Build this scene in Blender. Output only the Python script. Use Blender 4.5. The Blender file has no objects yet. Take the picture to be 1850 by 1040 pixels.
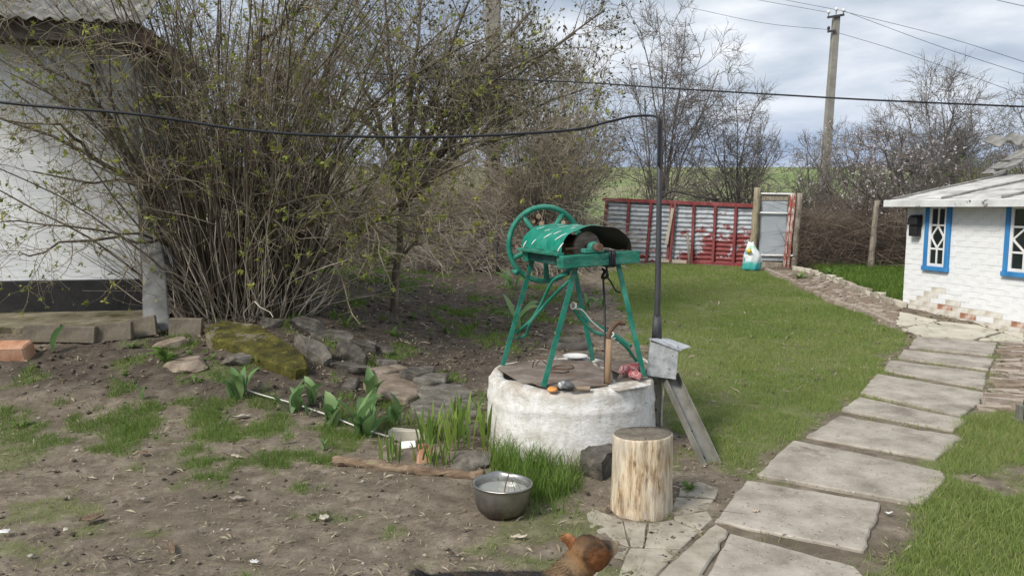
import bpy, bmesh, math, random
import numpy as np
from mathutils import Vector, Matrix, Euler

random.seed(7)
RNG = np.random.default_rng(7)
scene = bpy.context.scene
COL = scene.collection
R = math.radians

# ------------------------------------------------------------------ camera
CAM_Z, PITCH = 1.65, R(6.2)
cam = bpy.data.cameras.new('camera')
cam.lens, cam.sensor_width = 26.0, 36.0
cam.clip_start, cam.clip_end = 0.05, 6000
cam_ob = bpy.data.objects.new('camera', cam)
COL.objects.link(cam_ob)
cam_ob.location = (0, 0, CAM_Z)
cam_ob.rotation_euler = (R(90) - PITCH, 0, 0)
scene.camera = cam_ob
FPX = 1850 * 26 / 36

# ------------------------------------------------------------------ sky, sun, exposure
SUN_TO = Vector((-0.62, -0.55, 0.80)).normalized()       # towards the sun: behind the camera, on its left
SUN_EL = math.asin(SUN_TO.z)
SUN_AZ = math.atan2(SUN_TO.x, SUN_TO.y)
world = bpy.data.worlds.new('World')
scene.world = world
world.use_nodes = True


class N:
    """a small wrapper to write node trees"""
    def __init__(s, tree):
        s.t = tree
        tree.nodes.clear()

    def n(s, typ, **kw):
        nd = s.t.nodes.new(typ)
        for k, v in kw.items():
            setattr(nd, k, v)
        return nd

    def put(s, sock, v):
        if isinstance(v, bpy.types.NodeSocket):
            s.t.links.new(v, sock)
        elif v is not None:
            if isinstance(v, (tuple, list)) and len(v) == 3 and sock.type == 'RGBA':
                v = (*v, 1)
            sock.default_value = v

    def coord(s, which='Object', scale=(1, 1, 1), rot=(0, 0, 0), loc=(0, 0, 0)):
        tc = s.n('ShaderNodeTexCoord')
        mp = s.n('ShaderNodeMapping')
        s.t.links.new(tc.outputs[which], mp.inputs['Vector'])
        mp.inputs['Scale'].default_value = scale
        mp.inputs['Rotation'].default_value = rot
        mp.inputs['Location'].default_value = loc
        return mp.outputs[0]

    def noise(s, vec, scale, detail=5, rough=0.6, dist=0.0):
        nd = s.n('ShaderNodeTexNoise')
        s.put(nd.inputs['Vector'], vec)
        nd.inputs['Scale'].default_value = scale
        nd.inputs['Detail'].default_value = detail
        nd.inputs['Roughness'].default_value = rough
        nd.inputs['Distortion'].default_value = dist
        return nd.outputs['Fac']

    def voro(s, vec, scale, feature='DISTANCE_TO_EDGE', rnd=1.0):
        nd = s.n('ShaderNodeTexVoronoi', feature=feature)
        s.put(nd.inputs['Vector'], vec)
        nd.inputs['Scale'].default_value = scale
        nd.inputs['Randomness'].default_value = rnd
        return nd.outputs['Distance']

    def ramp(s, fac, stops, interp='LINEAR'):
        nd = s.n('ShaderNodeValToRGB')
        cr = nd.color_ramp
        cr.interpolation = interp
        while len(cr.elements) < len(stops):
            cr.elements.new(0.5)
        for e, (p, c) in zip(cr.elements, stops):
            e.position = p
            e.color = (c, c, c, 1) if isinstance(c, (int, float)) else (*c, 1)
        s.put(nd.inputs['Fac'], fac)
        return nd.outputs['Color']

    def mix(s, a, b, fac, mode='MIX'):
        nd = s.n('ShaderNodeMix', data_type='RGBA', blend_type=mode)
        s.put(nd.inputs['Factor'], fac)
        s.put(nd.inputs['A'] if False else nd.inputs[6], a)
        s.put(nd.inputs[7], b)
        return nd.outputs[2]

    def math(s, op, a, b=None, c=None, clamp=False):
        nd = s.n('ShaderNodeMath', operation=op, use_clamp=clamp)
        s.put(nd.inputs[0], a)
        s.put(nd.inputs[1], b)
        s.put(nd.inputs[2], c)
        return nd.outputs[0]

    def attr(s, name):
        return s.n('ShaderNodeAttribute', attribute_name=name).outputs['Fac']

    def sep(s, vec):
        nd = s.n('ShaderNodeSeparateXYZ')
        s.put(nd.inputs[0], vec)
        return nd.outputs

    def out(s, col, rough=0.8, metal=0.0, bump=None, bstr=0.3, bdist=0.01, spec=0.3, trans=0.0, extra=None):
        b = s.n('ShaderNodeBsdfPrincipled')
        s.put(b.inputs['Base Color'], col)
        s.put(b.inputs['Roughness'], rough)
        s.put(b.inputs['Metallic'], metal)
        b.inputs['Specular IOR Level'].default_value = spec
        if trans:
            b.inputs['Transmission Weight'].default_value = trans
        if bump is not None:
            bp = s.n('ShaderNodeBump')
            bp.inputs['Strength'].default_value = bstr
            bp.inputs['Distance'].default_value = bdist
            s.put(bp.inputs['Height'], bump)
            s.t.links.new(bp.outputs[0], b.inputs['Normal'])
        o = s.n('ShaderNodeOutputMaterial')
        sh = b.outputs[0]
        if extra:
            sh = extra(s, sh, col)
        s.t.links.new(sh, o.inputs['Surface'])
        return b


def build_sky():
    s = N(world.node_tree)
    sky = s.n('ShaderNodeTexSky', sky_type='NISHITA')
    sky.sun_disc = False
    sky.sun_elevation = SUN_EL
    sky.sun_rotation = SUN_AZ
    sky.air_density, sky.dust_density, sky.ozone_density = 1.0, 1.6, 1.0
    tc = s.n('ShaderNodeTexCoord').outputs['Generated']
    x, y, z = s.sep(tc)
    zc = s.math('MAXIMUM', z, 0.0)
    zz = s.math('ADD', zc, 0.16)
    comb = s.n('ShaderNodeCombineXYZ')
    s.put(comb.inputs[0], s.math('DIVIDE', x, zz))
    s.put(comb.inputs[1], s.math('DIVIDE', y, zz))
    comb.inputs[2].default_value = 3.7
    v = comb.outputs[0]
    big = s.noise(v, 1.15, 7, 0.50, 0.35)
    fine = s.noise(v, 2.6, 6, 0.55, 0.2)
    c = s.math('ADD', s.math('MULTIPLY', big, 0.74), s.math('MULTIPLY', fine, 0.26))
    # cloud bodies: blue grey undersides to white tops
    cloud = s.ramp(c, [(0.37, (2.3, 2.75, 3.5)), (0.45, (3.2, 3.65, 4.3)), (0.53, (4.4, 4.75, 5.2)), (0.62, (6.3, 6.4, 6.6))])
    # towards the horizon a dark blue rain bank, the same all the way round
    low = s.ramp(zc, [(0.0, 1.0), (0.06, 0.92), (0.16, 0.25), (0.26, 0.0)])
    bank = s.ramp(s.noise(v, 0.9, 4), [(0.35, (2.1, 2.75, 4.0)), (0.65, (3.4, 3.95, 4.8))])
    cloud = s.mix(cloud, bank, s.math('MULTIPLY', low, 0.85))
    cover = s.ramp(c, [(0.33, 0.92), (0.42, 1.0)])
    col = s.mix(sky.outputs[0], cloud, cover)
    bg = s.n('ShaderNodeBackground')
    s.put(bg.inputs['Color'], col)
    bg.inputs['Strength'].default_value = 0.14
    o = s.n('ShaderNodeOutputWorld')
    s.t.links.new(bg.outputs[0], o.inputs['Surface'])


build_sky()
sun = bpy.data.lights.new('sun', 'SUN')
sun.energy = 2.9
sun.angle = R(16)
sun.color = (1.0, 0.95, 0.87)
sun_ob = bpy.data.objects.new('sun', sun)
COL.objects.link(sun_ob)
sun_ob.rotation_euler = SUN_TO.to_track_quat('Z', 'Y').to_euler()
vs = scene.view_settings
vs.view_transform = 'Standard'
vs.look = 'None'
vs.exposure = 0.3
vs.gamma = 1.0
vs.use_curve_mapping = False
scene.cycles.max_bounces = 6
scene.cycles.diffuse_bounces = 3
scene.cycles.transparent_max_bounces = 6
scene.cycles.use_denoising = True

# ------------------------------------------------------------------ terrain, noise, pixels to points


def sm(t):
    t = np.clip(t, 0, 1)
    return t * t * (3 - 2 * t)


def H(x, y):
    """height of the land"""
    x = np.asarray(x, float)
    y = np.asarray(y, float)
    lawn = 0.35 * sm((y - 6) / 11)
    terr = 0.40 * sm((y - 5.15) / 2.0) * (1 - sm((x + 2.5) / 1.9)) * (1 - sm((y - 11) / 5))
    far = 0.066 * np.clip(y - 21, 0, 230)
    far = np.where(y > 21, far, 0) * sm((y - 21) / 12)
    return lawn + terr + far


def hz(x, y):
    return float(H(x, y))


def ray(u, v):
    x = (u - 925) / FPX
    y = (520 - v) / FPX
    return Vector((x, math.cos(PITCH) + y * math.sin(PITCH), -math.sin(PITCH) + y * math.cos(PITCH)))


def gz(u, v, dz=0.0):
    """the point of the land (raised by dz) that the photo shows at (u, v)"""
    d = ray(u, v)
    z = 0.0
    for _ in range(40):
        t = (z + dz - CAM_Z) / d.z
        z = 0.5 * z + 0.5 * hz(d.x * t, d.y * t)
    return Vector((d.x * t, d.y * t, z + dz))


def gp(u, v, z):
    d = ray(u, v)
    t = (z - CAM_Z) / d.z
    return Vector((d.x * t, d.y * t, z))


def at(u, v, Y):
    d = ray(u, v)
    t = Y / d.y
    return Vector((d.x * t, Y, CAM_Z + d.z * t))


def vp(u, v, P0, P1):
    """the point of the upright plane through P0, P1"""
    d = ray(u, v)
    nx, ny = -(P1[1] - P0[1]), P1[0] - P0[0]
    t = (P0[0] * nx + P0[1] * ny) / (d.x * nx + d.y * ny)
    return Vector((d.x * t, d.y * t, CAM_Z + d.z * t))


def vnoise(x, y, seed=0):
    xi = np.floor(x).astype(np.int64)
    yi = np.floor(y).astype(np.int64)
    xf, yf = x - xi, y - yi

    def h(a, b):
        n = (a * 374761393 + b * 668265263 + seed * 974634777) & 0x7fffffff
        n = ((n ^ (n >> 13)) * 1274126177) & 0x7fffffff
        return ((n ^ (n >> 16)) & 0xffff) / 65535.0
    u, w = xf * xf * (3 - 2 * xf), yf * yf * (3 - 2 * yf)
    a, b, c, d = h(xi, yi), h(xi + 1, yi), h(xi, yi + 1), h(xi + 1, yi + 1)
    return a + (b - a) * u + (c - a) * w + (a - b - c + d) * u * w


def fbm(x, y, scale=1.0, octv=4, seed=0):
    x = np.asarray(x, float) * scale
    y = np.asarray(y, float) * scale
    s, amp, tot = 0, 1.0, 0
    for o in range(octv):
        s = s + amp * vnoise(x + 37.1 * o, y - 11.7 * o, seed + o)
        tot += amp
        amp *= 0.55
        x, y = x * 2.03, y * 2.03
    return s / tot


def sdf(poly, x, y):
    """signed distance to a polygon, positive inside"""
    P = np.array([(p[0], p[1]) for p in poly])
    d = np.full(x.shape, 1e9)
    ins = np.zeros(x.shape, bool)
    for i in range(len(P)):
        a, b = P[i - 1], P[i]
        e = b - a
        t = np.clip(((x - a[0]) * e[0] + (y - a[1]) * e[1]) / (e @ e + 1e-12), 0, 1)
        d = np.minimum(d, np.hypot(x - a[0] - t * e[0], y - a[1] - t * e[1]))
        c = (a[1] > y) != (b[1] > y)
        with np.errstate(divide='ignore', invalid='ignore'):
            xx = a[0] + (y - a[1]) / (b[1] - a[1] if b[1] != a[1] else 1e-9) * e[0]
        ins ^= c & (x < xx)
    return np.where(ins, d, -d)


def px(*uv):
    return [gz(u, v) for u, v in uv]


LAWN = px((1070, 476), (1340, 482), (1400, 498), (1500, 548), (1590, 582), (1640, 612), (1600, 655), (1550, 705), (1510, 740),
          (1440, 790), (1370, 842), (1320, 845), (1270, 800), (1205, 770), (1195, 650), (1130, 600), (1110, 540), (1090, 500))
VERGE1 = px((1745, 765), (1790, 742), (1900, 735), (2000, 800), (2000, 870), (1850, 850), (1720, 850), (1690, 835))
VERGE2 = px((1680, 885), (1750, 880), (1830, 905), (2000, 940), (2000, 1150), (1640, 1150), (1605, 1020), (1630, 970), (1660, 925))
LUSH = px((1445, 478), (1560, 478), (1720, 488), (1720, 560), (1632, 552), (1580, 534), (1510, 505))
PATCH = px((40, 745), (200, 715), (400, 745), (600, 770), (690, 800), (650, 900), (560, 950), (400, 900), (200, 850), (60, 790))
PATCH2 = px((520, 860), (650, 850), (670, 930), (600, 1000), (500, 1010), (480, 930))
TUFT = px((885, 810), (960, 800), (1040, 835), (1055, 880), (1000, 912), (930, 895), (880, 850))
SOIL = px((-200, 610), (0, 640), (260, 590), (560, 560), (560, 470), (700, 455), (950, 470), (1090, 520), (1040, 610), (900, 690), (840, 730),
          (700, 760), (450, 730), (250, 720), (-200, 690))
BACKYARD = px((1085, 480), (1050, 520), (1085, 590), (1060, 480))


def masks(x, y):
    """grass cover and dark damp soil at the points (x, y), 0..1"""
    n1 = fbm(x, y, 1.7, 4, 3) - 0.5
    n2 = fbm(x, y, 5.0, 3, 9) - 0.5
    near = y < 25
    xs, ys = np.where(near, x, 0), np.where(near, y, 0)

    def soft(poly, w, a1=0.5, a2=0.25):
        return sm((sdf(poly, xs, ys) + a1 * n1 + a2 * n2) / w + 0.5)
    g = soft(LAWN, 0.22, 0.4, 0.25) * np.clip(0.92 + 0.9 * (n1 + n2) * 0.8, 0.25, 1)
    g = np.maximum(g, soft(VERGE1, 0.2))
    g = np.maximum(g, soft(VERGE2, 0.2))
    g = np.maximum(g, soft(LUSH, 0.15, 0.2, 0.1))
    p = soft(PATCH, 0.5, 0.6, 0.3)
    q = soft(PATCH2, 0.3, 0.5, 0.3)
    clump = sm((n1 + 1.1 * n2 + 0.08) / 0.26)
    g = np.maximum(g, np.maximum(p, q) * clump * 0.75)
    g = np.maximum(g, soft(TUFT, 0.12, 0.1, 0.1))
    # straggling grass on the bare yard
    g = np.maximum(g, 0.55 * sm((n1 + 1.2 * n2 - 0.08) / 0.15) * (ys < 6.5) * near)
    g = np.where(near, g, 1)
    s = soft(SOIL, 0.5, 0.6, 0.3)
    g = np.maximum(g, 0.6 * s * sm((n1 + 1.3 * n2 - 0.17) / 0.10))
    return g, np.where(near, s, 0)


# ------------------------------------------------------------------ mesh helpers


def link(name, me, mat=None, parent=None, local=False):
    o = bpy.data.objects.new(name, me)
    COL.objects.link(o)
    if mat is not None:
        for m in (mat if isinstance(mat, (list, tuple)) else [mat]):
            me.materials.append(m)
    if parent is not None:
        o.parent = parent
        # parts are modelled where they stand; the parent chain holds only translations
        off = Vector((0, 0, 0))
        p = parent
        while p is not None:
            off += p.location
            p = p.parent
        if not local:
            o.location = -off
    return o


def tag(o, label=None, cat=None, group=None, kind=None):
    if label:
        o['label'] = label
    if cat:
        o['category'] = cat
    if group:
        o['group'] = group
    if kind:
        o['kind'] = kind
    return o


def thing(name, label, cat, loc=(0, 0, 0), group=None, kind=None):
    o = bpy.data.objects.new(name, None)
    o.empty_display_size = 0.1
    COL.objects.link(o)
    o.location = loc
    return tag(o, label, cat, group, kind)


def np_mesh(name, V, F, smooth=False, attrs=None):
    """V (n,3), F (m,3|4) arrays"""
    me = bpy.data.meshes.new(name)
    V = np.ascontiguousarray(V, np.float32)
    F = np.ascontiguousarray(F, np.int32)
    k = F.shape[1]
    me.vertices.add(len(V))
    me.vertices.foreach_set('co', V.ravel())
    me.loops.add(F.size)
    me.loops.foreach_set('vertex_index', F.ravel())
    me.polygons.add(len(F))
    me.polygons.foreach_set('loop_start', np.arange(0, F.size, k, dtype=np.int32))
    if smooth:
        me.polygons.foreach_set('use_smooth', np.ones(len(F), bool))
    for an, av in (attrs or {}).items():
        a = me.attributes.new(an, 'FLOAT', 'POINT')
        a.data.foreach_set('value', np.ascontiguousarray(av, np.float32))
    me.update(calc_edges=True)
    return me


class MB:
    """collects shapes and links them as ONE mesh object"""
    def __init__(s):
        s.v, s.f = [], []

    def add(s, vs_, fs):
        b = len(s.v)
        s.v += [tuple(v) for v in vs_]
        s.f += [tuple(i + b for i in f) for f in fs]
        return s

    def box(s, c, size, rot=None):
        M = rot.to_matrix() if isinstance(rot, Euler) else (rot if rot is not None else Matrix.Identity(3))
        c = Vector(c)
        hx, hy, hz_ = size[0] / 2, size[1] / 2, size[2] / 2
        vs_ = [c + M @ Vector((sx * hx, sy * hy, sz * hz_)) for sx in (-1, 1) for sy in (-1, 1) for sz in (-1, 1)]
        return s.add(vs_, [(0, 1, 3, 2), (4, 6, 7, 5), (0, 4, 5, 1), (2, 3, 7, 6), (0, 2, 6, 4), (1, 5, 7, 3)])

    def bar(s, a, b, w, h, up=(0, 0, 1)):
        """a straight square bar from a to b"""
        a, b = Vector(a), Vector(b)
        d = (b - a)
        L = d.length
        d.normalize()
        sd = d.cross(Vector(up))
        if sd.length < 1e-4:
            sd = Vector((1, 0, 0))
        sd.normalize()
        u = sd.cross(d).normalized()
        return s.box((a + b) / 2, (w, L, h), Matrix((sd, d, u)).transposed())

    def tube(s, pts, r, n=8, caps=True):
        pts = [Vector(p) for p in pts]
        rs = r if isinstance(r, (list, tuple)) else [r] * len(pts)
        ring, prev = [], None
        for i, p in enumerate(pts):
            d = (pts[min(i + 1, len(pts) - 1)] - pts[max(i - 1, 0)]).normalized()
            a = prev if prev is not None else (Vector((0, 0, 1)) if abs(d.z) < 0.9 else Vector((1, 0, 0)))
            e1 = (a - d * a.dot(d)).normalized()
            prev = e1
            e2 = d.cross(e1)
            ring.append([p + (e1 * math.cos(2 * math.pi * k / n) + e2 * math.sin(2 * math.pi * k / n)) * rs[i] for k in range(n)])
        vs_ = [q for rg in ring for q in rg]
        fs = [(i * n + k, i * n + (k + 1) % n, (i + 1) * n + (k + 1) % n, (i + 1) * n + k) for i in range(len(pts) - 1) for k in range(n)]
        if caps:
            fs += [tuple(range(n - 1, -1, -1)), tuple((len(pts) - 1) * n + k for k in range(n))]
        return s.add(vs_, fs)

    def lathe(s, prof, n=32, c=(0, 0, 0), axis=None, wob=None):
        """profile of (radius, height) about an axis through c"""
        c = Vector(c)
        ax = Vector(axis).normalized() if axis is not None else Vector((0, 0, 1))
        e1 = ax.orthogonal().normalized() if axis is not None else Vector((1, 0, 0))
        e2 = ax.cross(e1)
        vs_, fs = [], []
        for j, (r, h) in enumerate(prof):
            for k in range(n):
                a = 2 * math.pi * k / n
                rr, hh = (r, h) if wob is None else wob(r, h, a)
                vs_.append(c + (e1 * math.cos(a) + e2 * math.sin(a)) * rr + ax * hh)
        for j in range(len(prof) - 1):
            for k in range(n):
                fs.append((j * n + k, j * n + (k + 1) % n, (j + 1) * n + (k + 1) % n, (j + 1) * n + k))
        return s.add(vs_, fs)

    def prism(s, poly, z0, z1, cap_bottom=True):
        """poly of points (x, y[, dz]) from z0 up to z1"""
        n = len(poly)
        lo = [(p[0], p[1], z0) for p in poly]
        hi = [(p[0], p[1], z1 + (p[2] if len(p) > 2 else 0)) for p in poly]
        fs = [(k, (k + 1) % n, n + (k + 1) % n, n + k) for k in range(n)] + [tuple(range(n, 2 * n))]
        if cap_bottom:
            fs.append(tuple(range(n - 1, -1, -1)))
        return s.add(lo + hi, fs)

    def build(s, name, mat, parent=None, smooth=False, bevel=0, seg=1, fix=True, local=False):
        me = bpy.data.meshes.new(name)
        me.from_pydata(s.v, [], s.f)
        if fix:
            bm = bmesh.new()
            bm.from_mesh(me)
            bmesh.ops.recalc_face_normals(bm, faces=bm.faces)
            bm.to_mesh(me)
            bm.free()
        if smooth:
            me.polygons.foreach_set('use_smooth', [True] * len(me.polygons))
        me.update()
        o = link(name, me, mat, parent, local)
        if bevel:
            b = o.modifiers.new('bevel', 'BEVEL')
            b.width, b.segments, b.limit_method = bevel, seg, 'ANGLE'
            b.harden_normals = False
        return o


def arc_pts(pts, n=24):
    """a smooth curve (Catmull-Rom) through the points"""
    P = [Vector(p) for p in pts]
    P = [P[0] * 2 - P[1]] + P + [P[-1] * 2 - P[-2]]
    out = []
    segs = len(P) - 3
    per = max(2, n // segs)
    for i in range(segs):
        p0, p1, p2, p3 = P[i:i + 4]
        for j in range(per):
            t = j / per
            out.append(0.5 * ((2 * p1) + (p2 - p0) * t + (2 * p0 - 5 * p1 + 4 * p2 - p3) * t * t + (3 * p1 - p0 - 3 * p2 + p3) * t ** 3))
    out.append(P[-2])
    return out


def tubes(P, rad, n=3):
    """many polylines at once: P (N,K,3), rad (N,K) -> V, F"""
    Nn, K, _ = P.shape
    D = np.gradient(P, axis=1)
    D /= np.linalg.norm(D, axis=2, keepdims=True) + 1e-9
    ref = np.where(np.abs(D[:, :1, 2:3]) < 0.8, np.array([[[0, 0, 1.0]]]), np.array([[[1.0, 0.3, 0]]]))
    e1 = np.cross(D, np.broadcast_to(ref, D.shape))
    e1 /= np.linalg.norm(e1, axis=2, keepdims=True) + 1e-9
    e2 = np.cross(D, e1)
    a = np.arange(n) * 2 * np.pi / n
    V = P[:, :, None, :] + rad[:, :, None, None] * (e1[:, :, None, :] * np.cos(a)[None, None, :, None] + e2[:, :, None, :] * np.sin(a)[None, None, :, None])
    V = V.reshape(-1, 3)
    base = (np.arange(Nn)[:, None, None] * K + np.arange(K - 1)[None, :, None]) * n
    k = np.arange(n)[None, None, :]
    k2 = (k + 1) % n
    F = np.stack([base + k, base + k2, base + n + k2, base + n + k], -1).reshape(-1, 4)
    return V, F


def unit(v):
    return v / (np.linalg.norm(v, axis=-1, keepdims=True) + 1e-9)


def grow(P, rad, per, length, angle, K=4, up=0.2, wander=0.12, tmin=0.15, tmax=1.0, rr=0.55, rmin=0.0015, rng=RNG, taper=0.35, droop=0.0):
    """children shoots along parent polylines"""
    Nn, KK, _ = P.shape
    M = Nn * per
    idx = np.repeat(np.arange(Nn), per)
    t = tmin + (tmax - tmin) * rng.random(M) ** 0.8
    f = t * (KK - 1)
    i = np.clip(f.astype(int), 0, KK - 2)
    w = (f - i)[:, None]
    p0 = P[idx, i] * (1 - w) + P[idx, i + 1] * w
    d = unit(P[idx, i + 1] - P[idx, i])
    r0 = rad[idx, i] * (1 - w[:, 0]) + rad[idx, i + 1] * w[:, 0]
    rnd = unit(rng.normal(size=(M, 3)))
    side = unit(rnd - d * (rnd * d).sum(1, keepdims=True))
    ang = R(angle[0]) + (R(angle[1]) - R(angle[0])) * rng.random(M)
    d = unit(d * np.cos(ang)[:, None] + side * np.sin(ang)[:, None])
    L = (length[0] + (length[1] - length[0]) * rng.random(M)) * (1.1 - 0.5 * t)
    Q = np.zeros((M, K, 3))
    Q[:, 0] = p0
    cur = d
    for k in range(1, K):
        cur = unit(cur + rng.normal(size=(M, 3)) * wander + np.array([0, 0, up - droop * k / K]))
        Q[:, k] = Q[:, k - 1] + cur * (L / (K - 1))[:, None]
    rs = np.maximum(r0 * rr, rmin)[:, None] * np.linspace(1, taper, K)[None, :]
    return Q, np.maximum(rs, rmin * 0.6)


def stems_from(starts, dirs, lens, K, wander, up, r0, taper=0.25, rng=RNG, bend=None):
    M = len(starts)
    Q = np.zeros((M, K, 3))
    Q[:, 0] = starts
    cur = unit(np.array(dirs, float))
    for k in range(1, K):
        cur = unit(cur + rng.normal(size=(M, 3)) * wander + np.array([0, 0, up]) + (0 if bend is None else bend * k / K))
        Q[:, k] = Q[:, k - 1] + cur * (np.asarray(lens) / (K - 1))[:, None]
    return Q, np.asarray(r0)[:, None] * np.linspace(1, taper, K)[None, :]


def join(parts):
    V, F, A, b = [], [], [], 0
    for i, (v, f) in enumerate(parts):
        V.append(v)
        F.append(f + b)
        b += len(v)
    return np.concatenate(V), np.concatenate(F)


def leaves(P, D, size, per=5, spread=0.9, wid=0.3, rng=RNG):
    """clusters of small folded leaves at points P looking along D"""
    M = len(P)
    idx = np.repeat(np.arange(M), per)
    d = unit(D[idx] * 0.8 + rng.normal(size=(M * per, 3)) * spread)
    s = unit(np.cross(d, rng.normal(size=(M * per, 3))))
    nrm = np.cross(d, s)
    L = (size[0] + (size[1] - size[0]) * rng.random(M))[idx] * (0.6 + 0.5 * rng.random(M * per))
    L = L[:, None]
    p = P[idx]
    V = np.stack([p, p + d * L * 0.5 + s * L * wid + nrm * L * 0.08, p + d * L, p + d * L * 0.5 - s * L * wid + nrm * L * 0.08], 1).reshape(-1, 3)
    F = np.arange(M * per * 4).reshape(-1, 4)
    return V, F, np.repeat(np.repeat(rng.random(M), per), 4)


def blades(x, y, h, w, lean, rng, z=None, seg=1):
    """grass blades standing on the land"""
    n = len(x)
    z = H(x, y) if z is None else z
    a = rng.random(n) * 2 * np.pi
    b = rng.random(n) * 2 * np.pi
    l = lean * (0.3 + rng.random(n)) * h
    sx, sy = np.cos(a) * w / 2, np.sin(a) * w / 2
    lx, ly = np.cos(b) * l, np.sin(b) * l
    rnd = rng.random(n)
    if seg == 1:
        V = np.stack([np.stack([x - sx, y - sy, z - 0.005], -1), np.stack([x + sx, y + sy, z - 0.005], -1), np.stack([x + lx, y + ly, z + h], -1)], 1)
        F = np.arange(n * 3).reshape(-1, 3)
        return V.reshape(-1, 3), F, np.repeat(rnd, 3)
    m1 = np.stack([x - sx * 0.9 + lx * 0.3, y - sy * 0.9 + ly * 0.3, z + h * 0.55], -1)
    m2 = np.stack([x + sx * 0.9 + lx * 0.3, y + sy * 0.9 + ly * 0.3, z + h * 0.55], -1)
    V = np.stack([np.stack([x - sx, y - sy, z - 0.005], -1), np.stack([x + sx, y + sy, z - 0.005], -1), m2, m1,
                  np.stack([x + lx, y + ly, z + h], -1)], 1)
    o = np.arange(n)[:, None] * 5
    F = np.concatenate([o + np.array([[0, 1, 2]]), o + np.array([[0, 2, 3]]), o + np.array([[3, 2, 4]])])
    return V.reshape(-1, 3), F, np.repeat(rnd, 5)


def stone_mesh(size, seed, facets=10, lo=0.55, hi=0.85, sub=4, rough=0.028):
    rng = np.random.default_rng(seed)
    bm = bmesh.new()
    bmesh.ops.create_icosphere(bm, subdivisions=sub, radius=1)
    V = np.array([v.co[:] for v in bm.verts])
    for _ in range(facets):
        n = unit(rng.normal(size=3))
        n[2] *= 0.6
        n = unit(n)
        d = lo + (hi - lo) * rng.random()
        e = V @ n - d
        V -= np.where(e > 0, e, 0)[:, None] * n[None, :]
    V[:, 2] = np.clip(V[:, 2], -0.42, 0.42 + 0.08 * V[:, 0] - 0.05 * V[:, 1])
    V += rng.normal(size=V.shape) * rough * 0.3
    V += (vnoise(V[:, 0] * 4 + 9, V[:, 1] * 4 + V[:, 2] * 3, seed)[:, None] - 0.5) * rough * 3 * unit(V)
    V = V * np.array(size) / 2 / np.array([0.74, 0.74, 0.42])
    for v, c in zip(bm.verts, V):
        v.co = c
    me = bpy.data.meshes.new('stone')
    bm.to_mesh(me)
    bm.free()
    me.polygons.foreach_set('use_smooth', [True] * len(me.polygons))
    me.set_sharp_from_angle(angle=R(38))
    return me


# ------------------------------------------------------------------ materials


def new_mat(name):
    m = bpy.data.materials.new(name)
    m.use_nodes = True
    return m, N(m.node_tree)


def simple(name, stops, scale=6.0, rough=0.8, metal=0.0, bump=0.3, bdist=0.01, bscale=None, stretch=(1, 1, 1), spot=None, spec=0.3, detail=6, coord='Object', dist=0.0):
    """noise colours between the stops, optional spots (scale, threshold, colour), bump"""
    m, s = new_mat(name)
    v = s.coord(coord, stretch)
    n = s.noise(v, scale, detail, 0.62, dist)
    col = s.ramp(n, stops)
    if spot:
        for (sc, th, c, wd) in spot:
            k = s.ramp(s.noise(v, sc, 6, 0.65), [(th, 0.0), (th + wd, 1.0)])
            col = s.mix(col, c, k)
    b = s.noise(v, bscale or scale * 5, 5, 0.7)
    s.out(col, rough, metal, b, bump, bdist, spec)
    return m


def leafy(name, stops, attr='rnd', rough=0.55, trans=0.35):
    m, s = new_mat(name)
    col = s.ramp(s.attr(attr), stops)

    def ex(s, sh, col):
        t = s.n('ShaderNodeBsdfTranslucent')
        s.put(t.inputs['Color'], col)
        mx = s.n('ShaderNodeMixShader')
        mx.inputs[0].default_value = trans
        s.t.links.new(sh, mx.inputs[1])
        s.t.links.new(t.outputs[0], mx.inputs[2])
        return mx.outputs[0]
    s.out(col, rough, spec=0.25, extra=ex)
    return m


M = {}
M['grass'] = leafy('grass', [(0.0, (0.165, 0.235, 0.060)), (0.5, (0.255, 0.34, 0.095)), (0.78, (0.34, 0.40, 0.14)), (0.92, (0.40, 0.38, 0.18)), (1.0, (0.46, 0.40, 0.25))], trans=0.5)
M['lush_grass'] = leafy('lush_grass', [(0.0, (0.085, 0.155, 0.026)), (0.6, (0.14, 0.23, 0.042)), (1.0, (0.21, 0.285, 0.07))])
M['straw'] = leafy('straw', [(0.0, (0.20, 0.16, 0.10)), (0.6, (0.33, 0.27, 0.18)), (1.0, (0.50, 0.44, 0.33))], trans=0.15)
M['bush_leaf'] = leafy('bush_leaf', [(0.0, (0.17, 0.20, 0.045)), (0.6, (0.28, 0.31, 0.07)), (1.0, (0.42, 0.42, 0.11))])
M['tulip_leaf'] = leafy('tulip_leaf', [(0.0, (0.12, 0.22, 0.085)), (0.6, (0.18, 0.30, 0.115)), (1.0, (0.28, 0.38, 0.16))], rough=0.42)
M['iris_leaf'] = leafy('iris_leaf', [(0.0, (0.11, 0.20, 0.045)), (0.6, (0.19, 0.29, 0.06)), (1.0, (0.32, 0.38, 0.09))], rough=0.45)
M['weed_leaf'] = leafy('weed_leaf', [(0.0, (0.09, 0.16, 0.04)), (0.6, (0.14, 0.23, 0.055)), (1.0, (0.21, 0.29, 0.08))])
M['blossom'] = leafy('blossom', [(0.0, (0.55, 0.46, 0.46)), (1.0, (0.80, 0.76, 0.76))], trans=0.3)
M['bud'] = leafy('bud', [(0.0, (0.075, 0.07, 0.05)), (0.6, (0.13, 0.125, 0.07)), (1.0, (0.22, 0.23, 0.08))], trans=0.1)


def bark(name, stops, spot=None):
    return simple(name, stops, 9, 0.9, bump=0.5, bdist=0.006, stretch=(1, 1, 0.35), spot=spot)


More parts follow.
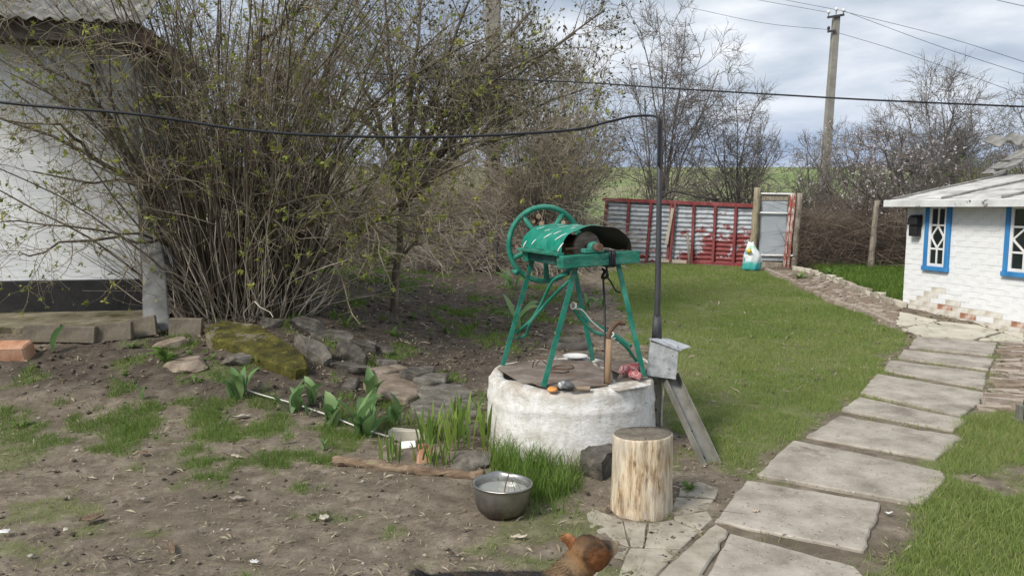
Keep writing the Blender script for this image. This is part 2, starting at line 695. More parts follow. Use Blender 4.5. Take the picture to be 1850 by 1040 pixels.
M['bush_bark'] = bark('bush_bark', [(0.3, (0.050, 0.040, 0.029)), (0.5, (0.115, 0.092, 0.066)), (0.7, (0.25, 0.21, 0.155))],
                      [(3.0, 0.60, (0.16, 0.16, 0.055), 0.08)])
M['limb_bark'] = bark('limb_bark', [(0.3, (0.045, 0.037, 0.028)), (0.55, (0.105, 0.088, 0.062)), (0.75, (0.20, 0.175, 0.13))], [(2.2, 0.52, (0.15, 0.145, 0.045), 0.10)])
M['twig'] = simple('twig', [(0.3, (0.13, 0.108, 0.080)), (0.5, (0.265, 0.225, 0.165)), (0.7, (0.43, 0.375, 0.285))], 3, 0.9, bump=0,
                   spot=[(1.1, 0.60, (0.24, 0.225, 0.08), 0.10)])
M['dark_bark'] = bark('dark_bark', [(0.3, (0.045, 0.038, 0.032)), (0.7, (0.12, 0.10, 0.085))])
M['grey_twig'] = simple('grey_twig', [(0.3, (0.105, 0.09, 0.076)), (0.7, (0.245, 0.21, 0.175))], 2, 0.9, bump=0)
M['tree_bark'] = bark('tree_bark', [(0.3, (0.10, 0.088, 0.076)), (0.7, (0.25, 0.22, 0.19))])
M['far_twig'] = simple('far_twig', [(0.3, (0.135, 0.12, 0.105)), (0.7, (0.26, 0.23, 0.205))], 1.2, 0.9, bump=0)
M['brown_twig'] = simple('brown_twig', [(0.3, (0.12, 0.098, 0.075)), (0.48, (0.34, 0.295, 0.235)), (0.68, (0.58, 0.52, 0.44))], 2.2, 0.9, bump=0)
M['thicket_twig'] = simple('thicket_twig', [(0.3, (0.07, 0.052, 0.04)), (0.55, (0.18, 0.14, 0.108)), (0.75, (0.33, 0.27, 0.21))], 1.6, 0.9, bump=0)


def ground_mat():
    m, s = new_mat('ground')
    v = s.coord('Object')
    g, so, fi = s.attr('grass'), s.attr('soil'), s.attr('field')
    n0 = s.noise(v, 0.9, 6, 0.6)
    n1 = s.noise(v, 7, 8, 0.7, 0.3)
    n2 = s.noise(v, 45, 6, 0.75)
    dry = s.ramp(n1, [(0.30, (0.100, 0.080, 0.059)), (0.5, (0.185, 0.152, 0.115)), (0.68, (0.305, 0.259, 0.203))])
    damp = s.ramp(n1, [(0.32, (0.050, 0.040, 0.032)), (0.55, (0.100, 0.082, 0.064)), (0.74, (0.185, 0.153, 0.120))])
    dry = s.mix(dry, (0.115, 0.094, 0.068), s.ramp(n0, [(0.46, 0.0), (0.66, 0.7)]))
    c = s.mix(dry, damp, so)
    under = s.ramp(n1, [(0.3, (0.095, 0.110, 0.040)), (0.55, (0.155, 0.180, 0.065)), (0.75, (0.24, 0.22, 0.125))])
    c = s.mix(c, under, s.math('MULTIPLY', g, 0.85))
    # bits of straw, chaff and crumbs
    fl = s.ramp(n2, [(0.66, 0.0), (0.74, 1.0)])
    c = s.mix(c, (0.36, 0.31, 0.25), s.math('MULTIPLY', fl, 0.55))
    dk = s.ramp(s.noise(v, 26, 5, 0.7), [(0.30, 0.65), (0.42, 0.0)])
    c = s.mix(c, (0.055, 0.045, 0.036), dk)
    n3 = s.noise(v, 0.035, 5, 0.6)
    crop = s.ramp(n3, [(0.36, (0.27, 0.25, 0.145)), (0.5, (0.215, 0.25, 0.11)), (0.62, (0.155, 0.215, 0.075))])
    c = s.mix(c, crop, fi)
    h = s.math('ADD', s.math('MULTIPLY', n1, 0.6), s.math('MULTIPLY', n2, 0.5))
    s.out(c, 0.95, 0, h, 0.75, 0.022, 0.15)
    return m


M['ground'] = ground_mat()


def limewash(name, dirt_low=None, brick=False):
    """white limewash over render, with dirt streaks and scrapes"""
    m, s = new_mat(name)
    v = s.coord('Object')
    n1 = s.noise(v, 5, 8, 0.68, 0.6)
    n2 = s.noise(s.coord('Object', (9, 9, 1.3)), 2.2, 6, 0.65)
    n3 = s.noise(v, 34, 5, 0.7)
    c = s.ramp(n1, [(0.30, (0.40, 0.37, 0.32)), (0.42, (0.62, 0.60, 0.555)), (0.54, (0.79, 0.785, 0.765))])
    c = s.mix(c, (0.42, 0.40, 0.36), s.math('MULTIPLY', s.ramp(s.noise(s.coord('Object', (1, 1, 2.2)), 16, 7, 0.75, 1.2), [(0.54, 0.0), (0.64, 1.0)]), 0.65))
    c = s.mix(c, (0.33, 0.28, 0.22), s.math('MULTIPLY', s.ramp(n2, [(0.57, 0.0), (0.74, 1.0)]), 0.55))
    c = s.mix(c, (0.26, 0.23, 0.19), s.ramp(n3, [(0.30, 0.6), (0.39, 0.0)]))
    x, y, z = s.sep(v)
    top = s.ramp(z, [(0.0, 0.95), (0.12, 0.35), (0.30, 0.08), (0.41, 0.25), (0.49, 0.95)])
    c = s.mix(c, (0.36, 0.31, 0.25), s.math('MULTIPLY', top, s.ramp(s.noise(v, 11, 6, 0.7), [(0.38, 0.0), (0.58, 1.0)])))
    cr = s.voro(s.coord('Object', (1, 1, 1)), 3.1)
    ck = s.ramp(s.math('ADD', cr, s.math('MULTIPLY', s.noise(v, 9, 4), 0.05)), [(0.016, 1.0), (0.032, 0.0)])
    ck = s.math('MULTIPLY', ck, s.ramp(s.noise(v, 2.0, 3), [(0.5, 0.0), (0.58, 0.8)]))
    c = s.mix(c, (0.20, 0.18, 0.15), ck)
    wav = s.noise(s.coord('Object', (1, 1, 2.6)), 8, 6, 0.6, 1.5)
    s.out(c, 0.9, 0, s.math('ADD', s.math('MULTIPLY', wav, 0.8), s.math('MULTIPLY', n3, 0.5)), 0.5, 0.014, 0.2)
    return m


M['well_render'] = limewash('well_render')


def house_white():
    m, s = new_mat('house_white')
    v = s.coord('Object')
    n1 = s.noise(v, 3.2, 6, 0.6)
    n2 = s.noise(s.coord('Object', (1, 1, 7)), 2.4, 5, 0.6, 0.4)
    c = s.ramp(n1, [(0.3, (0.72, 0.745, 0.76)), (0.6, (0.82, 0.835, 0.845))])
    c = s.mix(c, (0.57, 0.58, 0.58), s.ramp(n2, [(0.56, 0.0), (0.75, 0.25)]))
    s.out(c, 0.85, 0, n2, 0.55, 0.02, 0.2)
    return m


M['house_white'] = house_white()
M['brick_white'] = simple('brick_white', [(0.3, (0.62, 0.63, 0.65)), (0.55, (0.78, 0.79, 0.80))], 5, 0.85, bump=0.45, bdist=0.008, bscale=18)
M['brick_cream'] = simple('brick_cream', [(0.3, (0.42, 0.37, 0.29)), (0.5, (0.61, 0.57, 0.49)), (0.65, (0.74, 0.72, 0.68))], 7, 0.9, bump=0.6, bdist=0.01, bscale=20)
M['brick_red'] = simple('brick_red', [(0.3, (0.25, 0.115, 0.07)), (0.5, (0.40, 0.20, 0.13)), (0.62, (0.62, 0.52, 0.45))], 8, 0.9, bump=0.6, bdist=0.01, bscale=24)
M['mortar'] = simple('mortar', [(0.3, (0.66, 0.66, 0.66)), (0.6, (0.78, 0.78, 0.78))], 6, 0.9, bump=0.5)
M['path_brick'] = simple('path_brick', [(0.3, (0.15, 0.115, 0.088)), (0.52, (0.25, 0.195, 0.148)), (0.72, (0.38, 0.325, 0.265))], 5, 0.9, bump=0.5, bscale=25)
M['path_brick_pale'] = simple('path_brick_pale', [(0.3, (0.25, 0.20, 0.165)), (0.55, (0.40, 0.345, 0.285)), (0.75, (0.53, 0.48, 0.42))], 5, 0.9, bump=0.5, bscale=25)
M['concrete'] = simple('concrete', [(0.30, (0.205, 0.178, 0.145)), (0.5, (0.345, 0.308, 0.258)), (0.68, (0.45, 0.405, 0.345))], 4.0, 0.92, bump=0.6, bdist=0.006, bscale=60, detail=10,
                       spot=[(2.2, 0.60, (0.17, 0.15, 0.125), 0.16), (40, 0.60, (0.15, 0.13, 0.105), 0.06), (55, 0.62, (0.56, 0.52, 0.45), 0.05), (1.3, 0.60, (0.145, 0.118, 0.09), 0.08)])
M['cement'] = simple('cement', [(0.30, (0.20, 0.175, 0.135)), (0.5, (0.34, 0.305, 0.245)), (0.68, (0.45, 0.41, 0.34))], 5.0, 0.92, bump=0.6, bdist=0.01, bscale=40, detail=9,
                     spot=[(3.0, 0.58, (0.14, 0.12, 0.095), 0.12)])
M['cement_pale'] = simple('cement_pale', [(0.30, (0.36, 0.33, 0.26)), (0.5, (0.50, 0.465, 0.38)), (0.7, (0.60, 0.565, 0.48))], 4.0, 0.92, bump=0.5, bdist=0.01, bscale=30)
M['stone'] = simple('stone', [(0.32, (0.050, 0.044, 0.037)), (0.5, (0.105, 0.093, 0.078)), (0.68, (0.205, 0.184, 0.155))], 9, 0.95, bump=1.0, bdist=0.02, bscale=22,
                    spot=[(9, 0.64, (0.34, 0.31, 0.25), 0.06)])
M['stone_light'] = simple('stone_light', [(0.32, (0.080, 0.070, 0.057)), (0.5, (0.155, 0.138, 0.115)), (0.68, (0.275, 0.248, 0.21))], 9, 0.95, bump=1.0, bdist=0.02, bscale=22)
M['stone_brown'] = simple('stone_brown', [(0.30, (0.13, 0.098, 0.072)), (0.5, (0.235, 0.185, 0.14)), (0.70, (0.36, 0.30, 0.24))], 6, 0.92, bump=0.7, bdist=0.012, bscale=28)
M['moss'] = simple('moss', [(0.30, (0.028, 0.026, 0.008)), (0.5, (0.075, 0.070, 0.014)), (0.66, (0.135, 0.115, 0.026))], 7, 0.95, bump=1.0, bdist=0.02, bscale=34,
                   spot=[(4, 0.55, (0.19, 0.16, 0.12), 0.06), (14, 0.58, (0.15, 0.145, 0.03), 0.05), (22, 0.60, (0.03, 0.026, 0.018), 0.06)])
M['tar'] = simple('tar', [(0.3, (0.014, 0.014, 0.015)), (0.7, (0.035, 0.034, 0.034))], 6, 0.75, bump=0.4,
                  spot=[(2.6, 0.66, (0.42, 0.40, 0.37), 0.02)])
M['rubber'] = simple('rubber', [(0.3, (0.05, 0.045, 0.04)), (0.7, (0.15, 0.13, 0.11))], 8, 0.85, bump=0.4)
M['black'] = simple('black', [(0.3, (0.012, 0.012, 0.013)), (0.7, (0.03, 0.03, 0.032))], 20, 0.5, bump=0.1)
M['cable'] = simple('cable', [(0.3, (0.012, 0.013, 0.016)), (0.7, (0.028, 0.03, 0.036))], 20, 0.5, bump=0.1)
M['pole_iron'] = simple('pole_iron', [(0.3, (0.045, 0.045, 0.05)), (0.7, (0.105, 0.105, 0.115))], 12, 0.55, 0.3, bump=0.3, stretch=(1, 1, 0.3))
M['galv'] = simple('galv', [(0.32, (0.30, 0.31, 0.31)), (0.5, (0.50, 0.515, 0.52)), (0.68, (0.66, 0.67, 0.675))], 14, 0.5, 0.35, bump=0.35, bscale=50,
                   spot=[(18, 0.62, (0.15, 0.15, 0.15), 0.06)])
M['angle_iron'] = simple('angle_iron', [(0.3, (0.15, 0.145, 0.125)), (0.7, (0.28, 0.27, 0.235))], 8, 0.6, 0.2, bump=0.3)
M['rust'] = simple('rust', [(0.3, (0.07, 0.042, 0.03)), (0.55, (0.15, 0.092, 0.064)), (0.75, (0.24, 0.17, 0.125))], 9, 0.85, bump=0.5)
M['rust_plate'] = simple('rust_plate', [(0.3, (0.115, 0.088, 0.070)), (0.5, (0.185, 0.15, 0.125)), (0.7, (0.29, 0.25, 0.215))], 6, 0.8, bump=0.35, spot=[(3.2, 0.58, (0.20, 0.115, 0.075), 0.14)])


def painted(name, base, dark, chip, rough=0.42, amount=0.64, streak=(1, 1, 1)):
    m, s = new_mat(name)
    v = s.coord('Object', streak)
    n = s.noise(v, 9, 6, 0.6)
    c = s.ramp(n, [(0.3, dark), (0.6, base)])
    k = s.ramp(s.noise(v, 22, 7, 0.68), [(amount, 0.0), (amount + 0.04, 1.0)])
    c = s.mix(c, chip, k)
    fade = s.ramp(s.noise(v, 4.5, 6, 0.7), [(0.48, 0.0), (0.68, 0.55)])
    c = s.mix(c, tuple(min(0.8, 0.10 + q * 0.95) for q in base), fade)
    c = s.mix(c, (0.09, 0.055, 0.038), s.ramp(s.noise(v, 30, 6, 0.74), [(0.62, 0.0), (0.67, 0.85)]))
    rg = s.ramp(n, [(0.3, rough + 0.2), (0.7, rough)])
    s.out(c, rg, 0, s.math('SUBTRACT', s.noise(v, 40, 4), k), 0.3, 0.004, 0.4)
    return m


M['teal'] = painted('teal_paint', (0.012, 0.215, 0.145), (0.007, 0.12, 0.082), (0.16, 0.15, 0.12), 0.45, 0.60)
M['teal_wood'] = painted('teal_wood', (0.014, 0.205, 0.135), (0.007, 0.105, 0.068), (0.13, 0.16, 0.12), 0.6, 0.58, (1, 1, 4))
M['teal_hood'] = painted('teal_hood', (0.010, 0.245, 0.170), (0.008, 0.185, 0.125), (0.03, 0.22, 0.16), 0.38, 0.70)
M['teal_dark'] = painted('teal_dark', (0.015, 0.10, 0.085), (0.01, 0.06, 0.05), (0.15, 0.16, 0.15))
M['white_paint'] = simple('white_paint', [(0.3, (0.66, 0.68, 0.66)), (0.6, (0.82, 0.83, 0.81))], 20, 0.6, bump=0.1)
M['blue_paint'] = simple('blue_paint', [(0.3, (0.034, 0.175, 0.42)), (0.6, (0.052, 0.25, 0.54))], 9, 0.5, bump=0.25, stretch=(1, 1, 0.2))
M['sash_paint'] = simple('sash_paint', [(0.3, (0.68, 0.68, 0.67)), (0.6, (0.80, 0.80, 0.80))], 9, 0.55, bump=0.2)
M['pane'] = simple('pane', [(0.3, (0.010, 0.016, 0.017)), (0.7, (0.022, 0.032, 0.034))], 3, 0.08, bump=0.06, bdist=0.01, bscale=5, spec=0.6)  # near black: the unlit room behind is put into this colour
M['rope'] = simple('rope', [(0.3, (0.55, 0.52, 0.46)), (0.7, (0.72, 0.70, 0.64))], 60, 0.9, bump=0.3)


def red_sheet():
    m, s = new_mat('red_sheet')
    v = s.coord('Object')
    n = s.noise(s.coord('Object', (1, 1, 1.6)), 2.6, 8, 0.72, 0.4)
    x, y, z = s.sep(v)
    k = s.math('ADD', n, s.ramp(s.math('MULTIPLY', s.math('SUBTRACT', z, 0.35), 0.72), [(0.0, 0.12), (0.25, 0.045), (0.75, -0.02)]))
    k = s.math('ADD', k, s.math('MULTIPLY', s.ramp(s.math('MULTIPLY', s.math('SUBTRACT', x, 3.9), 1.2), [(0.0, 0.0), (1.0, 1.0)]), s.ramp(s.math('MULTIPLY', s.math('SUBTRACT', z, 0.35), 0.72), [(0.35, 0.17), (0.75, 0.02)])))
    k = s.ramp(k, [(0.60, 0.0), (0.64, 1.0)])
    red = s.ramp(s.noise(v, 12, 5), [(0.3, (0.16, 0.032, 0.033)), (0.7, (0.26, 0.07, 0.068))])
    met = s.ramp(s.noise(v, 7, 6, 0.65), [(0.3, (0.24, 0.26, 0.285)), (0.5, (0.38, 0.41, 0.445)), (0.7, (0.50, 0.535, 0.57))])
    s.out(s.mix(met, red, k), 0.6, 0.1, n, 0.2, 0.01)
    return m


M['red_sheet'] = red_sheet()
M['red_paint'] = painted('red_paint', (0.24, 0.045, 0.046), (0.15, 0.030, 0.032), (0.30, 0.19, 0.175), 0.6, 0.62, (1, 1, 0.3))
M['red_white'] = painted('red_white', (0.34, 0.085, 0.06), (0.25, 0.06, 0.045), (0.62, 0.58, 0.53), 0.7, 0.50, (1, 1, 0.25))
M['pale_sheet'] = simple('pale_sheet', [(0.3, (0.42, 0.47, 0.53)), (0.6, (0.55, 0.60, 0.65))], 4, 0.55, 0.1, bump=0.2)
M['wire'] = simple('wire', [(0.3, (0.17, 0.175, 0.175)), (0.7, (0.30, 0.31, 0.31))], 30, 0.6, 0.4, bump=0)
M['old_wood'] = simple('old_wood', [(0.3, (0.155, 0.13, 0.10)), (0.5, (0.27, 0.235, 0.19)), (0.7, (0.40, 0.36, 0.30))], 7, 0.92, bump=0.7, bdist=0.008, stretch=(6, 6, 0.6))
M['post_wood'] = simple('post_wood', [(0.3, (0.20, 0.165, 0.105)), (0.5, (0.33, 0.285, 0.195)), (0.7, (0.44, 0.395, 0.30))], 7, 0.92, bump=0.7, bdist=0.008, stretch=(6, 6, 0.6))
M['pale_wood'] = simple('pale_wood', [(0.3, (0.42, 0.345, 0.265)), (0.6, (0.60, 0.52, 0.42))], 7, 0.9, bump=0.4, stretch=(6, 6, 0.6))
M['rotten_wood'] = simple('rotten_wood', [(0.3, (0.13, 0.085, 0.055)), (0.5, (0.26, 0.18, 0.12)), (0.7, (0.42, 0.33, 0.23))], 5, 0.92, bump=0.9, bdist=0.015, stretch=(1.0, 9, 9), spot=[(3, 0.60, (0.30, 0.27, 0.14), 0.1)])
M['handle_wood'] = simple('handle_wood', [(0.3, (0.25, 0.155, 0.09)), (0.7, (0.40, 0.27, 0.165))], 8, 0.7, bump=0.2, stretch=(5, 5, 0.6))
M['concrete_pole'] = simple('concrete_pole', [(0.3, (0.20, 0.19, 0.165)), (0.7, (0.34, 0.325, 0.285))], 3, 0.92, bump=0.4)


def log_side():
    m, s = new_mat('log_side')
    v = s.coord('Object', (1, 1, 0.17))
    n = s.noise(v, 30, 8, 0.68, 0.3)
    n2 = s.noise(s.coord('Object', (1, 1, 0.10)), 55, 4, 0.7)
    c = s.ramp(n, [(0.34, (0.20, 0.125, 0.068)), (0.44, (0.42, 0.305, 0.185)), (0.53, (0.62, 0.50, 0.345)), (0.66, (0.72, 0.64, 0.49))])
    c = s.mix(c, (0.15, 0.095, 0.055), s.ramp(n2, [(0.34, 0.9), (0.45, 0.0)]))
    x, y, z = s.sep(s.coord('Object'))
    c = s.mix(c, (0.50, 0.48, 0.43), s.math('MULTIPLY', s.ramp(s.noise(s.coord('Object'), 5, 6, 0.6), [(0.42, 0.0), (0.6, 1.0)]), 0.45))
    s.out(c, 0.85, 0, s.math('ADD', n, s.math('MULTIPLY', n2, 0.7)), 0.75, 0.012, 0.2)
    return m


def log_top():
    m, s = new_mat('log_top')
    v = s.coord('Object')
    x, y, z = s.sep(v)
    r = s.math('SQRT', s.math('ADD', s.math('MULTIPLY', x, x), s.math('MULTIPLY', y, y)))
    r = s.math('ADD', r, s.math('MULTIPLY', s.noise(v, 9, 3), 0.035))
    w = s.math('SINE', s.math('MULTIPLY', r, 520))
    c = s.ramp(w, [(0.0, (0.15, 0.128, 0.10)), (1.0, (0.25, 0.22, 0.175))])
    c = s.mix(c, (0.105, 0.088, 0.07), s.ramp(s.noise(v, 11, 5, 0.7), [(0.44, 0.0), (0.62, 0.8)]))
    an = s.math('ARCTAN2', y, x)
    ck = s.math('ABSOLUTE', s.math('SINE', s.math('ADD', s.math('MULTIPLY', an, 3.5), s.math('MULTIPLY', s.noise(v, 5, 3), 5.0))))
    c = s.mix(c, (0.03, 0.025, 0.02), s.ramp(ck, [(0.02, 0.9), (0.07, 0.0)]))
    c = s.mix(c, (0.34, 0.30, 0.24), s.ramp(s.noise(v, 40, 5, 0.7), [(0.58, 0.0), (0.68, 0.7)]))
    s.out(c, 0.9, 0, s.noise(v, 60, 5), 0.6, 0.006, 0.15)
    return m


M['log_side'], M['log_top'] = log_side(), log_top()


def pot_mat():
    m, s = new_mat('cast_aluminium')
    v = s.coord('Object')
    x, y, z = s.sep(v)
    n = s.noise(v, 10, 6, 0.65)
    clean = s.ramp(n, [(0.3, (0.30, 0.295, 0.28)), (0.7, (0.46, 0.455, 0.44))])
    soot = s.ramp(n, [(0.3, (0.035, 0.027, 0.020)), (0.7, (0.14, 0.11, 0.08))])
    k = s.ramp(s.math('ADD', z, s.math('MULTIPLY', n, 0.10)), [(0.055, 1.0), (0.20, 0.12)])
    s.out(s.mix(clean, soot, k), s.ramp(n, [(0.3, 0.42), (0.7, 0.30)]), 0.85, s.noise(v, 50, 4), 0.12, 0.004, 0.5)
    return m


M['pot'] = pot_mat()


def water_mat():
    m, s = new_mat('water')
    v = s.coord('Object')
    s.out((0.30, 0.305, 0.28), 0.06, 0, s.noise(v, 14, 2), 0.05, 0.006, 0.6)
    return m


M['water'] = water_mat()


def checked():
    m, s = new_mat('checked_cloth')
    v = s.coord('Object')
    ck = s.n('ShaderNodeTexChecker')
    s.put(ck.inputs['Vector'], s.mix(v, s.noise(v, 12), 0.02))
    ck.inputs['Scale'].default_value = 95
    s.put(ck.inputs['Color1'], (0.36, 0.03, 0.045))
    s.put(ck.inputs['Color2'], (0.50, 0.40, 0.38))
    c = s.mix(ck.outputs[0], (0.30, 0.03, 0.04), s.ramp(s.noise(v, 14, 4), [(0.45, 0.0), (0.6, 0.75)]))
    s.out(c, 0.95, 0, s.noise(v, 90, 4), 0.5, 0.004)
    return m


M['cloth'] = checked()


def bag_mat():
    m, s = new_mat('printed_bag')
    v = s.coord('Object')
    x, y, z = s.sep(v)
    n = s.noise(v, 6, 4, 0.6, 0.5)
    zz = s.math('ADD', z, s.math('MULTIPLY', s.math('SUBTRACT', n, 0.5), 0.16))
    c = s.ramp(zz, [(0.0, (0.05, 0.36, 0.33)), (0.16, (0.08, 0.45, 0.42)), (0.24, (0.74, 0.77, 0.77)), (0.42, (0.74, 0.78, 0.78)), (0.50, (0.42, 0.66, 0.50)), (0.56, (0.76, 0.79, 0.78))])
    c = s.mix(c, (0.04, 0.32, 0.52), s.ramp(s.noise(v, 5, 2), [(0.60, 0.0), (0.63, 0.9)]))
    s.out(c, 0.45, 0, s.noise(v, 12, 5, 0.6), 0.6, 0.03, 0.4)
    return m


M['bag'] = bag_mat()
M['bag_yellow'] = simple('bag_yellow', [(0.3, (0.62, 0.45, 0.05)), (0.7, (0.72, 0.56, 0.10))], 8, 0.5, bump=0.2)
M['roof_white'] = simple('roof_white', [(0.32, (0.28, 0.265, 0.24)), (0.48, (0.47, 0.455, 0.43)), (0.66, (0.62, 0.61, 0.59))], 4.5, 0.85, bump=0.3, stretch=(1, 1, 1),
                         spot=[(7, 0.63, (0.24, 0.22, 0.20), 0.05)])
M['fascia'] = simple('fascia', [(0.30, (0.50, 0.50, 0.49)), (0.6, (0.70, 0.71, 0.71))], 3.0, 0.8, bump=0.3, spot=[(5, 0.60, (0.10, 0.10, 0.095), 0.06)])
M['felt'] = simple('felt', [(0.3, (0.07, 0.067, 0.062)), (0.7, (0.15, 0.143, 0.13))], 6, 0.9, bump=0.4)
M['asbestos'] = simple('asbestos', [(0.3, (0.12, 0.115, 0.105)), (0.5, (0.22, 0.215, 0.20)), (0.7, (0.36, 0.35, 0.33))], 5, 0.92, bump=0.5, spot=[(9, 0.60, (0.05, 0.048, 0.042), 0.06)])
M['gutter'] = simple('gutter', [(0.3, (0.075, 0.075, 0.07)), (0.55, (0.15, 0.15, 0.145)), (0.72, (0.24, 0.24, 0.23))], 4, 0.85, bump=0.5, spot=[(6, 0.62, (0.22, 0.205, 0.10), 0.06)])
M['terracotta'] = simple('terracotta', [(0.3, (0.29, 0.135, 0.075)), (0.5, (0.44, 0.225, 0.135)), (0.7, (0.56, 0.36, 0.25))], 6, 0.88, bump=0.5)
M['edge_brick'] = simple('edge_brick', [(0.3, (0.085, 0.072, 0.052)), (0.5, (0.155, 0.13, 0.098)), (0.7, (0.24, 0.205, 0.16))], 6, 0.9, bump=0.5, spot=[(4, 0.58, (0.10, 0.105, 0.035), 0.1)])
M['ceramic'] = simple('ceramic', [(0.3, (0.70, 0.69, 0.66)), (0.7, (0.80, 0.79, 0.77))], 6, 0.25, bump=0.05, spec=0.5)
M['orange_plastic'] = simple('orange_plastic', [(0.3, (0.62, 0.26, 0.07)), (0.7, (0.72, 0.34, 0.10))], 9, 0.5, bump=0.1)
M['grey_plastic'] = simple('grey_plastic', [(0.3, (0.06, 0.062, 0.068)), (0.7, (0.14, 0.142, 0.15))], 14, 0.55, bump=0.2)
M['tan_hose'] = simple('tan_hose', [(0.3, (0.22, 0.165, 0.11)), (0.7, (0.36, 0.28, 0.20))], 20, 0.7, bump=0.2)
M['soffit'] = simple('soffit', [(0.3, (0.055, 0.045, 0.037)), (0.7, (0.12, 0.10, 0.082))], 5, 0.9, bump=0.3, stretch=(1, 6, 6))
M['cut_wood'] = simple('cut_wood', [(0.3, (0.48, 0.33, 0.20)), (0.7, (0.66, 0.50, 0.34))], 18, 0.85, bump=0.3)

# ================================================================== SETTING
# ------------------------------------------------------------------ ground


def axis_coords(dense0, dense1, step, lo, hi):
    a = list(np.arange(dense0, dense1 + 1e-6, step))
    d, v = step, dense1
    while v < hi:
        d *= 1.32
        v += d
        a.append(min(v, hi))
    d, v = step, dense0
    while v > lo:
        d *= 1.32
        v -= d
        a.insert(0, max(v, lo))
    return np.array(a)


def build_ground():
    xs = axis_coords(-5.2, 7.0, 0.033, -2500, 2500)
    ys = axis_coords(2.2, 14.0, 0.033, -60, 3500)
    X, Y = np.meshgrid(xs, ys)
    x, y = X.ravel(), Y.ravel()
    z = H(x, y)
    g, so = masks(x, y)
    near = (y < 20) & (np.abs(x) < 12)
    rough = (fbm(x, y, 2.2, 3, 21) - 0.5) * 0.035 + (fbm(x, y, 9, 3, 31) - 0.5) * 0.030 * (0.5 + so) + (fbm(x, y, 22, 2, 41) - 0.5) * 0.014
    pathmask = np.zeros_like(x)
    for poly in (PATH_POLY,):
        pathmask = np.maximum(pathmask, sm(sdf(poly, x, y) / 0.15 + 0.7))
    z = z + np.where(near, rough * (1 - 0.75 * pathmask), 0)
    n = len(xs)
    i = (np.arange(len(ys) - 1)[:, None] * n + np.arange(n - 1)[None, :]).ravel()
    F = np.stack([i, i + 1, i + n + 1, i + n], -1)
    field = sm((y - 24) / 8)
    me = np_mesh('ground', np.stack([x, y, z], -1), F, True, {'grass': g * (1 - field) , 'soil': so, 'field': field})
    tag(link('ground', me, M['ground']), 'bare trodden yard with patchy spring grass and dark soil', None, kind='structure')


PATH_POLY = px((1640, 615), (1805, 612), (1790, 700), (1745, 770), (1700, 880), (1590, 1000), (1580, 1130), (1230, 1130), (1300, 930), (1370, 850),
               (1450, 788), (1550, 705), (1600, 660))
build_ground()

# ------------------------------------------------------------------ path of concrete slabs


def slab_obj(name, uv, mat, parent, top=0.03, thick=0.07, seed=0, jag=0.012, tilt=0.004, bevel=0.008, rag=()):
    """a cast slab: outline from points of the land, ragged a little along its edges"""
    rng = np.random.default_rng(seed)
    P = [gz(u, v, top) for u, v in uv]
    out = []
    for k in range(len(P)):
        a, b = P[k], P[(k + 1) % len(P)]
        n = max(2, int((b - a).length / 0.07))
        amp = jag * (1.7 if k in rag else 0.6)
        e = (b - a).normalized()
        nx = Vector((-e.y, e.x, 0))
        for j in range(n):
            p = a.lerp(b, j / n)
            if j:
                p = p + nx * float(rng.normal() * amp * 0.7)
            out.append(p)
    c = sum(P, Vector()) / len(P)
    t = rng.normal(size=2) * tilt
    mb = MB()
    pl = [(p.x, p.y, hz(p.x, p.y) + top + t[0] * (p.x - c.x) + t[1] * (p.y - c.y)) for p in out]
    m = len(pl)
    mb.add([(q[0], q[1], q[2] - thick) for q in pl] + pl, [(k, (k + 1) % m, m + (k + 1) % m, m + k) for k in range(m)] + [tuple(range(m, 2 * m))])
    return mb.build(name, mat, parent, bevel=bevel)


path = thing('path', 'path of worn concrete slabs leading to the white shed', None, kind='structure')
SLABS = [
    [(1318, 962), (1425, 990), (1545, 1022), (1590, 1120), (1232, 1120)],
    [(1349, 866), (1590, 908), (1580, 945), (1560, 992), (1290, 938)],
    [(1433, 793), (1606, 829), (1700, 850), (1706, 868), (1665, 909), (1366, 854)],
    [(1517, 748), (1640, 771), (1728, 785), (1722, 806), (1690, 829), (1455, 787)],
    [(1551, 716), (1747, 757), (1724, 776), (1620, 758), (1520, 738)],
    [(1584, 674), (1779, 708), (1770, 727), (1736, 750), (1554, 707)],
    [(1606, 650), (1783, 672), (1776, 701), (1597, 668)],
    [(1632, 631), (1796, 647), (1786, 667), (1622, 645)],
    [(1656, 607), (1801, 618), (1793, 641), (1642, 626)],
]
for i, uv in enumerate(SLABS):
    slab_obj('slab', uv, M['concrete'], path, top=0.016 + 0.005 * (i % 3), seed=i, rag=(1, 2) if i < 4 else ())
tag(slab_obj('slab', [(1293, 945), (1316, 957), (1218, 1120), (1120, 1120), (1210, 1015)], M['cement'], path, 0.02, seed=21))
pad = thing('cement_pad', 'pale cracked cement pad at the foot of the shed wall', None, kind='structure')
for i, uv in enumerate([
        [(1628, 592), (1700, 579), (1766, 586), (1806, 599), (1760, 612), (1672, 607)],
        [(1586, 565), (1628, 563), (1694, 577), (1676, 584), (1618, 588)],
        [(1768, 584), (1850, 603), (1850, 611), (1808, 598)],
        [(1810, 601), (1850, 613), (1850, 620), (1806, 614), (1768, 612)]]):
    slab_obj('cement_piece', uv, M['cement_pale'], pad, 0.02, seed=40 + i, jag=0.02)
crk = thing('cracked_cement', 'broken cement apron around the chopping log and dog', None, kind='structure')
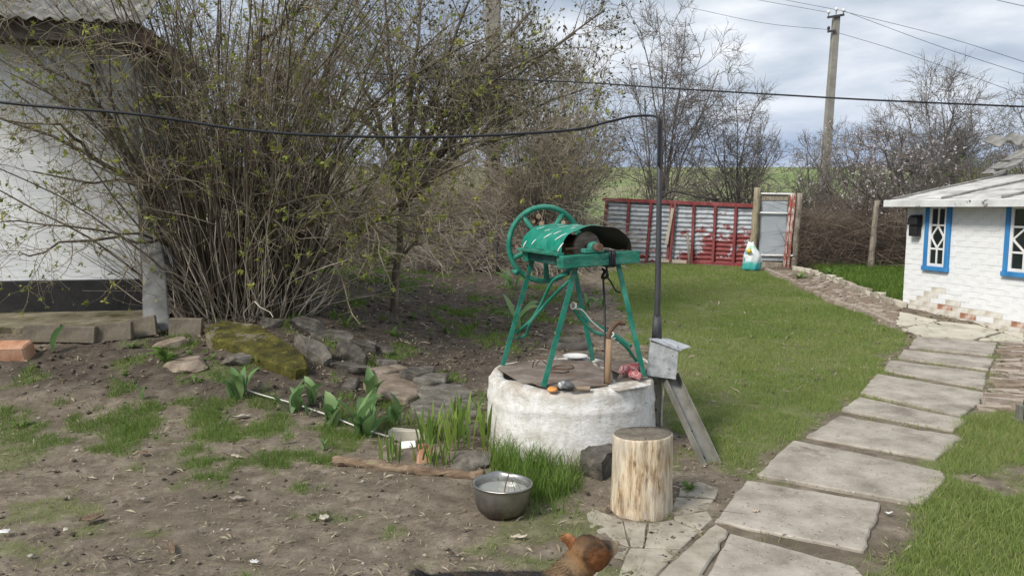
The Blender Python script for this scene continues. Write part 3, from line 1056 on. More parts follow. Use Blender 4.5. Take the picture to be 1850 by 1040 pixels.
for i, uv in enumerate([
        [(1060, 926), (1072, 918), (1124, 938), (1130, 960), (1137, 986), (1100, 974), (1066, 950)],
        [(1127, 939), (1169, 944), (1162, 986), (1140, 985), (1132, 960)],
        [(1172, 944), (1216, 938), (1264, 958), (1230, 990), (1165, 988)],
        [(1139, 989), (1228, 993), (1205, 1018), (1150, 1070), (1112, 1050)],
        [(1222, 897), (1289, 901), (1280, 918), (1240, 927), (1212, 927)],
        [(1228, 880), (1262, 868), (1298, 882), (1292, 898), (1226, 894)],
        [(1050, 972), (1099, 977), (1136, 989), (1108, 1050), (1060, 1070), (1040, 1000)],
        [(1218, 931), (1278, 922), (1287, 936), (1266, 955), (1220, 938)]]):
    slab_obj('cement_piece', uv, M['cement'], crk, 0.004 + 0.003 * (i % 2), 0.05, seed=60 + i, jag=0.006, tilt=0.002, bevel=0.004)

# ------------------------------------------------------------------ brick paths


def brick_mesh(name, size, seed, jit=0.004, bev=0.10):
    rng = np.random.default_rng(seed)
    bm = bmesh.new()
    bmesh.ops.create_cube(bm, size=1)
    for v in bm.verts:
        v.co = Vector(v.co[k] * size[k] + rng.normal() * jit for k in range(3))
    bmesh.ops.bevel(bm, geom=list(bm.edges), offset=min(size) * bev, segments=1, affect='EDGES')
    me = bpy.data.meshes.new(name)
    bm.to_mesh(me)
    bm.free()
    return me


def with_mat(me, mat):
    me.materials.append(mat)
    return me


def place(name, me, loc, rot, parent=None):
    o = bpy.data.objects.new(name, me)
    COL.objects.link(o)
    o.location = loc
    o.rotation_euler = rot
    if parent is not None:
        o.parent = parent
        q, off = parent, Vector((0, 0, 0))
        while q is not None:
            off += q.location
            q = q.parent
        o.location = Vector(loc) - off
    return o


PB = [with_mat(brick_mesh('path_brick', (0.25, 0.115, 0.065), 100 + k, 0.006), M['path_brick' if k < 5 else 'path_brick_pale']) for k in range(7)]
bpath = thing('brick_path', 'sunken path of worn red bricks running to the gate', None, kind='structure')
rng = np.random.default_rng(5)
LE = arc_pts([gz(u, v) for u, v in [(1384, 490), (1420, 506), (1500, 545), (1560, 566), (1612, 590)]], 60)
RE = arc_pts([gz(u, v) for u, v in [(1432, 490), (1470, 498), (1530, 520), (1575, 538), (1622, 556)]], 60)


def pol(P, t):
    f = t * (len(P) - 1)
    i = min(int(f), len(P) - 2)
    return P[i].lerp(P[i + 1], f - i)


rows = 46
for r in range(rows):
    t = (r + 0.5) / rows
    a, b = pol(LE, t), pol(RE, t)
    w = (b - a).length
    nb = max(2, int(w / 0.262))
    e = (b - a).normalized()
    off = 0.13 if r % 2 else 0.0
    for k in range(nb):
        p = a + e * (0.13 + off + k * 0.262 + rng.normal() * 0.008)
        if (p - a).length > w - 0.06:
            continue
        z = hz(p.x, p.y) + 0.0 + rng.normal() * 0.006
        place('brick', PB[rng.integers(7)], (p.x, p.y, z), (rng.normal() * 0.03, rng.normal() * 0.03, math.atan2(e.y, e.x) + rng.normal() * 0.05), bpath)
# low whitish kerb of bricks on edge along its right side
KB = [with_mat(brick_mesh('kerb_brick', (0.24, 0.10, 0.12), 130 + k, 0.012), M[('cement_pale', 'path_brick_pale', 'cement')[k % 3]]) for k in range(4)]
for k in range(21):
    p, q = pol(RE, k / 21), pol(RE, (k + 1) / 21)
    e = (q - p)
    c = (p + q) / 2 + Vector((e.y, -e.x, 0)).normalized() * -0.07
    place('kerb_brick', KB[rng.integers(4)], (c.x, c.y, hz(c.x, c.y) + 0.035 + rng.normal() * 0.012), (rng.normal() * 0.06, rng.normal() * 0.06, math.atan2(e.y, e.x) + rng.normal() * 0.08), bpath)
for k in range(22):
    p, q = pol(LE, k / 22), pol(LE, (k + 1) / 22)
    e = (q - p)
    c = (p + q) / 2
    place('edge_brick', PB[5 + k % 2], (c.x, c.y, hz(c.x, c.y) + 0.012), (R(90), 0, math.atan2(e.y, e.x) + rng.normal() * 0.05), bpath)
# narrow bricks set on edge beside the slabs, in front of the shed
strip = thing('brick_strip', 'narrow worn bricks laid on edge beside the slab path', None, kind='structure')
SB = [with_mat(brick_mesh('strip_brick', (0.24, 0.055, 0.07), 150 + k, 0.009), M['path_brick' if k % 2 else 'path_brick_pale']) for k in range(6)]
LS = [gz(u, v) for u, v in [(1808, 622), (1800, 655), (1792, 690), (1780, 725), (1772, 742)]]
for r in range(36):
    t = r / 35
    a = pol(LS, t)
    for k in range(4):
        p = a + Vector((0.13 + k * 0.25 + (0.12 if r % 2 else 0) + rng.normal() * 0.02, -0.03 * k + rng.normal() * 0.012, 0))
        if rng.random() < 0.06:
            continue
        place('brick', SB[rng.integers(6)], (p.x, p.y, hz(p.x, p.y) + 0.0 + rng.normal() * 0.009), (rng.normal() * 0.06, rng.normal() * 0.05, R(-8) + rng.normal() * 0.09), strip)

# ------------------------------------------------------------------ long house on the left
HC = Vector((at(262, 560, 8.3).x, 8.3, 0))
hyaw = R(9)
hw = Vector((math.cos(hyaw), math.sin(hyaw), 0))            # along the front wall, to the right
hb = Vector((-math.sin(hyaw), math.cos(hyaw), 0))           # backwards, into the house
LEDGE = vp(262, 559, HC, HC + hw).z
TARTOP = vp(150, 505, HC, HC + hw).z
EAVE = vp(150, 82, HC, HC + hw).z
house = thing('white_house', 'long whitewashed house with a black tarred plinth behind the bush', 'house', (HC.x, HC.y, 0))


def hpt(s, d, z):
    p = HC + hw * s + hb * d
    return Vector((p.x, p.y, z))


def slope_box(mb, f, s0, s1, d0, d1, z0, z1):
    vs_ = [f(s, d, z) for s in (s0, s1) for d in (d0, d1) for z in (z0, z1)]
    mb.add(vs_, [(0, 1, 3, 2), (4, 6, 7, 5), (0, 4, 5, 1), (2, 3, 7, 6), (0, 2, 6, 4), (1, 5, 7, 3)])


mb = MB()
slope_box(mb, hpt, -5.2, 0, 0, 1.7, 0.1, EAVE)
mb.build('wall', M['house_white'], house, bevel=0.02)
mb = MB()
slope_box(mb, hpt, -5.2, 0.03, -0.03, 1.73, 0.1, TARTOP)
mb.build('plinth', M['tar'], house, bevel=0.012)
# the cement ledge along the foot of the wall, its front edge broken
mb = MB()
rng = np.random.default_rng(3)
n = 60
top, bot, back = [], [], []
for k in range(n + 1):
    s = -4.9 + k / n * 5.25
    j = float(fbm(np.array([s]), np.array([0.0]), 3.0, 4, 2)[0] - 0.5) * 0.16
    p = hpt(s, -0.98 + j + max(0, s + 0.2) * 0.9, LEDGE - 0.02 - 0.02 * rng.random())
    top.append(p)
    bot.append(Vector((p.x, p.y + 0.03, p.z - 0.13)))
    back.append(hpt(s, 0.0, LEDGE))
vs_ = bot + top + back
fs = []
for k in range(n):
    fs += [(k, k + 1, n + 2 + k, n + 1 + k), (n + 1 + k, n + 2 + k, 2 * n + 3 + k, 2 * n + 2 + k)]
mb.add(vs_, fs)
mb.build('ledge', simple('mossy_cement', [(0.3, (0.10, 0.086, 0.05)), (0.5, (0.185, 0.16, 0.105)), (0.7, (0.30, 0.265, 0.19))], 4, 0.92, bump=0.6, bscale=30,
                         spot=[(3, 0.57, (0.085, 0.082, 0.025), 0.1)]), house)
# eaves and roof
mb = MB()
slope_box(mb, hpt, -5.3, 0.25, -0.45, 1.95, EAVE, EAVE + 0.05)
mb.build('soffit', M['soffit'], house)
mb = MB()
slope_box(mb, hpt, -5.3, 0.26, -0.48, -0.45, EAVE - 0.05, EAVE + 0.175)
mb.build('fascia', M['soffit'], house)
mb = MB()
K, J = 150, 6
vs_, fs = [], []
for j in range(J + 1):
    for k in range(K + 1):
        s = -5.4 + k / K * 5.72
        d = -0.58 + j / J * 2.2
        vs_.append(hpt(s, d, EAVE + 0.14 + (d + 0.58) * 0.62 + 0.022 * math.sin(s * 2 * math.pi / 0.15)))
for j in range(J):
    for k in range(K):
        a = j * (K + 1) + k
        fs.append((a, a + 1, a + K + 2, a + K + 1))
rf = MB().add(vs_, fs).build('roof', M['asbestos'], house, smooth=True)
rf.modifiers.new('thick', 'SOLIDIFY').thickness = 0.012
mb = MB()
slope_box(mb, hpt, 0.262, 0.32, -0.5, 2.0, EAVE - 0.10, EAVE + 0.10)
mb.build('verge_board', simple('verge_board', [(0.3, (0.075, 0.032, 0.026)), (0.7, (0.13, 0.065, 0.05))], 6, 0.8), house)
# downpipe at the corner
pc = hpt(0.10, -0.10, 0)
mb = MB()
mb.tube([Vector((pc.x, pc.y, 1.25)), Vector((pc.x, pc.y, EAVE + 0.02))], 0.028, 10)
mb.build('downpipe', M['galv'], house, smooth=True)
# bent grey sheet that leads the water from the corner
g0, g1 = at(268, 420, 8.1), at(289, 594, 7.2)
mb = MB()
vs_, fs = [], []
J, K = 16, 10
ax = (g1 - g0)
sd = Vector((1, 0.1, 0)).normalized()
nn = sd.cross(ax.normalized()).normalized()
for j in range(J + 1):
    t = j / J
    w = 0.105 + 0.02 * t
    for k in range(K + 1):
        a = -1 + 2 * k / K
        rag = 0.03 * math.sin(5 * a) + 0.045 * a if j == J else 0
        vs_.append(g0 + ax * (t + rag * 0.6) + sd * a * w - nn * (0.022 * (1 - a * a) * (1 - 0.25 * t)) + sd * 0.02 * math.sin(t * 5))
for j in range(J):
    for k in range(K):
        a = j * (K + 1) + k
        fs.append((a, a + 1, a + K + 2, a + K + 1))
gs = tag(MB().add(vs_, fs).build('gutter_sheet', M['gutter'], smooth=True), 'bent grey sheet hanging at the corner of the white house', 'gutter')
gs.modifiers.new('thick', 'SOLIDIFY').thickness = 0.014

# ------------------------------------------------------------------ whitewashed brick shed on the right
SA, SB2 = gz(1631, 554), gz(1850, 603)
sw = Vector((SB2.x - SA.x, SB2.y - SA.y, 0)).normalized()    # along the front wall, towards the right edge
sback = Vector((-sw.y, sw.x, 0))                             # into the shed
if sback.y < 0:
    sback = -sback


def spt(s, d, z):
    p = SA + sw * s + sback * d
    return Vector((p.x, p.y, z))


def s_of(u, v=450):
    p = vp(u, v, SA, SA + sw)
    return (p - SA).dot(sw), p.z


SEAVE = vp(1700, 369, SA, SA + sw).z
SLEN = 2.9
shed = thing('brick_shed', 'low whitewashed brick shed with blue window frames', 'shed', (SA.x, SA.y, 0))
mb = MB()
slope_box(mb, spt, 0.01, SLEN, 0.0005, 2.4, -0.1, SEAVE + 0.06)
wall = mb.build('wall', M['mortar'], shed)
wins = []
for u0, u1, v0, v1 in ((1670, 1722, 372, 489),):
    s0, zb = s_of(u0, 487)
    s1, zt = s_of(u1, 372)
    wins.append((s0, s1, zb, SEAVE - 0.015))
wwid = wins[0][1] - wins[0][0]
s2, zb2 = s_of(1814, 498)
wins.append((s2, s2 + wwid * 1.25, zb2, SEAVE - 0.015))
rng = np.random.default_rng(11)
BM = {}
for mn in ('brick_white', 'brick_cream', 'brick_red'):
    BM[mn] = [with_mat(brick_mesh('brick', (0.2575, 0.07, 0.0750), 200 + k, 0.0015, 0.035), M[mn]) for k in range(4)]
BH = {}
for mn in ('brick_white', 'brick_cream', 'brick_red'):
    BH[mn] = [with_mat(brick_mesh('brick', (0.1275, 0.07, 0.0750), 220 + k, 0.0015, 0.035), M[mn]) for k in range(3)]
wyaw = math.atan2(sw.y, sw.x)
RED_AT = [s_of(1708, 551), s_of(1748, 571), s_of(1832, 588)]
row = 0
zz = hz(SA.x, SA.y) - 0.32
while zz < SEAVE + 0.05:
    s = 0.0 if row % 2 == 0 else -0.13
    first = True
    while s < SLEN - 0.1:
        half = first and row % 2 == 1
        L = 0.12 if half else 0.25
        if half:
            s = 0.0
        first = False
        c = s + L / 2
        zc = zz + 0.035
        ground = float(H(*spt(c, 0, 0)[:2]))
        lo_, hi_ = s, s + L
        for w in wins:
            if w[2] - 0.02 < zc < w[3] + 0.02:
                if lo_ < w[0] < hi_ <= w[1] + 0.03:
                    hi_ = w[0] - 0.003
                elif w[0] - 0.03 <= lo_ < w[1] < hi_:
                    lo_ = w[1] + 0.003
                elif lo_ >= w[0] - 0.03 and hi_ <= w[1] + 0.03:
                    hi_ = lo_
        if zc > ground - 0.06 and hi_ - lo_ > 0.03 and s < 2.3:
            c = (lo_ + hi_) / 2
            hgt = zc - ground
            lim = 0.10 + 0.06 * math.sin(c * 2.1 + 0.3) + 0.16 * min(1, c / 1.5) + rng.normal() * 0.05
            mn = 'brick_white'
            if hgt < lim:
                mn = 'brick_cream' if rng.random() < 0.72 else 'brick_white'
            if any(abs(c - a) < 0.13 and abs(zc - b) < 0.036 for a, b in RED_AT):
                mn = 'brick_red'
            me = BH[mn][rng.integers(3)] if half else BM[mn][rng.integers(4)]
            prd = rng.random() * 0.0018 - (0.001 if mn == 'brick_red' else 0)
            p = spt(c, 0.03 - prd, zc + rng.normal() * 0.002)
            place('brick', me, (p.x, p.y, p.z), (0, rng.normal() * 0.004, wyaw + rng.normal() * 0.004), wall).scale = ((hi_ - lo_) / L, 1, 1)
        s += L + 0.009
    zz += 0.0755
    row += 1


def shed_window(s0, s1, z0, z1):
    """blue casing > white sash, glazing bars and panes"""
    fr = 0.062
    mb = MB()

    def bx(m, a0, a1, b0, b1, d0, d1):
        slope_box(m, spt, a0, a1, d0, d1, b0, b1)
    bx(mb, s0, s0 + fr, z0 + fr, z1, -0.045, 0.0)
    bx(mb, s1 - fr, s1, z0 + fr, z1, -0.045, 0.0)
    bx(mb, s0 - 0.012, s1 + 0.012, z0, z0 + fr, -0.058, 0.0)
    win = mb.build('window', M['blue_paint'], shed, bevel=0.004)
    a0, a1, b0, b1 = s0 + fr, s1 - fr, z0 + fr, z1 - 0.005
    sf = 0.042
    mb = MB()
    bx(mb, a0, a0 + sf, b0, b1, -0.028, 0.02)
    bx(mb, a1 - sf, a1, b0, b1, -0.028, 0.02)
    bx(mb, a0 + sf, a1 - sf, b0, b0 + sf, -0.027, 0.02)
    bx(mb, a0 + sf, a1 - sf, b1 - sf, b1, -0.027, 0.02)
    mb.build('sash', M['sash_paint'], win, bevel=0.003)
    i0, i1, j0, j1 = a0 + sf, a1 - sf, b0 + sf, b1 - sf
    hgt = j1 - j0
    bar = 0.026
    t1, t2 = j0 + hgt * 0.27, j0 + hgt * 0.70
    cm = (i0 + i1) / 2
    mb = MB()
    for t in (t1, t2):
        bx(mb, i0, i1, t - bar / 2, t + bar / 2, -0.022, 0.015)
    bx(mb, cm - bar / 2, cm + bar / 2, j0, t1 - bar / 2, -0.021, 0.015)
    bx(mb, cm - bar / 2, cm + bar / 2, t2 + bar / 2, j1, -0.021, 0.015)
    m0, m1 = t1 + bar / 2, t2 - bar / 2
    mc = (m0 + m1) / 2
    for p, q in (((cm, m0), (i0, mc)), ((i0, mc), (cm, m1)), ((cm, m1), (i1, mc)), ((i1, mc), (cm, m0))):
        mb.bar(spt(p[0], -0.009, p[1]), spt(q[0], -0.009, q[1]), 0.026, 0.026, up=(sback.x, sback.y, 0))
    for p, q in (((i0, mc), (i0 + 0.03, mc)), ((i1 - 0.03, mc), (i1, mc))):
        bx(mb, p[0], q[0], mc - bar / 2, mc + bar / 2, -0.018, 0.014)
    mb.build('glazing_bar', M['sash_paint'], win, bevel=0.002)
    polys = [[(i0, j0), (cm, j0), (cm, t1), (i0, t1)], [(cm, j0), (i1, j0), (i1, t1), (cm, t1)],
             [(i0, t2), (cm, t2), (cm, j1), (i0, j1)], [(cm, t2), (i1, t2), (i1, j1), (cm, j1)],
             [(cm, m0), (i1, mc), (cm, m1), (i0, mc)],
             [(i0, m0), (cm, m0), (i0, mc)], [(cm, m0), (i1, m0), (i1, mc)], [(i0, mc), (cm, m1), (i0, m1)], [(i1, mc), (i1, m1), (cm, m1)]]
    for pl in polys:
        k = len(pl)
        mb = MB().add([spt(a, -0.010, b) for a, b in pl] + [spt(a, -0.004, b) for a, b in pl],
                      [tuple(range(k)), tuple(range(2 * k - 1, k - 1, -1))] + [(q, (q + 1) % k, k + (q + 1) % k, k + q) for q in range(k)])
        mb.build('pane', M['pane'], win)


for w in wins:
    shed_window(*w)
# no room behind the panes: its darkness is painted into their opaque colour; roof of white painted sheets with dark battens
ROV = -0.26
re0 = spt(-0.22, ROV, 0)
p_eave_l = vp(1600, 363, re0, re0 + sw)
EZ = p_eave_l.z
se = (p_eave_l - SA).dot(sw)
q = vp(1816, 316, p_eave_l, p_eave_l + sback)
RD = (q - p_eave_l).dot(sback)
RISE = (q.z - EZ) / RD


def rpt(s, d, z=0):
    p = SA + sw * s + sback * (ROV + d)
    return Vector((p.x, p.y, EZ + d * RISE + z))


mb = MB()
slope_box(mb, rpt, se, SLEN + 0.3, 0, RD, -0.03, 0.0)
mb.build('roof', M['roof_white'], shed)
mb = MB()
slope_box(mb, rpt, se - 0.01, SLEN + 0.3, -0.03, -0.002, -0.085, 0.012)
mb.build('fascia', M['fascia'], shed, bevel=0.004)
mb = MB()
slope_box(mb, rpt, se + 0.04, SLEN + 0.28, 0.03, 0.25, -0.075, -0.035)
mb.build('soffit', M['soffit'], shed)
for s0 in (se + 0.03, s_of(1713)[0], s_of(1822)[0]):
    mb = MB()
    pts = [rpt(s0 + 0.02 * math.sin(k * 1.7), 0.10 + k / 8 * (RD - 0.12), 0.014) for k in range(9)]
    mb.tube(pts, 0.019, 6)
    mb.build('batten', M['asbestos'], shed)

mx0, mz0 = s_of(1660, 408)
t = thing('mailbox', 'black metal letter box hung on the white shed wall by the window', 'mailbox', spt(mx0, -0.06, mz0 - 0.15))
mb = MB()
hw_, hh = 0.085, 0.30
prof = [(-0.02, 0.0), (-0.11, 0.0), (-0.115, 0.16), (-0.02, 0.16)]
vs_ = []
for s_ in (mx0 - hw_ * 0.85, mx0 + hw_ * 0.85):
    vs_ += [spt(s_, d, mz0 - 0.15 + z) for d, z in prof]
mb.add(vs_, [(0, 1, 2, 3), (7, 6, 5, 4)] + [(k, (k + 1) % 4, 4 + (k + 1) % 4, 4 + k) for k in range(4)])
mb.build('box', M['black'], t, bevel=0.006)
mb = MB()
prof = [(-0.02, 0.155), (-0.135, 0.165), (-0.13, 0.26), (-0.085, 0.305), (-0.02, 0.315)]
vs_ = []
for s_ in (mx0 - hw_, mx0 + hw_):
    vs_ += [spt(s_, d, mz0 - 0.15 + z) for d, z in prof]
mb.add(vs_, [tuple(range(5)), tuple(range(9, 4, -1))] + [(k, (k + 1) % 5, 5 + (k + 1) % 5, 5 + k) for k in range(5)])
mb.build('lid', M['black'], t, bevel=0.006)

# taller building with a rough slate roof behind the shed
t = thing('slate_roofed_building', 'grey slate roofed outbuilding rising behind the white shed', 'outbuilding', (7.9, 12.4, hz(7.9, 12.4)))
Yb = 12.6
a0, a1 = at(1796, 312, Yb), at(1862, 272, Yb)
mb = MB()
mb.add([(a0.x + 0.05, Yb + 0.1, 0), (a0.x + 3.5, Yb + 0.1, 0), (a0.x + 3.5, Yb + 0.1, a0.z - 0.03), (a0.x + 0.05, Yb + 0.1, a0.z - 0.03),
        (a0.x + 0.4, Yb + 0.6, 0), (a0.x + 3.5, Yb + 0.6, 0), (a0.x + 3.5, Yb + 0.6, a0.z - 0.03), (a0.x + 0.4, Yb + 0.6, a0.z - 0.03)],
       [(0, 1, 2, 3), (4, 7, 6, 5), (0, 3, 7, 4), (1, 5, 6, 2), (3, 2, 6, 7)])
mb.build('wall', M['house_white'], t)
rng = np.random.default_rng(8)
sl = (a1.z - a0.z) / (a1.x - a0.x)
SM = [with_mat(brick_mesh('slate', (0.20, 0.30, 0.018), 300 + k, 0.012), M['asbestos']) for k in range(4)]
roofm = MB().box((a0.x + 1.25, Yb + 0.25, a0.z + sl * 1.25 - 0.06), (2.6, 0.5, 0.05), Euler((0, -math.atan(sl), 0))).build('roof', M['felt'], t)
for i in range(9):
    for j in range(2):
        x = a0.x - 0.02 + i * 0.15 + j * 0.1
        y = Yb - 0.08 + j * 0.27
        place('slate', SM[rng.integers(4)], (x, y, a0.z + (x - a0.x) * sl + 0.0 + rng.normal() * 0.008), (rng.normal() * 0.05, -math.atan(sl) + 0.08 + rng.normal() * 0.04, rng.normal() * 0.06), roofm)
c0 = at(1806, 262, 11.2)
mb = MB()
K, J = 40, 4
vs_, fs = [], []
for j in range(J + 1):
    for k in range(K + 1):
        x = c0.x + k / K * 0.95
        y = c0.y + j / J * 0.4
        vs_.append((x, y, c0.z + 0.045 * math.sin((x - c0.x) * 2 * math.pi / 0.30 - 1.2) + (x - c0.x) * 0.10 + j / J * 0.12))
for j in range(J):
    for k in range(K):
        a = j * (K + 1) + k
        fs.append((a, a + 1, a + K + 2, a + K + 1))
aw = MB().add(vs_, fs).build('wavy_canopy_sheet', M['asbestos'], smooth=True)
aw.modifiers.new('thick', 'SOLIDIFY').thickness = 0.022
tag(aw, 'wavy grey roofing sheet jutting out above the shed roof', 'roofing sheet')
mb = MB()
for dx, dy in ((0.88, 0.08), (0.88, 0.33)):
    mb.bar((c0.x + dx, c0.y + dy, hz(c0.x + dx, c0.y + dy) - 0.1), (c0.x + dx, c0.y + dy, c0.z + 0.02), 0.09, 0.09, up=(0, 1, 0))
tag(mb.build('canopy_post', M['old_wood'], aw), None)
aw.children[0].location = (0, 0, 0)

# ------------------------------------------------------------------ red sheet fence and gate
FY0 = gz(1088, 470)
FY1 = gz(1352, 480)
fd = Vector((FY1.x - FY0.x, FY1.y - FY0.y, 0)).normalized()
fn = Vector((fd.y, -fd.x, 0))            # towards the yard


def fp(u, v, off=0.0):
    return vp(u, v, FY0, FY1) + fn * off


fence = thing('red_fence', 'rusty red framed fence of peeling corrugated sheets', 'fence', (FY0.x, FY0.y, FY0.z))
TOPS = [1098, 1138, 1178, 1215, 1255, 1294, 1331, 1366]
BOTS = [1086, 1130, 1168, 1206, 1250, 1288, 1325, 1360]


def vtop(u):
    return 359 + (u - 1090) * 0.040


def vbot(u):
    return 466 + (u - 1090) * 0.040


for k in range(7):
    a, b = fp(TOPS[k], vtop(TOPS[k]) + 4), fp(TOPS[k + 1], vtop(TOPS[k + 1]) + 4)
    c, d = fp(BOTS[k], vbot(BOTS[k]) + 3), fp(BOTS[k + 1], vbot(BOTS[k + 1]) + 3)
    vs_, fs = [], []
    J = 13 * 6
    for j in range(J + 1):
        tt = j / J
        w = 0.016 * math.sin(tt * 13 * 2 * math.pi)
        p, q = c.lerp(a, tt), d.lerp(b, tt)
        for i in range(4):
            vs_.append(p.lerp(q, i / 3) + fn * w + Vector((0, 0, 0.006 * math.sin(k * 3 + i))))
    for j in range(J):
        for i in range(3):
            x = j * 4 + i
            fs.append((x, x + 1, x + 5, x + 4))
    sh = MB().add(vs_, fs).build('sheet', M['red_sheet'], fence, smooth=True)
for k in range(8):
    mb = MB()
    mb.bar(fp(BOTS[k], vbot(BOTS[k]) + 8, 0.045), fp(TOPS[k], vtop(TOPS[k]) - 1, 0.045), 0.062, 0.05, up=fn)
    mb.build('post', M['red_paint'], fence, bevel=0.005)
mb = MB()
mb.bar(fp(1213, 472, 0.10), fp(1222, 366, 0.10), 0.06, 0.03, up=fn)
mb.build('post', M['red_paint'], fence, bevel=0.005)
mb = MB()
mb.bar(fp(1090, vtop(1090) + 1, 0.05), fp(1368, vtop(1368) + 2, 0.05), 0.05, 0.085)
mb.build('top_rail', M['red_paint'], fence, bevel=0.006)
mb = MB()
mb.bar(fp(1230, vbot(1230) + 4, 0.04), fp(1360, vbot(1360) + 2, 0.04), 0.04, 0.10)
mb.build('bottom_rail', M['red_paint'], fence, bevel=0.006)
mb = MB()
mb.bar(fp(1192, 470, 0.06), fp(1242, 473, 0.06), 0.05, 0.075)
tag(mb.build('pale_plank', M['pale_wood'], bevel=0.004), 'pale plank lying along the foot of the red fence', 'plank')
mb = MB()
mb.bar(fp(1207, 441, 0.13), fp(1218.5, 376, 0.13), 0.075, 0.03, up=fn)
tag(mb.build('pale_lath', M['pale_wood'], bevel=0.003), 'pale new wooden lath fixed upright on the red fence', 'lath')
mb = MB()
b0 = fp(1254, 487, 0.35)
b0.z = hz(b0.x, b0.y) - 0.1
mb.tube([b0, fp(1249, 420, 0.32)], [0.034, 0.026], 8)
tag(mb.build('stake', M['old_wood'], smooth=True), 'short grey wooden stake standing in grass before the fence', 'stake')
mb = MB()
mb.tube(arc_pts([fp(1195, 357, -0.05), fp(1215, 346, -0.08), fp(1262, 356, -0.05), fp(1300, 360, -0.05)], 12), 0.018, 6)
tag(mb.build('black_strip', M['black'], smooth=True), 'black strip lying along the top of the red fence', 'strip')


def rough_post(name, mat, p0, p1, r0, r1, label, seed, n=10):
    rng = np.random.default_rng(seed)
    pts, rs = [], []
    for k in range(n + 1):
        tt = k / n
        p = Vector(p0).lerp(Vector(p1), tt)
        pts.append(p + Vector((rng.normal() * 0.006, rng.normal() * 0.006, 0)))
        rs.append(r0 + (r1 - r0) * tt + rng.normal() * r0 * 0.035)
    return tag(MB().tube(pts, rs, 10).build(name, mat, smooth=True), label, 'post')


gpL0 = fp(1358, 484, 0.12)
gpL0.z = hz(gpL0.x, gpL0.y) - 0.2
rough_post('gate_post', M['post_wood'], gpL0, fp(1371, 339, 0.12), 0.085, 0.075, 'thick yellowish gate post between red fence and gate', 4)
gpR0 = fp(1434, 490, 0.02)
gpR0.z -= 0.1
rough_post('gate_post', M['old_wood'], gpR0, fp(1446, 349, 0.02), 0.07, 0.06, 'grey gate post standing right of the mesh gate', 5)
pw = gz(1571, 490)
pw.z -= 0.2
rough_post('wooden_post', M['old_wood'], pw, at(1585, 362, pw.y), 0.075, 0.05, 'leaning weathered post standing alone in front of the thicket', 6)
gate = thing('gate', 'pale wire mesh garden gate with peeling red and white stile', 'gate', fp(1375, 488))
GO = 0.03


def quad_slab(mb, a, b, c, d, th):
    n_ = fn * th
    mb.add([a, b, c, d, a - n_, b - n_, c - n_, d - n_], [(0, 1, 2, 3), (7, 6, 5, 4), (0, 4, 5, 1), (1, 5, 6, 2), (2, 6, 7, 3), (3, 7, 4, 0)])


mb = MB()
quad_slab(mb, fp(1370, 470, GO), fp(1418, 471, GO), fp(1424, 362, GO), fp(1376, 362, GO), 0.01)
mb.build('backing_sheet', M['pale_sheet'], gate)
mb = MB()
quad_slab(mb, fp(1376, 362, GO + 0.02), fp(1424, 362, GO + 0.02), fp(1425, 350, GO + 0.02), fp(1377, 350, GO + 0.02), 0.03)
mb.build('top_board', M['old_wood'], gate)
mb = MB()
quad_slab(mb, fp(1366, 487, GO + 0.02), fp(1418, 488, GO + 0.02), fp(1420, 474, GO + 0.02), fp(1370, 472, GO + 0.02), 0.03)
mb.build('bottom_board', M['old_wood'], gate)
for v0, v1 in ((384, 385), (460, 461), (349.5, 350.5)):
    mb = MB()
    mb.bar(fp(1372, v0, GO + 0.05), fp(1434, v1, GO + 0.05), 0.03, 0.035)
    mb.build('rail', M['sash_paint'], gate, bevel=0.004)
for ub, ut, vt_, mt in ((1418, 1431, 350, 'red_white'), (1424.5, 1437, 349, 'red_white')):
    mb = MB()
    mb.bar(fp(ub, 484, GO + 0.06), fp(ut, vt_, GO + 0.06), 0.058, 0.04, up=fn)
    mb.build('stile', M[mt], gate, bevel=0.004)
# the wire mesh
mb = MB()
g00, g10, g01 = fp(1371, 468, GO + 0.035), fp(1418, 468, GO + 0.035), fp(1376, 364, GO + 0.035)
ex, ey = (g10 - g00), (g01 - g00)
nx_, ny_ = 9, 20


def zig(i, sgn):
    out = []
    for j in range(2 * ny_ + 1):
        f_ = (i + (0.5 if (j % 2) else 0) * sgn) / nx_
        out.append(g00 + ex * min(max(f_, 0), 1) + ey * (j / (2 * ny_)))
    return out


for i in range(nx_ + 1):
    for sg in (1, -1):
        mb.tube(zig(i, sg), 0.004, 3, caps=False)
tag(mb.build('wire_mesh', M['wire'], gate, fix=False), None, None, kind='stuff')

# bag of fertiliser in front of the gate post
bg = gz(1357, 490)
bag = thing('plastic_bag', 'white and turquoise plastic sack slumped against the gate post', 'sack', bg)
rng = np.random.default_rng(4)


def bag_shape():
    vs_, fs = [], []
    n, J = 28, 22
    for j in range(J + 1):
        tt = j / J
        zz_ = 0.60 * tt
        r = 0.19 * (1 - 0.15 * abs(tt - 0.25)) * (1 if tt < 0.5 else 1 - 0.62 * sm((tt - 0.5) / 0.5) ** 1.0)
        r *= min(1, (tt + 0.03) * 12) if tt < 0.08 else 1
        for k in range(n):
            a = 2 * math.pi * k / n
            f_ = 1 + 0.10 * math.sin(3 * a + 5 * tt) + 0.06 * math.sin(7 * a - 9 * tt) + 0.05 * rng.normal() * tt
            vs_.append((math.cos(a) * r * f_ * 1.0 + 0.04 * tt - 0.06 * tt * tt, math.sin(a) * r * f_ * 0.75, zz_ + 0.02 * math.sin(4 * a) * tt))
    for j in range(J):
        for k in range(n):
            fs.append((j * n + k, j * n + (k + 1) % n, (j + 1) * n + (k + 1) % n, (j + 1) * n + k))
    fs.append(tuple(J * n + k for k in range(n)))
    return vs_, fs


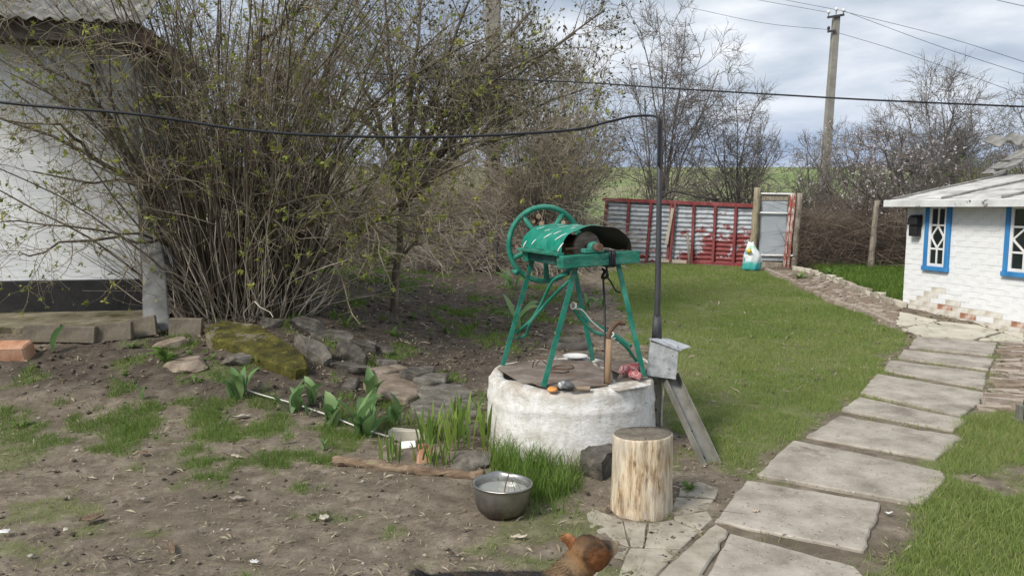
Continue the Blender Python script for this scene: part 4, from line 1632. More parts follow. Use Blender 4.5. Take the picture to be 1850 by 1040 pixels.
b = MB().add(*bag_shape()).build('sack_body', M['bag'], bag, smooth=True, local=True)
mb = MB()
mb.lathe([(0.001, 0.0), (0.05, 0.01), (0.055, 0.05), (0.03, 0.085), (0.001, 0.09)], 12, (-0.11, -0.09, 0.42), (0.3, -1, 0.2))
mb.build('yellow_print', M['bag_yellow'], bag, smooth=True, local=True)

# ================================================================== OBJECTS
# ------------------------------------------------------------------ the well
WC = Vector((0.42, 5.2, 0))
WR, WH = 0.60, 0.475
well = thing('well', 'round whitewashed concrete well ring under the green windlass', 'well', WC)


def wob_out(r, h, a):
    k = float(vnoise(np.array([a * 1.9 + 3]), np.array([h * 7.0]), 5)[0] - 0.5)
    k2 = float(vnoise(np.array([a * 6.0]), np.array([h * 16.0]), 8)[0] - 0.5)
    bulge = 0.010 * math.exp(-((h - 0.335 - 0.012 * math.sin(a * 3)) / 0.022) ** 2)
    lip = 0.012 * math.sin(a * 5 + 1) * (1 if h > WH - 0.03 else 0)
    return r + (k * 0.007 + k2 * 0.004 + bulge) * (1 if r > 0.5 else 0.4), h + lip + 0.012 * (k2 if h > 0.42 else 0)


prof = [(WR + 0.008, -0.15)] + [(WR + 0.006 - 0.022 * (k / 18) ** 1.5, k / 18 * (WH - 0.03)) for k in range(19)]
prof += [(WR - 0.028, WH - 0.012), (WR - 0.05, WH - 0.002), (WR - 0.075, WH), (WR - 0.11, WH - 0.003), (WR - 0.125, WH - 0.02), (WR - 0.13, 0.0)]
MB().lathe(prof, 120, (0, 0, 0), wob=wob_out).build('ring', M['well_render'], well, smooth=True, local=True)
# dark footing stone that shows under the ring at its right foot
fst = stone_mesh((0.26, 0.22, 0.20), 41, 9, 0.5, 0.75)
fst.materials.append(M['stone'])
pf = gz(1090, 872)
tag(place('footing_stone', fst, (pf.x, pf.y + 0.16, 0.055), (0, 0, 0.1)), 'dark footing stone sticking out between well and chopping log', 'stone')


def plate(name, uv, zt, th, mat, parent, bev=0.003):
    P = [gp(u, v, zt) for u, v in uv]
    mb = MB()
    mb.prism([(p.x, p.y) for p in P], zt - th, zt)
    return mb.build(name, mat, parent, bevel=bev)


ZT = 0.492
plate('cover_plate', [(898, 663), (944, 691), (963, 690), (974, 695), (1005, 697), (1040, 698), (1098, 694), (1108, 687), (1106, 672), (1072, 658), (1064, 650), (1004, 649), (938, 653)],
      ZT, 0.012, M['rust_plate'], well)
plate('cover_plate', [(1074, 653), (1120, 650), (1150, 652), (1172, 667), (1170, 682), (1112, 687), (1120, 673)], ZT + 0.004, 0.011, M['rust_plate'], well)
plate('limed_patch', [(1100, 692), (1112, 688), (1176, 685), (1176, 694), (1120, 704), (1098, 700)], ZT - 0.006, 0.012, M['well_render'], well)

# ------------------------------------------------------------------ the windlass
fF1, fF2, fF3, fF4 = gp(982, 698, ZT), gp(908, 660, ZT), gp(1164, 681, ZT), gp(1071, 651, ZT)
wl = thing('windlass', 'teal painted well windlass with flywheel and round tin hood', 'windlass', (WC.x, WC.y, ZT))
bdir = Vector((0.93, 0.36, 0)).normalized()
adir = Vector((-0.36, 0.93, 0)).normalized()
tF1, tF3 = at(1043, 472, 4.955), at(1115, 470, 5.10)
tF2, tF4 = at(964, 462, 5.52), at(1036, 476, 5.64)


def leg(a, b, name='leg'):
    mb = MB()
    a, b = Vector(a), Vector(b)
    d = (b - a).normalized()
    o1 = bdir * 0.018
    mb.bar(a, b, 0.036, 0.007, up=-adir)
    sd = d.cross(-adir).normalized()
    mb.bar(a + sd * 0.0155 + adir * 0.018, b + sd * 0.0155 + adir * 0.018, 0.005, 0.036, up=-adir)
    return mb.build(name, M['teal'], wl)


leg(fF1, tF1)
leg(fF2, tF2)
leg(fF3, tF3)
leg(fF4, tF4)
# front wooden beam, rear beam, left side rail
bl, br_ = at(1011, 474, 4.86), at(1150, 463, 5.13)
bh = (at(1011, 463, 4.86) - at(1011, 486, 4.86)).length
BT = (bl.z + br_.z) / 2 + bh / 2
mb = MB()
mb.bar(bl, br_, 0.085, bh)
beam = mb.build('beam', M['teal_wood'], wl, bevel=0.006, seg=2)
rl, rr_ = bl + adir * 0.66 + bdir * 0.02, br_ + adir * 0.66
mb = MB()
mb.bar(rl, rr_, 0.085, bh * 0.95)
mb.build('beam', M['teal_wood'], wl, bevel=0.006, seg=2)
mb = MB()
mb.bar(bl + bdir * 0.05 + adir * 0.0425, rl + bdir * 0.05 - adir * 0.0425, 0.05, bh * 0.7)
mb.build('side_rail', M['teal_dark'], wl, bevel=0.004)
mb = MB()
mb.bar(br_ - bdir * 0.06 + adir * 0.0425, rr_ - bdir * 0.06 - adir * 0.0425, 0.05, bh * 0.7)
mb.build('side_rail', M['teal_dark'], wl, bevel=0.004)
# hood: a half barrel of sheet metal over the drum, its lower left edge on a lath
hoodF = [at(1014, 452, 4.88), at(1083, 407.5, 4.99), at(1136, 449, 5.10)]
cF = (hoodF[0] + hoodF[2]) / 2
cF.z = BT + 0.012
hr = (hoodF[2] - hoodF[0]).length / 2
hh = hoodF[1].z - cF.z
hc0 = cF + adir * 0.0
HL = 0.70


def hood_pt(d, ang, r=1.0):
    return hc0 + adir * d + bdir * (math.cos(ang) * hr * r) + Vector((0, 0, math.sin(ang) ** 0.78 * hh * r if ang > 0 and ang < math.pi else 0))


mb = MB()
K, J = 36, 12
vs_, fs = [], []
for j in range(J + 1):
    for k in range(K + 1):
        a = math.pi * k / K
        p = hood_pt(j / J * HL - 0.02, a)
        p.z += 0.004 * math.sin(j * 1.3 + k * 0.7)
        vs_.append(p)
for j in range(J):
    for k in range(K):
        a = j * (K + 1) + k
        fs.append((a, a + 1, a + K + 2, a + K + 1))


def hood_mat():
    """teal outside, blackish brown inside"""
    m, s = new_mat('hood_sheet')
    v = s.coord('Object')
    n = s.noise(v, 9, 6, 0.6)
    c = s.ramp(n, [(0.3, (0.008, 0.185, 0.125)), (0.6, (0.011, 0.255, 0.178))])
    c = s.mix(c, (0.03, 0.10, 0.075), s.ramp(s.noise(v, 20, 6, 0.7), [(0.58, 0.0), (0.66, 0.8)]))
    c = s.mix(c, (0.06, 0.30, 0.23), s.ramp(s.noise(v, 7, 6, 0.7), [(0.52, 0.0), (0.66, 0.7)]))
    c = s.mix(c, (0.13, 0.085, 0.06), s.ramp(s.noise(v, 33, 5, 0.7), [(0.66, 0.0), (0.70, 0.8)]))
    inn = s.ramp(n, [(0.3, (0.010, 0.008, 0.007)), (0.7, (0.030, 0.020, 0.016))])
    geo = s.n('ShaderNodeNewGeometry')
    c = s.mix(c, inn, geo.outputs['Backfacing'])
    s.out(c, 0.36, 0, s.noise(v, 14, 4), 0.25, 0.006, 0.45)
    return m


hood = MB().add(vs_, fs).build('hood', hood_mat(), wl, smooth=True, fix=False)
# make the outside the front side
me = hood.data
if me.polygons[len(me.polygons) // 2 + 18].normal.z < 0:
    me.flip_normals()
# white brush dashes, thin skins of paint on the hood
mb = MB()
rng = np.random.default_rng(12)
DASH = [(150, 0.09, 1.7), (151, 0.30, 1.15), (168, 0.48, 1.0), (133, 0.40, 0.9), (140, 0.20, 1.0), (116, 0.30, 1.0), (122, 0.10, 0.9), (112, 0.15, 0.8), (104, 0.44, 0.9), (98, 0.24, 0.9), (88, 0.08, 0.8),
        (128, 0.58, 0.9), (172, 0.02, 1.3), (174, 0.64, 1.0), (100, 0.60, 0.8), (70, 0.2, 0.8)]
for adeg, d, l in DASH:
    a0_ = R(adeg)
    L = 0.036 * l
    prof = []
    for t_, w_ in ((-1, 0.003), (-0.5, 0.0085), (0.3, 0.010), (1, 0.004)):
        for sgn in (-1, 1):
            prof.append((a0_ - t_ * L / hr * 0.8, d - t_ * L * 0.75 + sgn * w_ * 1.0))
    vs_ = [hood_pt(dd - 0.02, aa, 1.012) for aa, dd in prof]
    mb.add(vs_, [(0, 1, 3, 2), (2, 3, 5, 4), (4, 5, 7, 6)])
mb.build('paint_dashes', M['white_paint'], wl, fix=False)
mb = MB()
e0, e1 = hood_pt(-0.03, math.pi) + Vector((0, 0, -0.014)), hood_pt(HL - 0.02, math.pi) + Vector((0, 0, -0.014))
mb.bar(e0 - bdir * 0.012, e1 - bdir * 0.012, 0.055, 0.022)
mb.build('lath', M['teal_wood'], wl, bevel=0.003)
# axle, drum with wooden end disc, bearing, wheel
axz = at(1073, 447, 5.0).z + 0.005
axc = cF - bdir * 0.02
axc.z = axz


def axp(d):
    return axc + adir * d


MB().tube([axp(-0.075), axp(0.80)], 0.019, 14).build('axle', M['rust'], wl, smooth=True)
dr = (at(1063, 447, 5.0) - at(1063, 420, 5.0)).length
disc = simple('end_disc', [(0.3, (0.13, 0.105, 0.085)), (0.5, (0.235, 0.20, 0.165)), (0.7, (0.36, 0.32, 0.27))], 7, 0.85, bump=0.4, stretch=(1, 1, 5))
MB().lathe([(0.02, 0.085), (dr - 0.006, 0.085), (dr, 0.092), (dr, 0.115), (dr - 0.006, 0.12), (0.02, 0.12)], 40, axc, adir).build('drum_disc', disc, wl)
MB().lathe([(0.07, 0.12), (0.075, 0.2), (0.07, 0.3), (0.075, 0.4), (0.07, 0.56)], 24, axc, adir).build('drum', M['rust'], wl, smooth=True)
MB().lathe([(0.02, 0.56), (dr, 0.56), (dr, 0.59), (0.02, 0.59)], 40, axc, adir).build('drum_disc', disc, wl)
mb = MB()
mb.box(axp(0.0) + Vector((0, 0, -0.025)) - bdir * 0.005, (0.15, 0.06, 0.03), Matrix((bdir, adir, Vector((0, 0, 1)))).transposed())
mb.lathe([(0.02, -0.032), (0.034, -0.032), (0.036, 0.0), (0.034, 0.032), (0.02, 0.032)], 20, axc - bdir * 0.0, adir)
mb.build('bearing', painted('pale_teal', (0.035, 0.27, 0.20), (0.03, 0.2, 0.15), (0.2, 0.3, 0.25)), wl, bevel=0.004)
MB().lathe([(0.001, -0.10), (0.026, -0.10), (0.028, -0.095), (0.028, -0.055), (0.02, -0.05)], 16, axc, adir).build('axle_nut', M['rust'], wl)
mb = MB()
mb.tube([axc - bdir * 0.20 + adir * 0.02 + Vector((0, 0, -0.012)), axc - bdir * 0.09 + adir * 0.04 + Vector((0, 0, -0.008))], 0.009, 8)
mb.build('pin', M['rust'], wl)
wd = 0.78
wc = at(984, 441, 5.67)
wrad = (at(984, 369.5, 5.67) - at(984, 513, 5.67)).length / 2
wdir = Vector((-0.26, 0.966, 0)).normalized()
rim = []
for k in range(12):
    a = 2 * math.pi * k / 12
    rim.append((wrad - 0.021 + 0.021 * math.cos(a), 0.027 * math.sin(a)))
rim.append(rim[0])
wheel = MB().lathe(rim, 72, wc, wdir).build('wheel', M['teal'], wl, smooth=True)
e1 = wdir.orthogonal().normalized()
e2 = wdir.cross(e1)
we1 = Vector((wdir.y, -wdir.x, 0)).normalized()
for k in range(5):
    a = R(58 + 72 * k)
    dv = we1 * math.cos(a) + Vector((0, 0, 1)) * math.sin(a)
    mb = MB()
    mb.tube([wc + dv * 0.03, wc + dv * 0.12, wc + dv * (wrad - 0.025)], [0.022, 0.016, 0.024], 10)
    mb.build('spoke', M['teal'], wheel, smooth=True)
MB().lathe([(0.001, -0.05), (0.045, -0.05), (0.05, -0.03), (0.05, 0.03), (0.045, 0.05), (0.001, 0.05)], 20, wc, wdir).build('hub', M['teal'], wheel)
hp_ = at(928, 490, 5.62)
mb = MB()
mb.lathe([(0.001, -0.10), (0.018, -0.098), (0.024, -0.08), (0.018, -0.055), (0.014, -0.03), (0.012, 0.02)], 16, hp_, wdir)
mb.build('crank_handle', M['teal'], wheel, smooth=True)
mb = MB()
mb.tube([axp(0.78), wc], 0.019, 10)
mb.build('axle', M['teal_dark'], wl)
# curved braces
sq = at
for pts in (
        [at(1028, 494, 5.0), at(1000, 506, 5.12), at(978, 548, 5.25), at(962, 575, 5.34), at(944, 592, 5.43), at(933, 602, 5.5)],
        [at(1030, 506, 4.99), at(1010, 524, 5.08), at(985, 550, 5.22), at(958, 584, 5.36), at(951, 604, 5.44), at(934, 611, 5.5)],
        [at(1036, 556, 4.95), at(1050, 577, 4.98), at(1075, 600, 5.0), at(1105, 607, 5.03), at(1130, 625, 5.07), at(1150, 652, 5.12), at(1161, 664, 5.15)],
        [at(1044, 553, 5.62), at(1060, 575, 5.5), at(1090, 592, 5.38), at(1118, 609, 5.25), at(1140, 625, 5.16)]):
    MB().tube(arc_pts(pts, 40), 0.0115, 8).build('brace', M['teal'], wl, smooth=True)
# black band round the beam, the well rope and its loose end
bx_ = bl.lerp(br_, 0.63)
mb = MB()
for off in (-0.022, 0.0, 0.02):
    c = bx_ + bdir * off
    pts = []
    for k in range(25):
        a = 2 * math.pi * k / 24
        ca, sa = math.cos(a), math.sin(a)
        q_ = max(abs(ca), abs(sa))
        pts.append(c + adir * (ca / q_ * 0.050) + Vector((0, 0, sa / q_ * (bh / 2 + 0.007))) + bdir * 0.006 * math.sin(a + off * 90))
    mb.tube(pts, 0.009, 6, caps=False)
mb.build('rubber_band', M['black'], wl, smooth=True)
rp0, rp1 = at(1093, 484, 5.08), gp(1093, 692, ZT + 0.002)
mb = MB()
mb.tube(arc_pts([at(1092, 462, 5.05), rp0 + Vector((0.012, 0, -0.02)), at(1090, 500, 5.08), at(1092.5, 560, 5.04), rp1], 40), 0.0075, 7)
mb.tube(arc_pts([at(1088, 486, 5.06), at(1096, 492, 5.03), at(1097, 500, 5.05), at(1088, 502, 5.09), at(1093, 488, 5.1)], 20), 0.010, 6)
mb.tube(arc_pts([at(1094, 497, 5.06), at(1103, 508, 5.07), at(1112, 524, 5.09), at(1121, 528, 5.1)], 16), 0.006, 6)
mb.build('rope', M['black'], wl, smooth=True)
mb = MB()
mb.tube(arc_pts([at(1034, 552, 4.95), at(1041, 548, 4.94), at(1038, 557, 4.94), at(1052, 560, 4.96), at(1072, 583, 4.99), at(1098, 603, 5.02), at(1108, 607, 5.03)], 40), 0.005, 5)
mb.tube(arc_pts([at(1094, 603, 5.02), at(1101, 611, 5.01), at(1109, 603, 5.01), at(1101, 600, 5.02), at(1098, 611, 5.01), at(1112, 611, 5.02)], 30), 0.0055, 5)
mb.tube(arc_pts([at(1031, 551, 4.94), at(1036, 546, 4.93), at(1041, 553, 4.93), at(1034, 558, 4.93), at(1031, 551, 4.94)], 20), 0.0065, 5)
mb.build('tied_cord', M['rope'], wl, smooth=True)

# ------------------------------------------------------------------ things lying on the well
ps = gp(1098, 691, ZT + 0.004)
t = thing('hooked_stick', 'wooden stick with a bent rusty pipe at its top, upright on the well', 'tool', ps)
top = at(1100, 612, ps.y + 0.02)
MB().tube([ps, ps.lerp(top, 0.5), top], [0.024, 0.021, 0.020], 14).build('handle', M['handle_wood'], t, smooth=True)
MB().tube(arc_pts([top - Vector((0, 0, 0.03)), top + Vector((0, 0, 0.03)), at(1106, 592, ps.y + 0.03), at(1116, 583, ps.y + 0.04), at(1129, 584, ps.y + 0.05)], 24), 0.016, 12).build('pipe_elbow', M['rust'], t, smooth=True)

pb = gp(1040, 648, ZT + 0.003)
pl_ = MB().lathe([(0.001, 0.0), (0.055, 0.0), (0.06, 0.004), (0.095, 0.018), (0.098, 0.021), (0.092, 0.020), (0.06, 0.009), (0.05, 0.006), (0.001, 0.006)], 40).build('dish', M['ceramic'], smooth=True)
pl_.location = (pb.x, pb.y + 0.03, pb.z)
tag(pl_, 'white shallow dish standing on the back of the well', 'dish')

wr = thing('wire_hoop', 'thin rusty wire bent into hoops on the well cover', 'wire', gp(990, 675, ZT))
for pts in ([(962, 664, 0.0), (964, 654, .05), (970, 648, .075), (976, 648, .075), (983, 653, .06), (992, 661, .015), (1000, 666, .004)],
            [(968, 661, 0.0), (973, 652, .045), (982, 647, .07), (990, 652, .05), (997, 664, .004)]):
    P = []
    for u, v, h in pts:
        b = gp(u, v, ZT + h)
        P.append(b)
    MB().tube(arc_pts(P, 30), 0.004, 6).build('wire', M['rust'], wr, smooth=True)
for cu, cv, rx, ry in ((1018, 662, 0.075, 0.062), (1006, 669, 0.085, 0.055)):
    c = gp(cu, cv, ZT + 0.008)
    MB().tube([c + Vector((math.cos(a) * rx, math.sin(a) * ry, 0.004 * math.sin(2 * a))) for a in np.linspace(0.3, 6.1, 36)], 0.004, 6).build('wire', M['rust'], wr, smooth=True)


def lump(name, pts, rad, mat, label, cat, flat=0.6, parent=None, n=14):
    o = MB().tube(arc_pts(pts, 16), [rad * r for r in np.interp(np.linspace(0, 1, len(arc_pts(pts, 16))), [0, 0.12, 0.5, 0.88, 1], [0.35, 0.85, 1, 0.9, 0.35])], n).build(name, mat, parent, smooth=True)
    me = o.data
    for v in me.vertices:
        q_ = float(vnoise(np.array([v.co.x * 40]), np.array([v.co.y * 40 + v.co.z * 20]), 3)[0] - 0.5)
        v.co.z = v.co.z + q_ * rad * 0.5
    if label:
        tag(o, label, cat)
    return o


gl = thing('glove', 'red and white checked cloth gloves dropped on the well', 'gloves', gp(1140, 672, ZT + 0.01))
lump('glove_cloth', [gp(1120, 672, ZT + .045), gp(1132, 668, ZT + .05), gp(1150, 665, ZT + .05), gp(1160, 660, ZT + .045)], 0.036, M['cloth'], None, None, parent=gl)
lump('glove_cloth', [gp(1136, 676, ZT + .032), gp(1148, 677, ZT + .036), gp(1158, 682, ZT + .028)], 0.030, M['cloth'], None, None, parent=gl)
nz = thing('hose_nozzle', 'grey hose nozzle with a tan ribbed hose end on the well rim', 'nozzle', gp(1035, 700, WH + 0.02))
nzz = WH + 0.022
lump('nozzle_body', [gp(1010, 697, nzz + .015), gp(1018, 694, nzz + .02), gp(1030, 697, nzz + .015)], 0.024, M['galv'], None, None, parent=nz)
lump('nozzle_grip', [gp(1020, 692, nzz + .035), gp(1028, 695, nzz + .03), gp(1036, 700, nzz + .012)], 0.020, M['grey_plastic'], None, None, parent=nz)
mb = MB()
P = [gp(1036, 702, nzz), gp(1050, 703, nzz), gp(1066, 702, nzz)]
n = 26
mb.tube([P[0].lerp(P[2], k / n) for k in range(n + 1)], [0.015 + 0.0025 * (k % 2) for k in range(n + 1)], 12)
mb.build('hose_end', M['tan_hose'], nz, smooth=True)
os_ = MB().lathe([(0.001, -0.012), (0.028, -0.010), (0.036, 0.0), (0.028, 0.010), (0.001, 0.013)], 24).build('orange_cap', M['orange_plastic'], smooth=True)
os_.location = gp(998, 703, WH + 0.012)
os_.rotation_euler = (R(8), 0, 0)
tag(os_, 'small orange oval cap on the well rim by the front leg', 'cap')

# ------------------------------------------------------------------ iron pole with box, cables, leaning channel
pole_b = gz(1186, 790)
PY = pole_b.y
pole = thing('iron_pole', 'tall dark iron pole beside the well holding the cable', 'pole', pole_b)
mb = MB()
mb.tube([at(1187, 640, PY), at(1187.5, 560, PY), at(1190.5, 400, PY), at(1192, 213, PY)], [0.034, 0.022, 0.0195, 0.0185], 14)
mb.build('shaft', M['pole_iron'], pole, smooth=True)
MB().tube([at(1186.5, 612, PY), at(1187.2, 570, PY)], [0.037, 0.030], 14).build('sleeve', M['pole_iron'], pole, smooth=True)
mb = MB()
a, b = at(1185, 800, PY), at(1186, 625, PY)
mb.bar(a, b, 0.075, 0.006, up=(0, -1, 0))
mb.bar(a + Vector((0.035, 0.034, 0)), b + Vector((0.035, 0.034, 0)), 0.006, 0.062, up=(0, -1, 0))
mb.build('angle_iron', M['angle_iron'], pole)
for v in (692, 716, 740, 766):
    MB().lathe([(0.001, -0.008), (0.008, -0.007), (0.009, 0.0)], 10, at(1185, v, PY - 0.003), (0, 1, 0)).build('bolt', M['rust'], pole)
MB().tube([at(1187, 571, PY - 0.03), at(1188, 570, PY + 0.03)], 0.006, 6).build('clip', M['black'], pole)
box = thing('meter_box', 'battered galvanised metal box fixed to the iron pole', 'box', at(1200, 650, PY - 0.1))
# box: front sheet, right side flap, lid bent open
bo = PY - 0.13


def quad_sheet(name, pts, mat, parent, th=0.004):
    o = MB().add(pts, [(0, 1, 2, 3)]).build(name, mat, parent)
    o.modifiers.new('thick', 'SOLIDIFY').thickness = th
    return o


f00, f10, f11, f01 = at(1168, 678, bo), at(1221, 685, bo), at(1226, 628, bo), at(1175, 617, bo)
dk = Vector((0.03, 0.17, 0.0))
quad_sheet('front_sheet', [f00, f10, f11, f01], M['galv'], box)
quad_sheet('side_sheet', [f10, f10 + dk + Vector((0.012, 0, 0.03)), f11 + dk, f11], M['pole_iron'], box)
quad_sheet('side_sheet', [f00 + dk * 0.9, f00, f01, f01 + dk * 0.9], M['galv'], box)
quad_sheet('back_sheet', [f10 + dk, f00 + dk, f01 + dk, f11 + dk], M['galv'], box)
quad_sheet('bottom_sheet', [f00, f00 + dk, f10 + dk, f10], M['galv'], box)
l0, l1 = at(1170, 612, bo - 0.01), at(1229, 634, bo - 0.01)
quad_sheet('lid', [l0, l1, at(1247, 626, bo + 0.18), at(1205, 611, bo + 0.20)], M['galv'], box)
mb = MB()
mb.tube(arc_pts([at(1166, 655, PY + 0.02), at(1161, 648, PY + 0.02), at(1168, 652, PY), at(1176, 664, PY - 0.03)], 14), 0.006, 6)
mb.build('wire', M['rope'], box, smooth=True)
mb = MB()
mb.tube(arc_pts([at(1196, 684, PY - 0.04), at(1199, 705, PY - 0.045), at(1196, 735, PY - 0.045), at(1195, 770, PY - 0.045)], 14), 0.006, 6)
tag(mb.build('dangling_rope', M['rope'], smooth=True), 'white cord hanging down the iron pole below the box', 'cord')
# leaning channel
c0, c1 = at(1207, 680, PY - 0.02), gz(1284, 836)
c1.z -= 0.03
mb = MB()
up_ = Vector((0.35, -0.9, 0.25))
mb.bar(c0, c1, 0.125, 0.006, up=up_)
d_ = (c1 - c0).normalized()
sd = d_.cross(up_).normalized()
un = sd.cross(d_).normalized()
for sg, hgt in ((1, 0.055), (-1, 0.045)):
    mb.bar(c0 + sd * sg * 0.0625 + un * hgt / 2, c1 + sd * sg * 0.0625 + un * hgt / 2, 0.006, hgt, up=up_)
ch = tag(mb.build('steel_channel', M['angle_iron']), 'grey steel channel leaning against the iron pole at the well', 'channel')
for tt in (0.62, 0.9):
    p_ = c0.lerp(c1, tt) + un * 0.004 + sd * 0.02
    MB().lathe([(0.001, 0.002), (0.011, 0.001), (0.011, 0.0)], 10, p_, un).build('bolt_hole_disc', M['black'], ch)  # solid black disc: the darkness of a hole put in as colour

# cables
mb = MB()
mb.tube(arc_pts([at(-60, 178, 4.3), at(60, 191, 4.35), at(250, 207, 4.45), at(420, 232, 4.6), at(560, 244, 4.7), at(760, 248, 4.85), at(920, 243, 4.95), at(1040, 234, 5.05), at(1100, 220, 5.15), at(1140, 211, 5.2), at(1170, 209, 5.22), at(1188, 212, PY), at(1191, 225, PY - 0.03), at(1190, 300, PY - 0.028)], 120), 0.0085, 8)
tag(mb.build('black_cable', M['cable'], smooth=True), 'thick black cable sagging across the bush to the iron pole', 'cable')
mb = MB()
mb.tube(arc_pts([at(640, 132, 9.8), at(860, 141, 9.2), at(1050, 149, 8.5), at(1200, 159, 8.0), at(1400, 171, 7.6), at(1600, 182, 7.2), at(1900, 195, 6.8)], 60), 0.0085, 6)
tag(mb.build('thin_cable', M['cable'], smooth=True), 'thin black cable crossing the sky in front of the bare trees', 'cable')

# ------------------------------------------------------------------ chopping log, pot
lg = gz(1158, 917)
log = thing('chopping_log', 'upright debarked chopping log with a weathered top', 'log', (lg.x, lg.y, hz(lg.x, lg.y)))
LR, LHT = 0.163, 0.425


def wob_log(r, h, a):
    k = float(vnoise(np.array([math.cos(a) * 3 + 7]), np.array([math.sin(a) * 3 + 5]), 4)[0] - 0.5)
    k2 = float(vnoise(np.array([math.cos(a) * 16 + 20]), np.array([math.sin(a) * 16 + 20 + h * 1.5]), 6)[0] - 0.5)
    k3 = float(vnoise(np.array([a * 22]), np.array([h * 9]), 9)[0] - 0.5)
    return r * (1 + 0.05 * k + 0.018 * k2 + 0.012 * k3), h + (0.012 * math.sin(a + 2.4) if h > 0.3 else 0)


prof = [(LR * 1.03, -0.03)] + [(LR * (1.035 - 0.045 * math.sin(k / 14 * math.pi * 0.6)), k / 14 * (LHT - 0.012)) for k in range(15)] + [(LR * 0.975, LHT - 0.003), (LR * 0.95, LHT)]
MB().lathe(prof, 96, wob=wob_log).build('trunk', M['log_side'], log, smooth=True, local=True)
MB().lathe([(LR * 0.962, LHT - 0.012), (LR * 0.955, LHT), (LR * 0.6, LHT + 0.001), (LR * 0.3, LHT - 0.002), (0.001, LHT)], 96, wob=wob_log).build('cut_face', M['log_top'], log, smooth=True, local=True)

pp = gz(906, 929)
pot = thing('cooking_pot', 'sooty cast aluminium cauldron full of water on the bare ground', 'pot', (pp.x, pp.y, hz(pp.x, pp.y) + 0.002))
pot.rotation_euler = (R(-2), R(1.5), 0)
PR = 0.156


def wob_pot(r, h, a):
    k = 0.0
    if h > 0.13:
        for aa in (R(-80), R(100)):
            d_ = math.atan2(math.sin(a - aa), math.cos(a - aa))
            k += math.exp(-(d_ / 0.22) ** 2)
        s_ = sm((h - 0.13) / 0.04)
        return r * (1 + 0.10 * k * s_), h + 0.006 * k * s_
    return r, h


prof = [(0.001, 0.0), (0.075, 0.0), (0.105, 0.010), (0.130, 0.034), (0.144, 0.070), (0.150, 0.11), (0.154, 0.15), (0.156, 0.168), (0.164, 0.172), (0.165, 0.176), (0.158, 0.178), (0.150, 0.172), (0.147, 0.15), (0.143, 0.11), (0.137, 0.072), (0.120, 0.036), (0.08, 0.012), (0.001, 0.010)]
MB().lathe(prof, 72, wob=wob_pot).build('bowl', M['pot'], pot, smooth=True, local=True)
MB().lathe([(0.001, 0.134), (0.06, 0.134), (0.1445, 0.134)], 64).build('water', M['water'], pot, smooth=True, local=True)
h0 = Vector((0.03, -0.158, 0.172))
MB().tube(arc_pts([Vector((0.012, -0.166, 0.176)), Vector((0.02, -0.06, 0.195)), Vector((0.035, 0.06, 0.205)), Vector((0.035, 0.158, 0.18))], 20), 0.0035, 6).build('bail', M['rust'], pot, smooth=True, local=True)

# ------------------------------------------------------------------ stones, bricks and bits lying about


def ppm(p):
    """pixels per metre at a point"""
    zc = p.y * math.cos(PITCH) - (p.z - CAM_Z) * math.sin(PITCH)
    return FPX / zc


def stone_at(u0, u1, v0, v1, seed, mat, label, tilt=(0, 0), yaw=0.0, dr=0.55, sink=0.25, facets=11, group='stones of the rubble heap', name='stone', hmin=0.06, lift=0.0):
    b = gz((u0 + u1) / 2, v1 - 0.25 * (v1 - v0))
    k = ppm(b)
    w = (u1 - u0) / k * 1.04
    d = w * dr
    h = max(hmin, ((v1 - v0) / k - d * 0.22) * 0.56)
    me = stone_mesh((w, d, h * (1 + sink)), seed, facets, 0.42, 0.72)
    me.materials.append(M[mat])
    o = place(name, me, (b.x, b.y, b.z + h * (0.5 - sink * 0.5) + lift), (R(tilt[0]), R(tilt[1]), R(yaw)))
    return tag(o, label, 'stone', group)


tag(slab_obj('mossy_slab', [(368, 594), (398, 578), (455, 584), (505, 608), (554, 640), (558, 660), (530, 665), (470, 643), (420, 617), (375, 606)], M['moss'], None, 0.11, 0.16, 77, jag=0.02, tilt=0.02, bevel=0.025),
    'long broken slab covered in yellow green moss below the bush', 'slab', 'stones of the rubble heap')
stone_at(469, 513, 565, 600, 12, 'stone_light', 'pale broken cement stub with a rusty top above the mossy slab', (0, 12), 10)
stone_at(520, 600, 564, 610, 13, 'stone', 'largest grey stone at the top of the rubble heap', (22, 22), -8, 0.7)
stone_at(568, 644, 598, 616, 14, 'stone', 'thin flat stone bridging the top of the rubble heap', (8, 8), 4, 0.7)
stone_at(529, 615, 603, 662, 15, 'stone_light', 'big rough light grey stone leaning right of the mossy slab', (30, 24), -6, 0.65)
stone_at(600, 681, 608, 664, 16, 'stone', 'smooth edged grey stone leaning in the middle of the heap', (30, 30), -4, 0.55)
stone_at(634, 690, 611, 642, 17, 'stone', 'grey stone lying behind the smooth edged one', (14, 20), 6)
stone_at(672, 714, 620, 643, 18, 'stone', 'small grey stone at the right end of the heap', (8, 10), 0)
stone_at(671, 710, 645, 665, 19, 'stone_light', 'small rounded stone at the foot of the heap', (0, 8), 12)
stone_at(604, 668, 646, 678, 20, 'stone', 'dark low stone under the front of the heap', (6, 10), -6)
stone_at(406, 458, 628, 664, 21, 'stone_light', 'grey rock standing in front of the mossy slab', (10, 4), 8, 0.8, group=None)
stone_at(302, 369, 638, 674, 22, 'stone_brown', 'brown rock with mossy edge on the bare soil', (6, -6), -4, 0.8, group=None)
stone_at(283, 344, 606, 631, 23, 'stone_brown', 'tilted brown slab of cement behind the leafy weed', (18, -10), 18, 0.6, group=None)
stone_at(812, 884, 800, 852, 24, 'stone_light', 'wide grey rock between the irises and the well', (4, 0), 4, 0.9, group=None)
stone_at(845, 884, 752, 790, 25, 'stone', 'dark rock half hidden against the left side of the well', (0, 0), 4, 0.9, group=None)
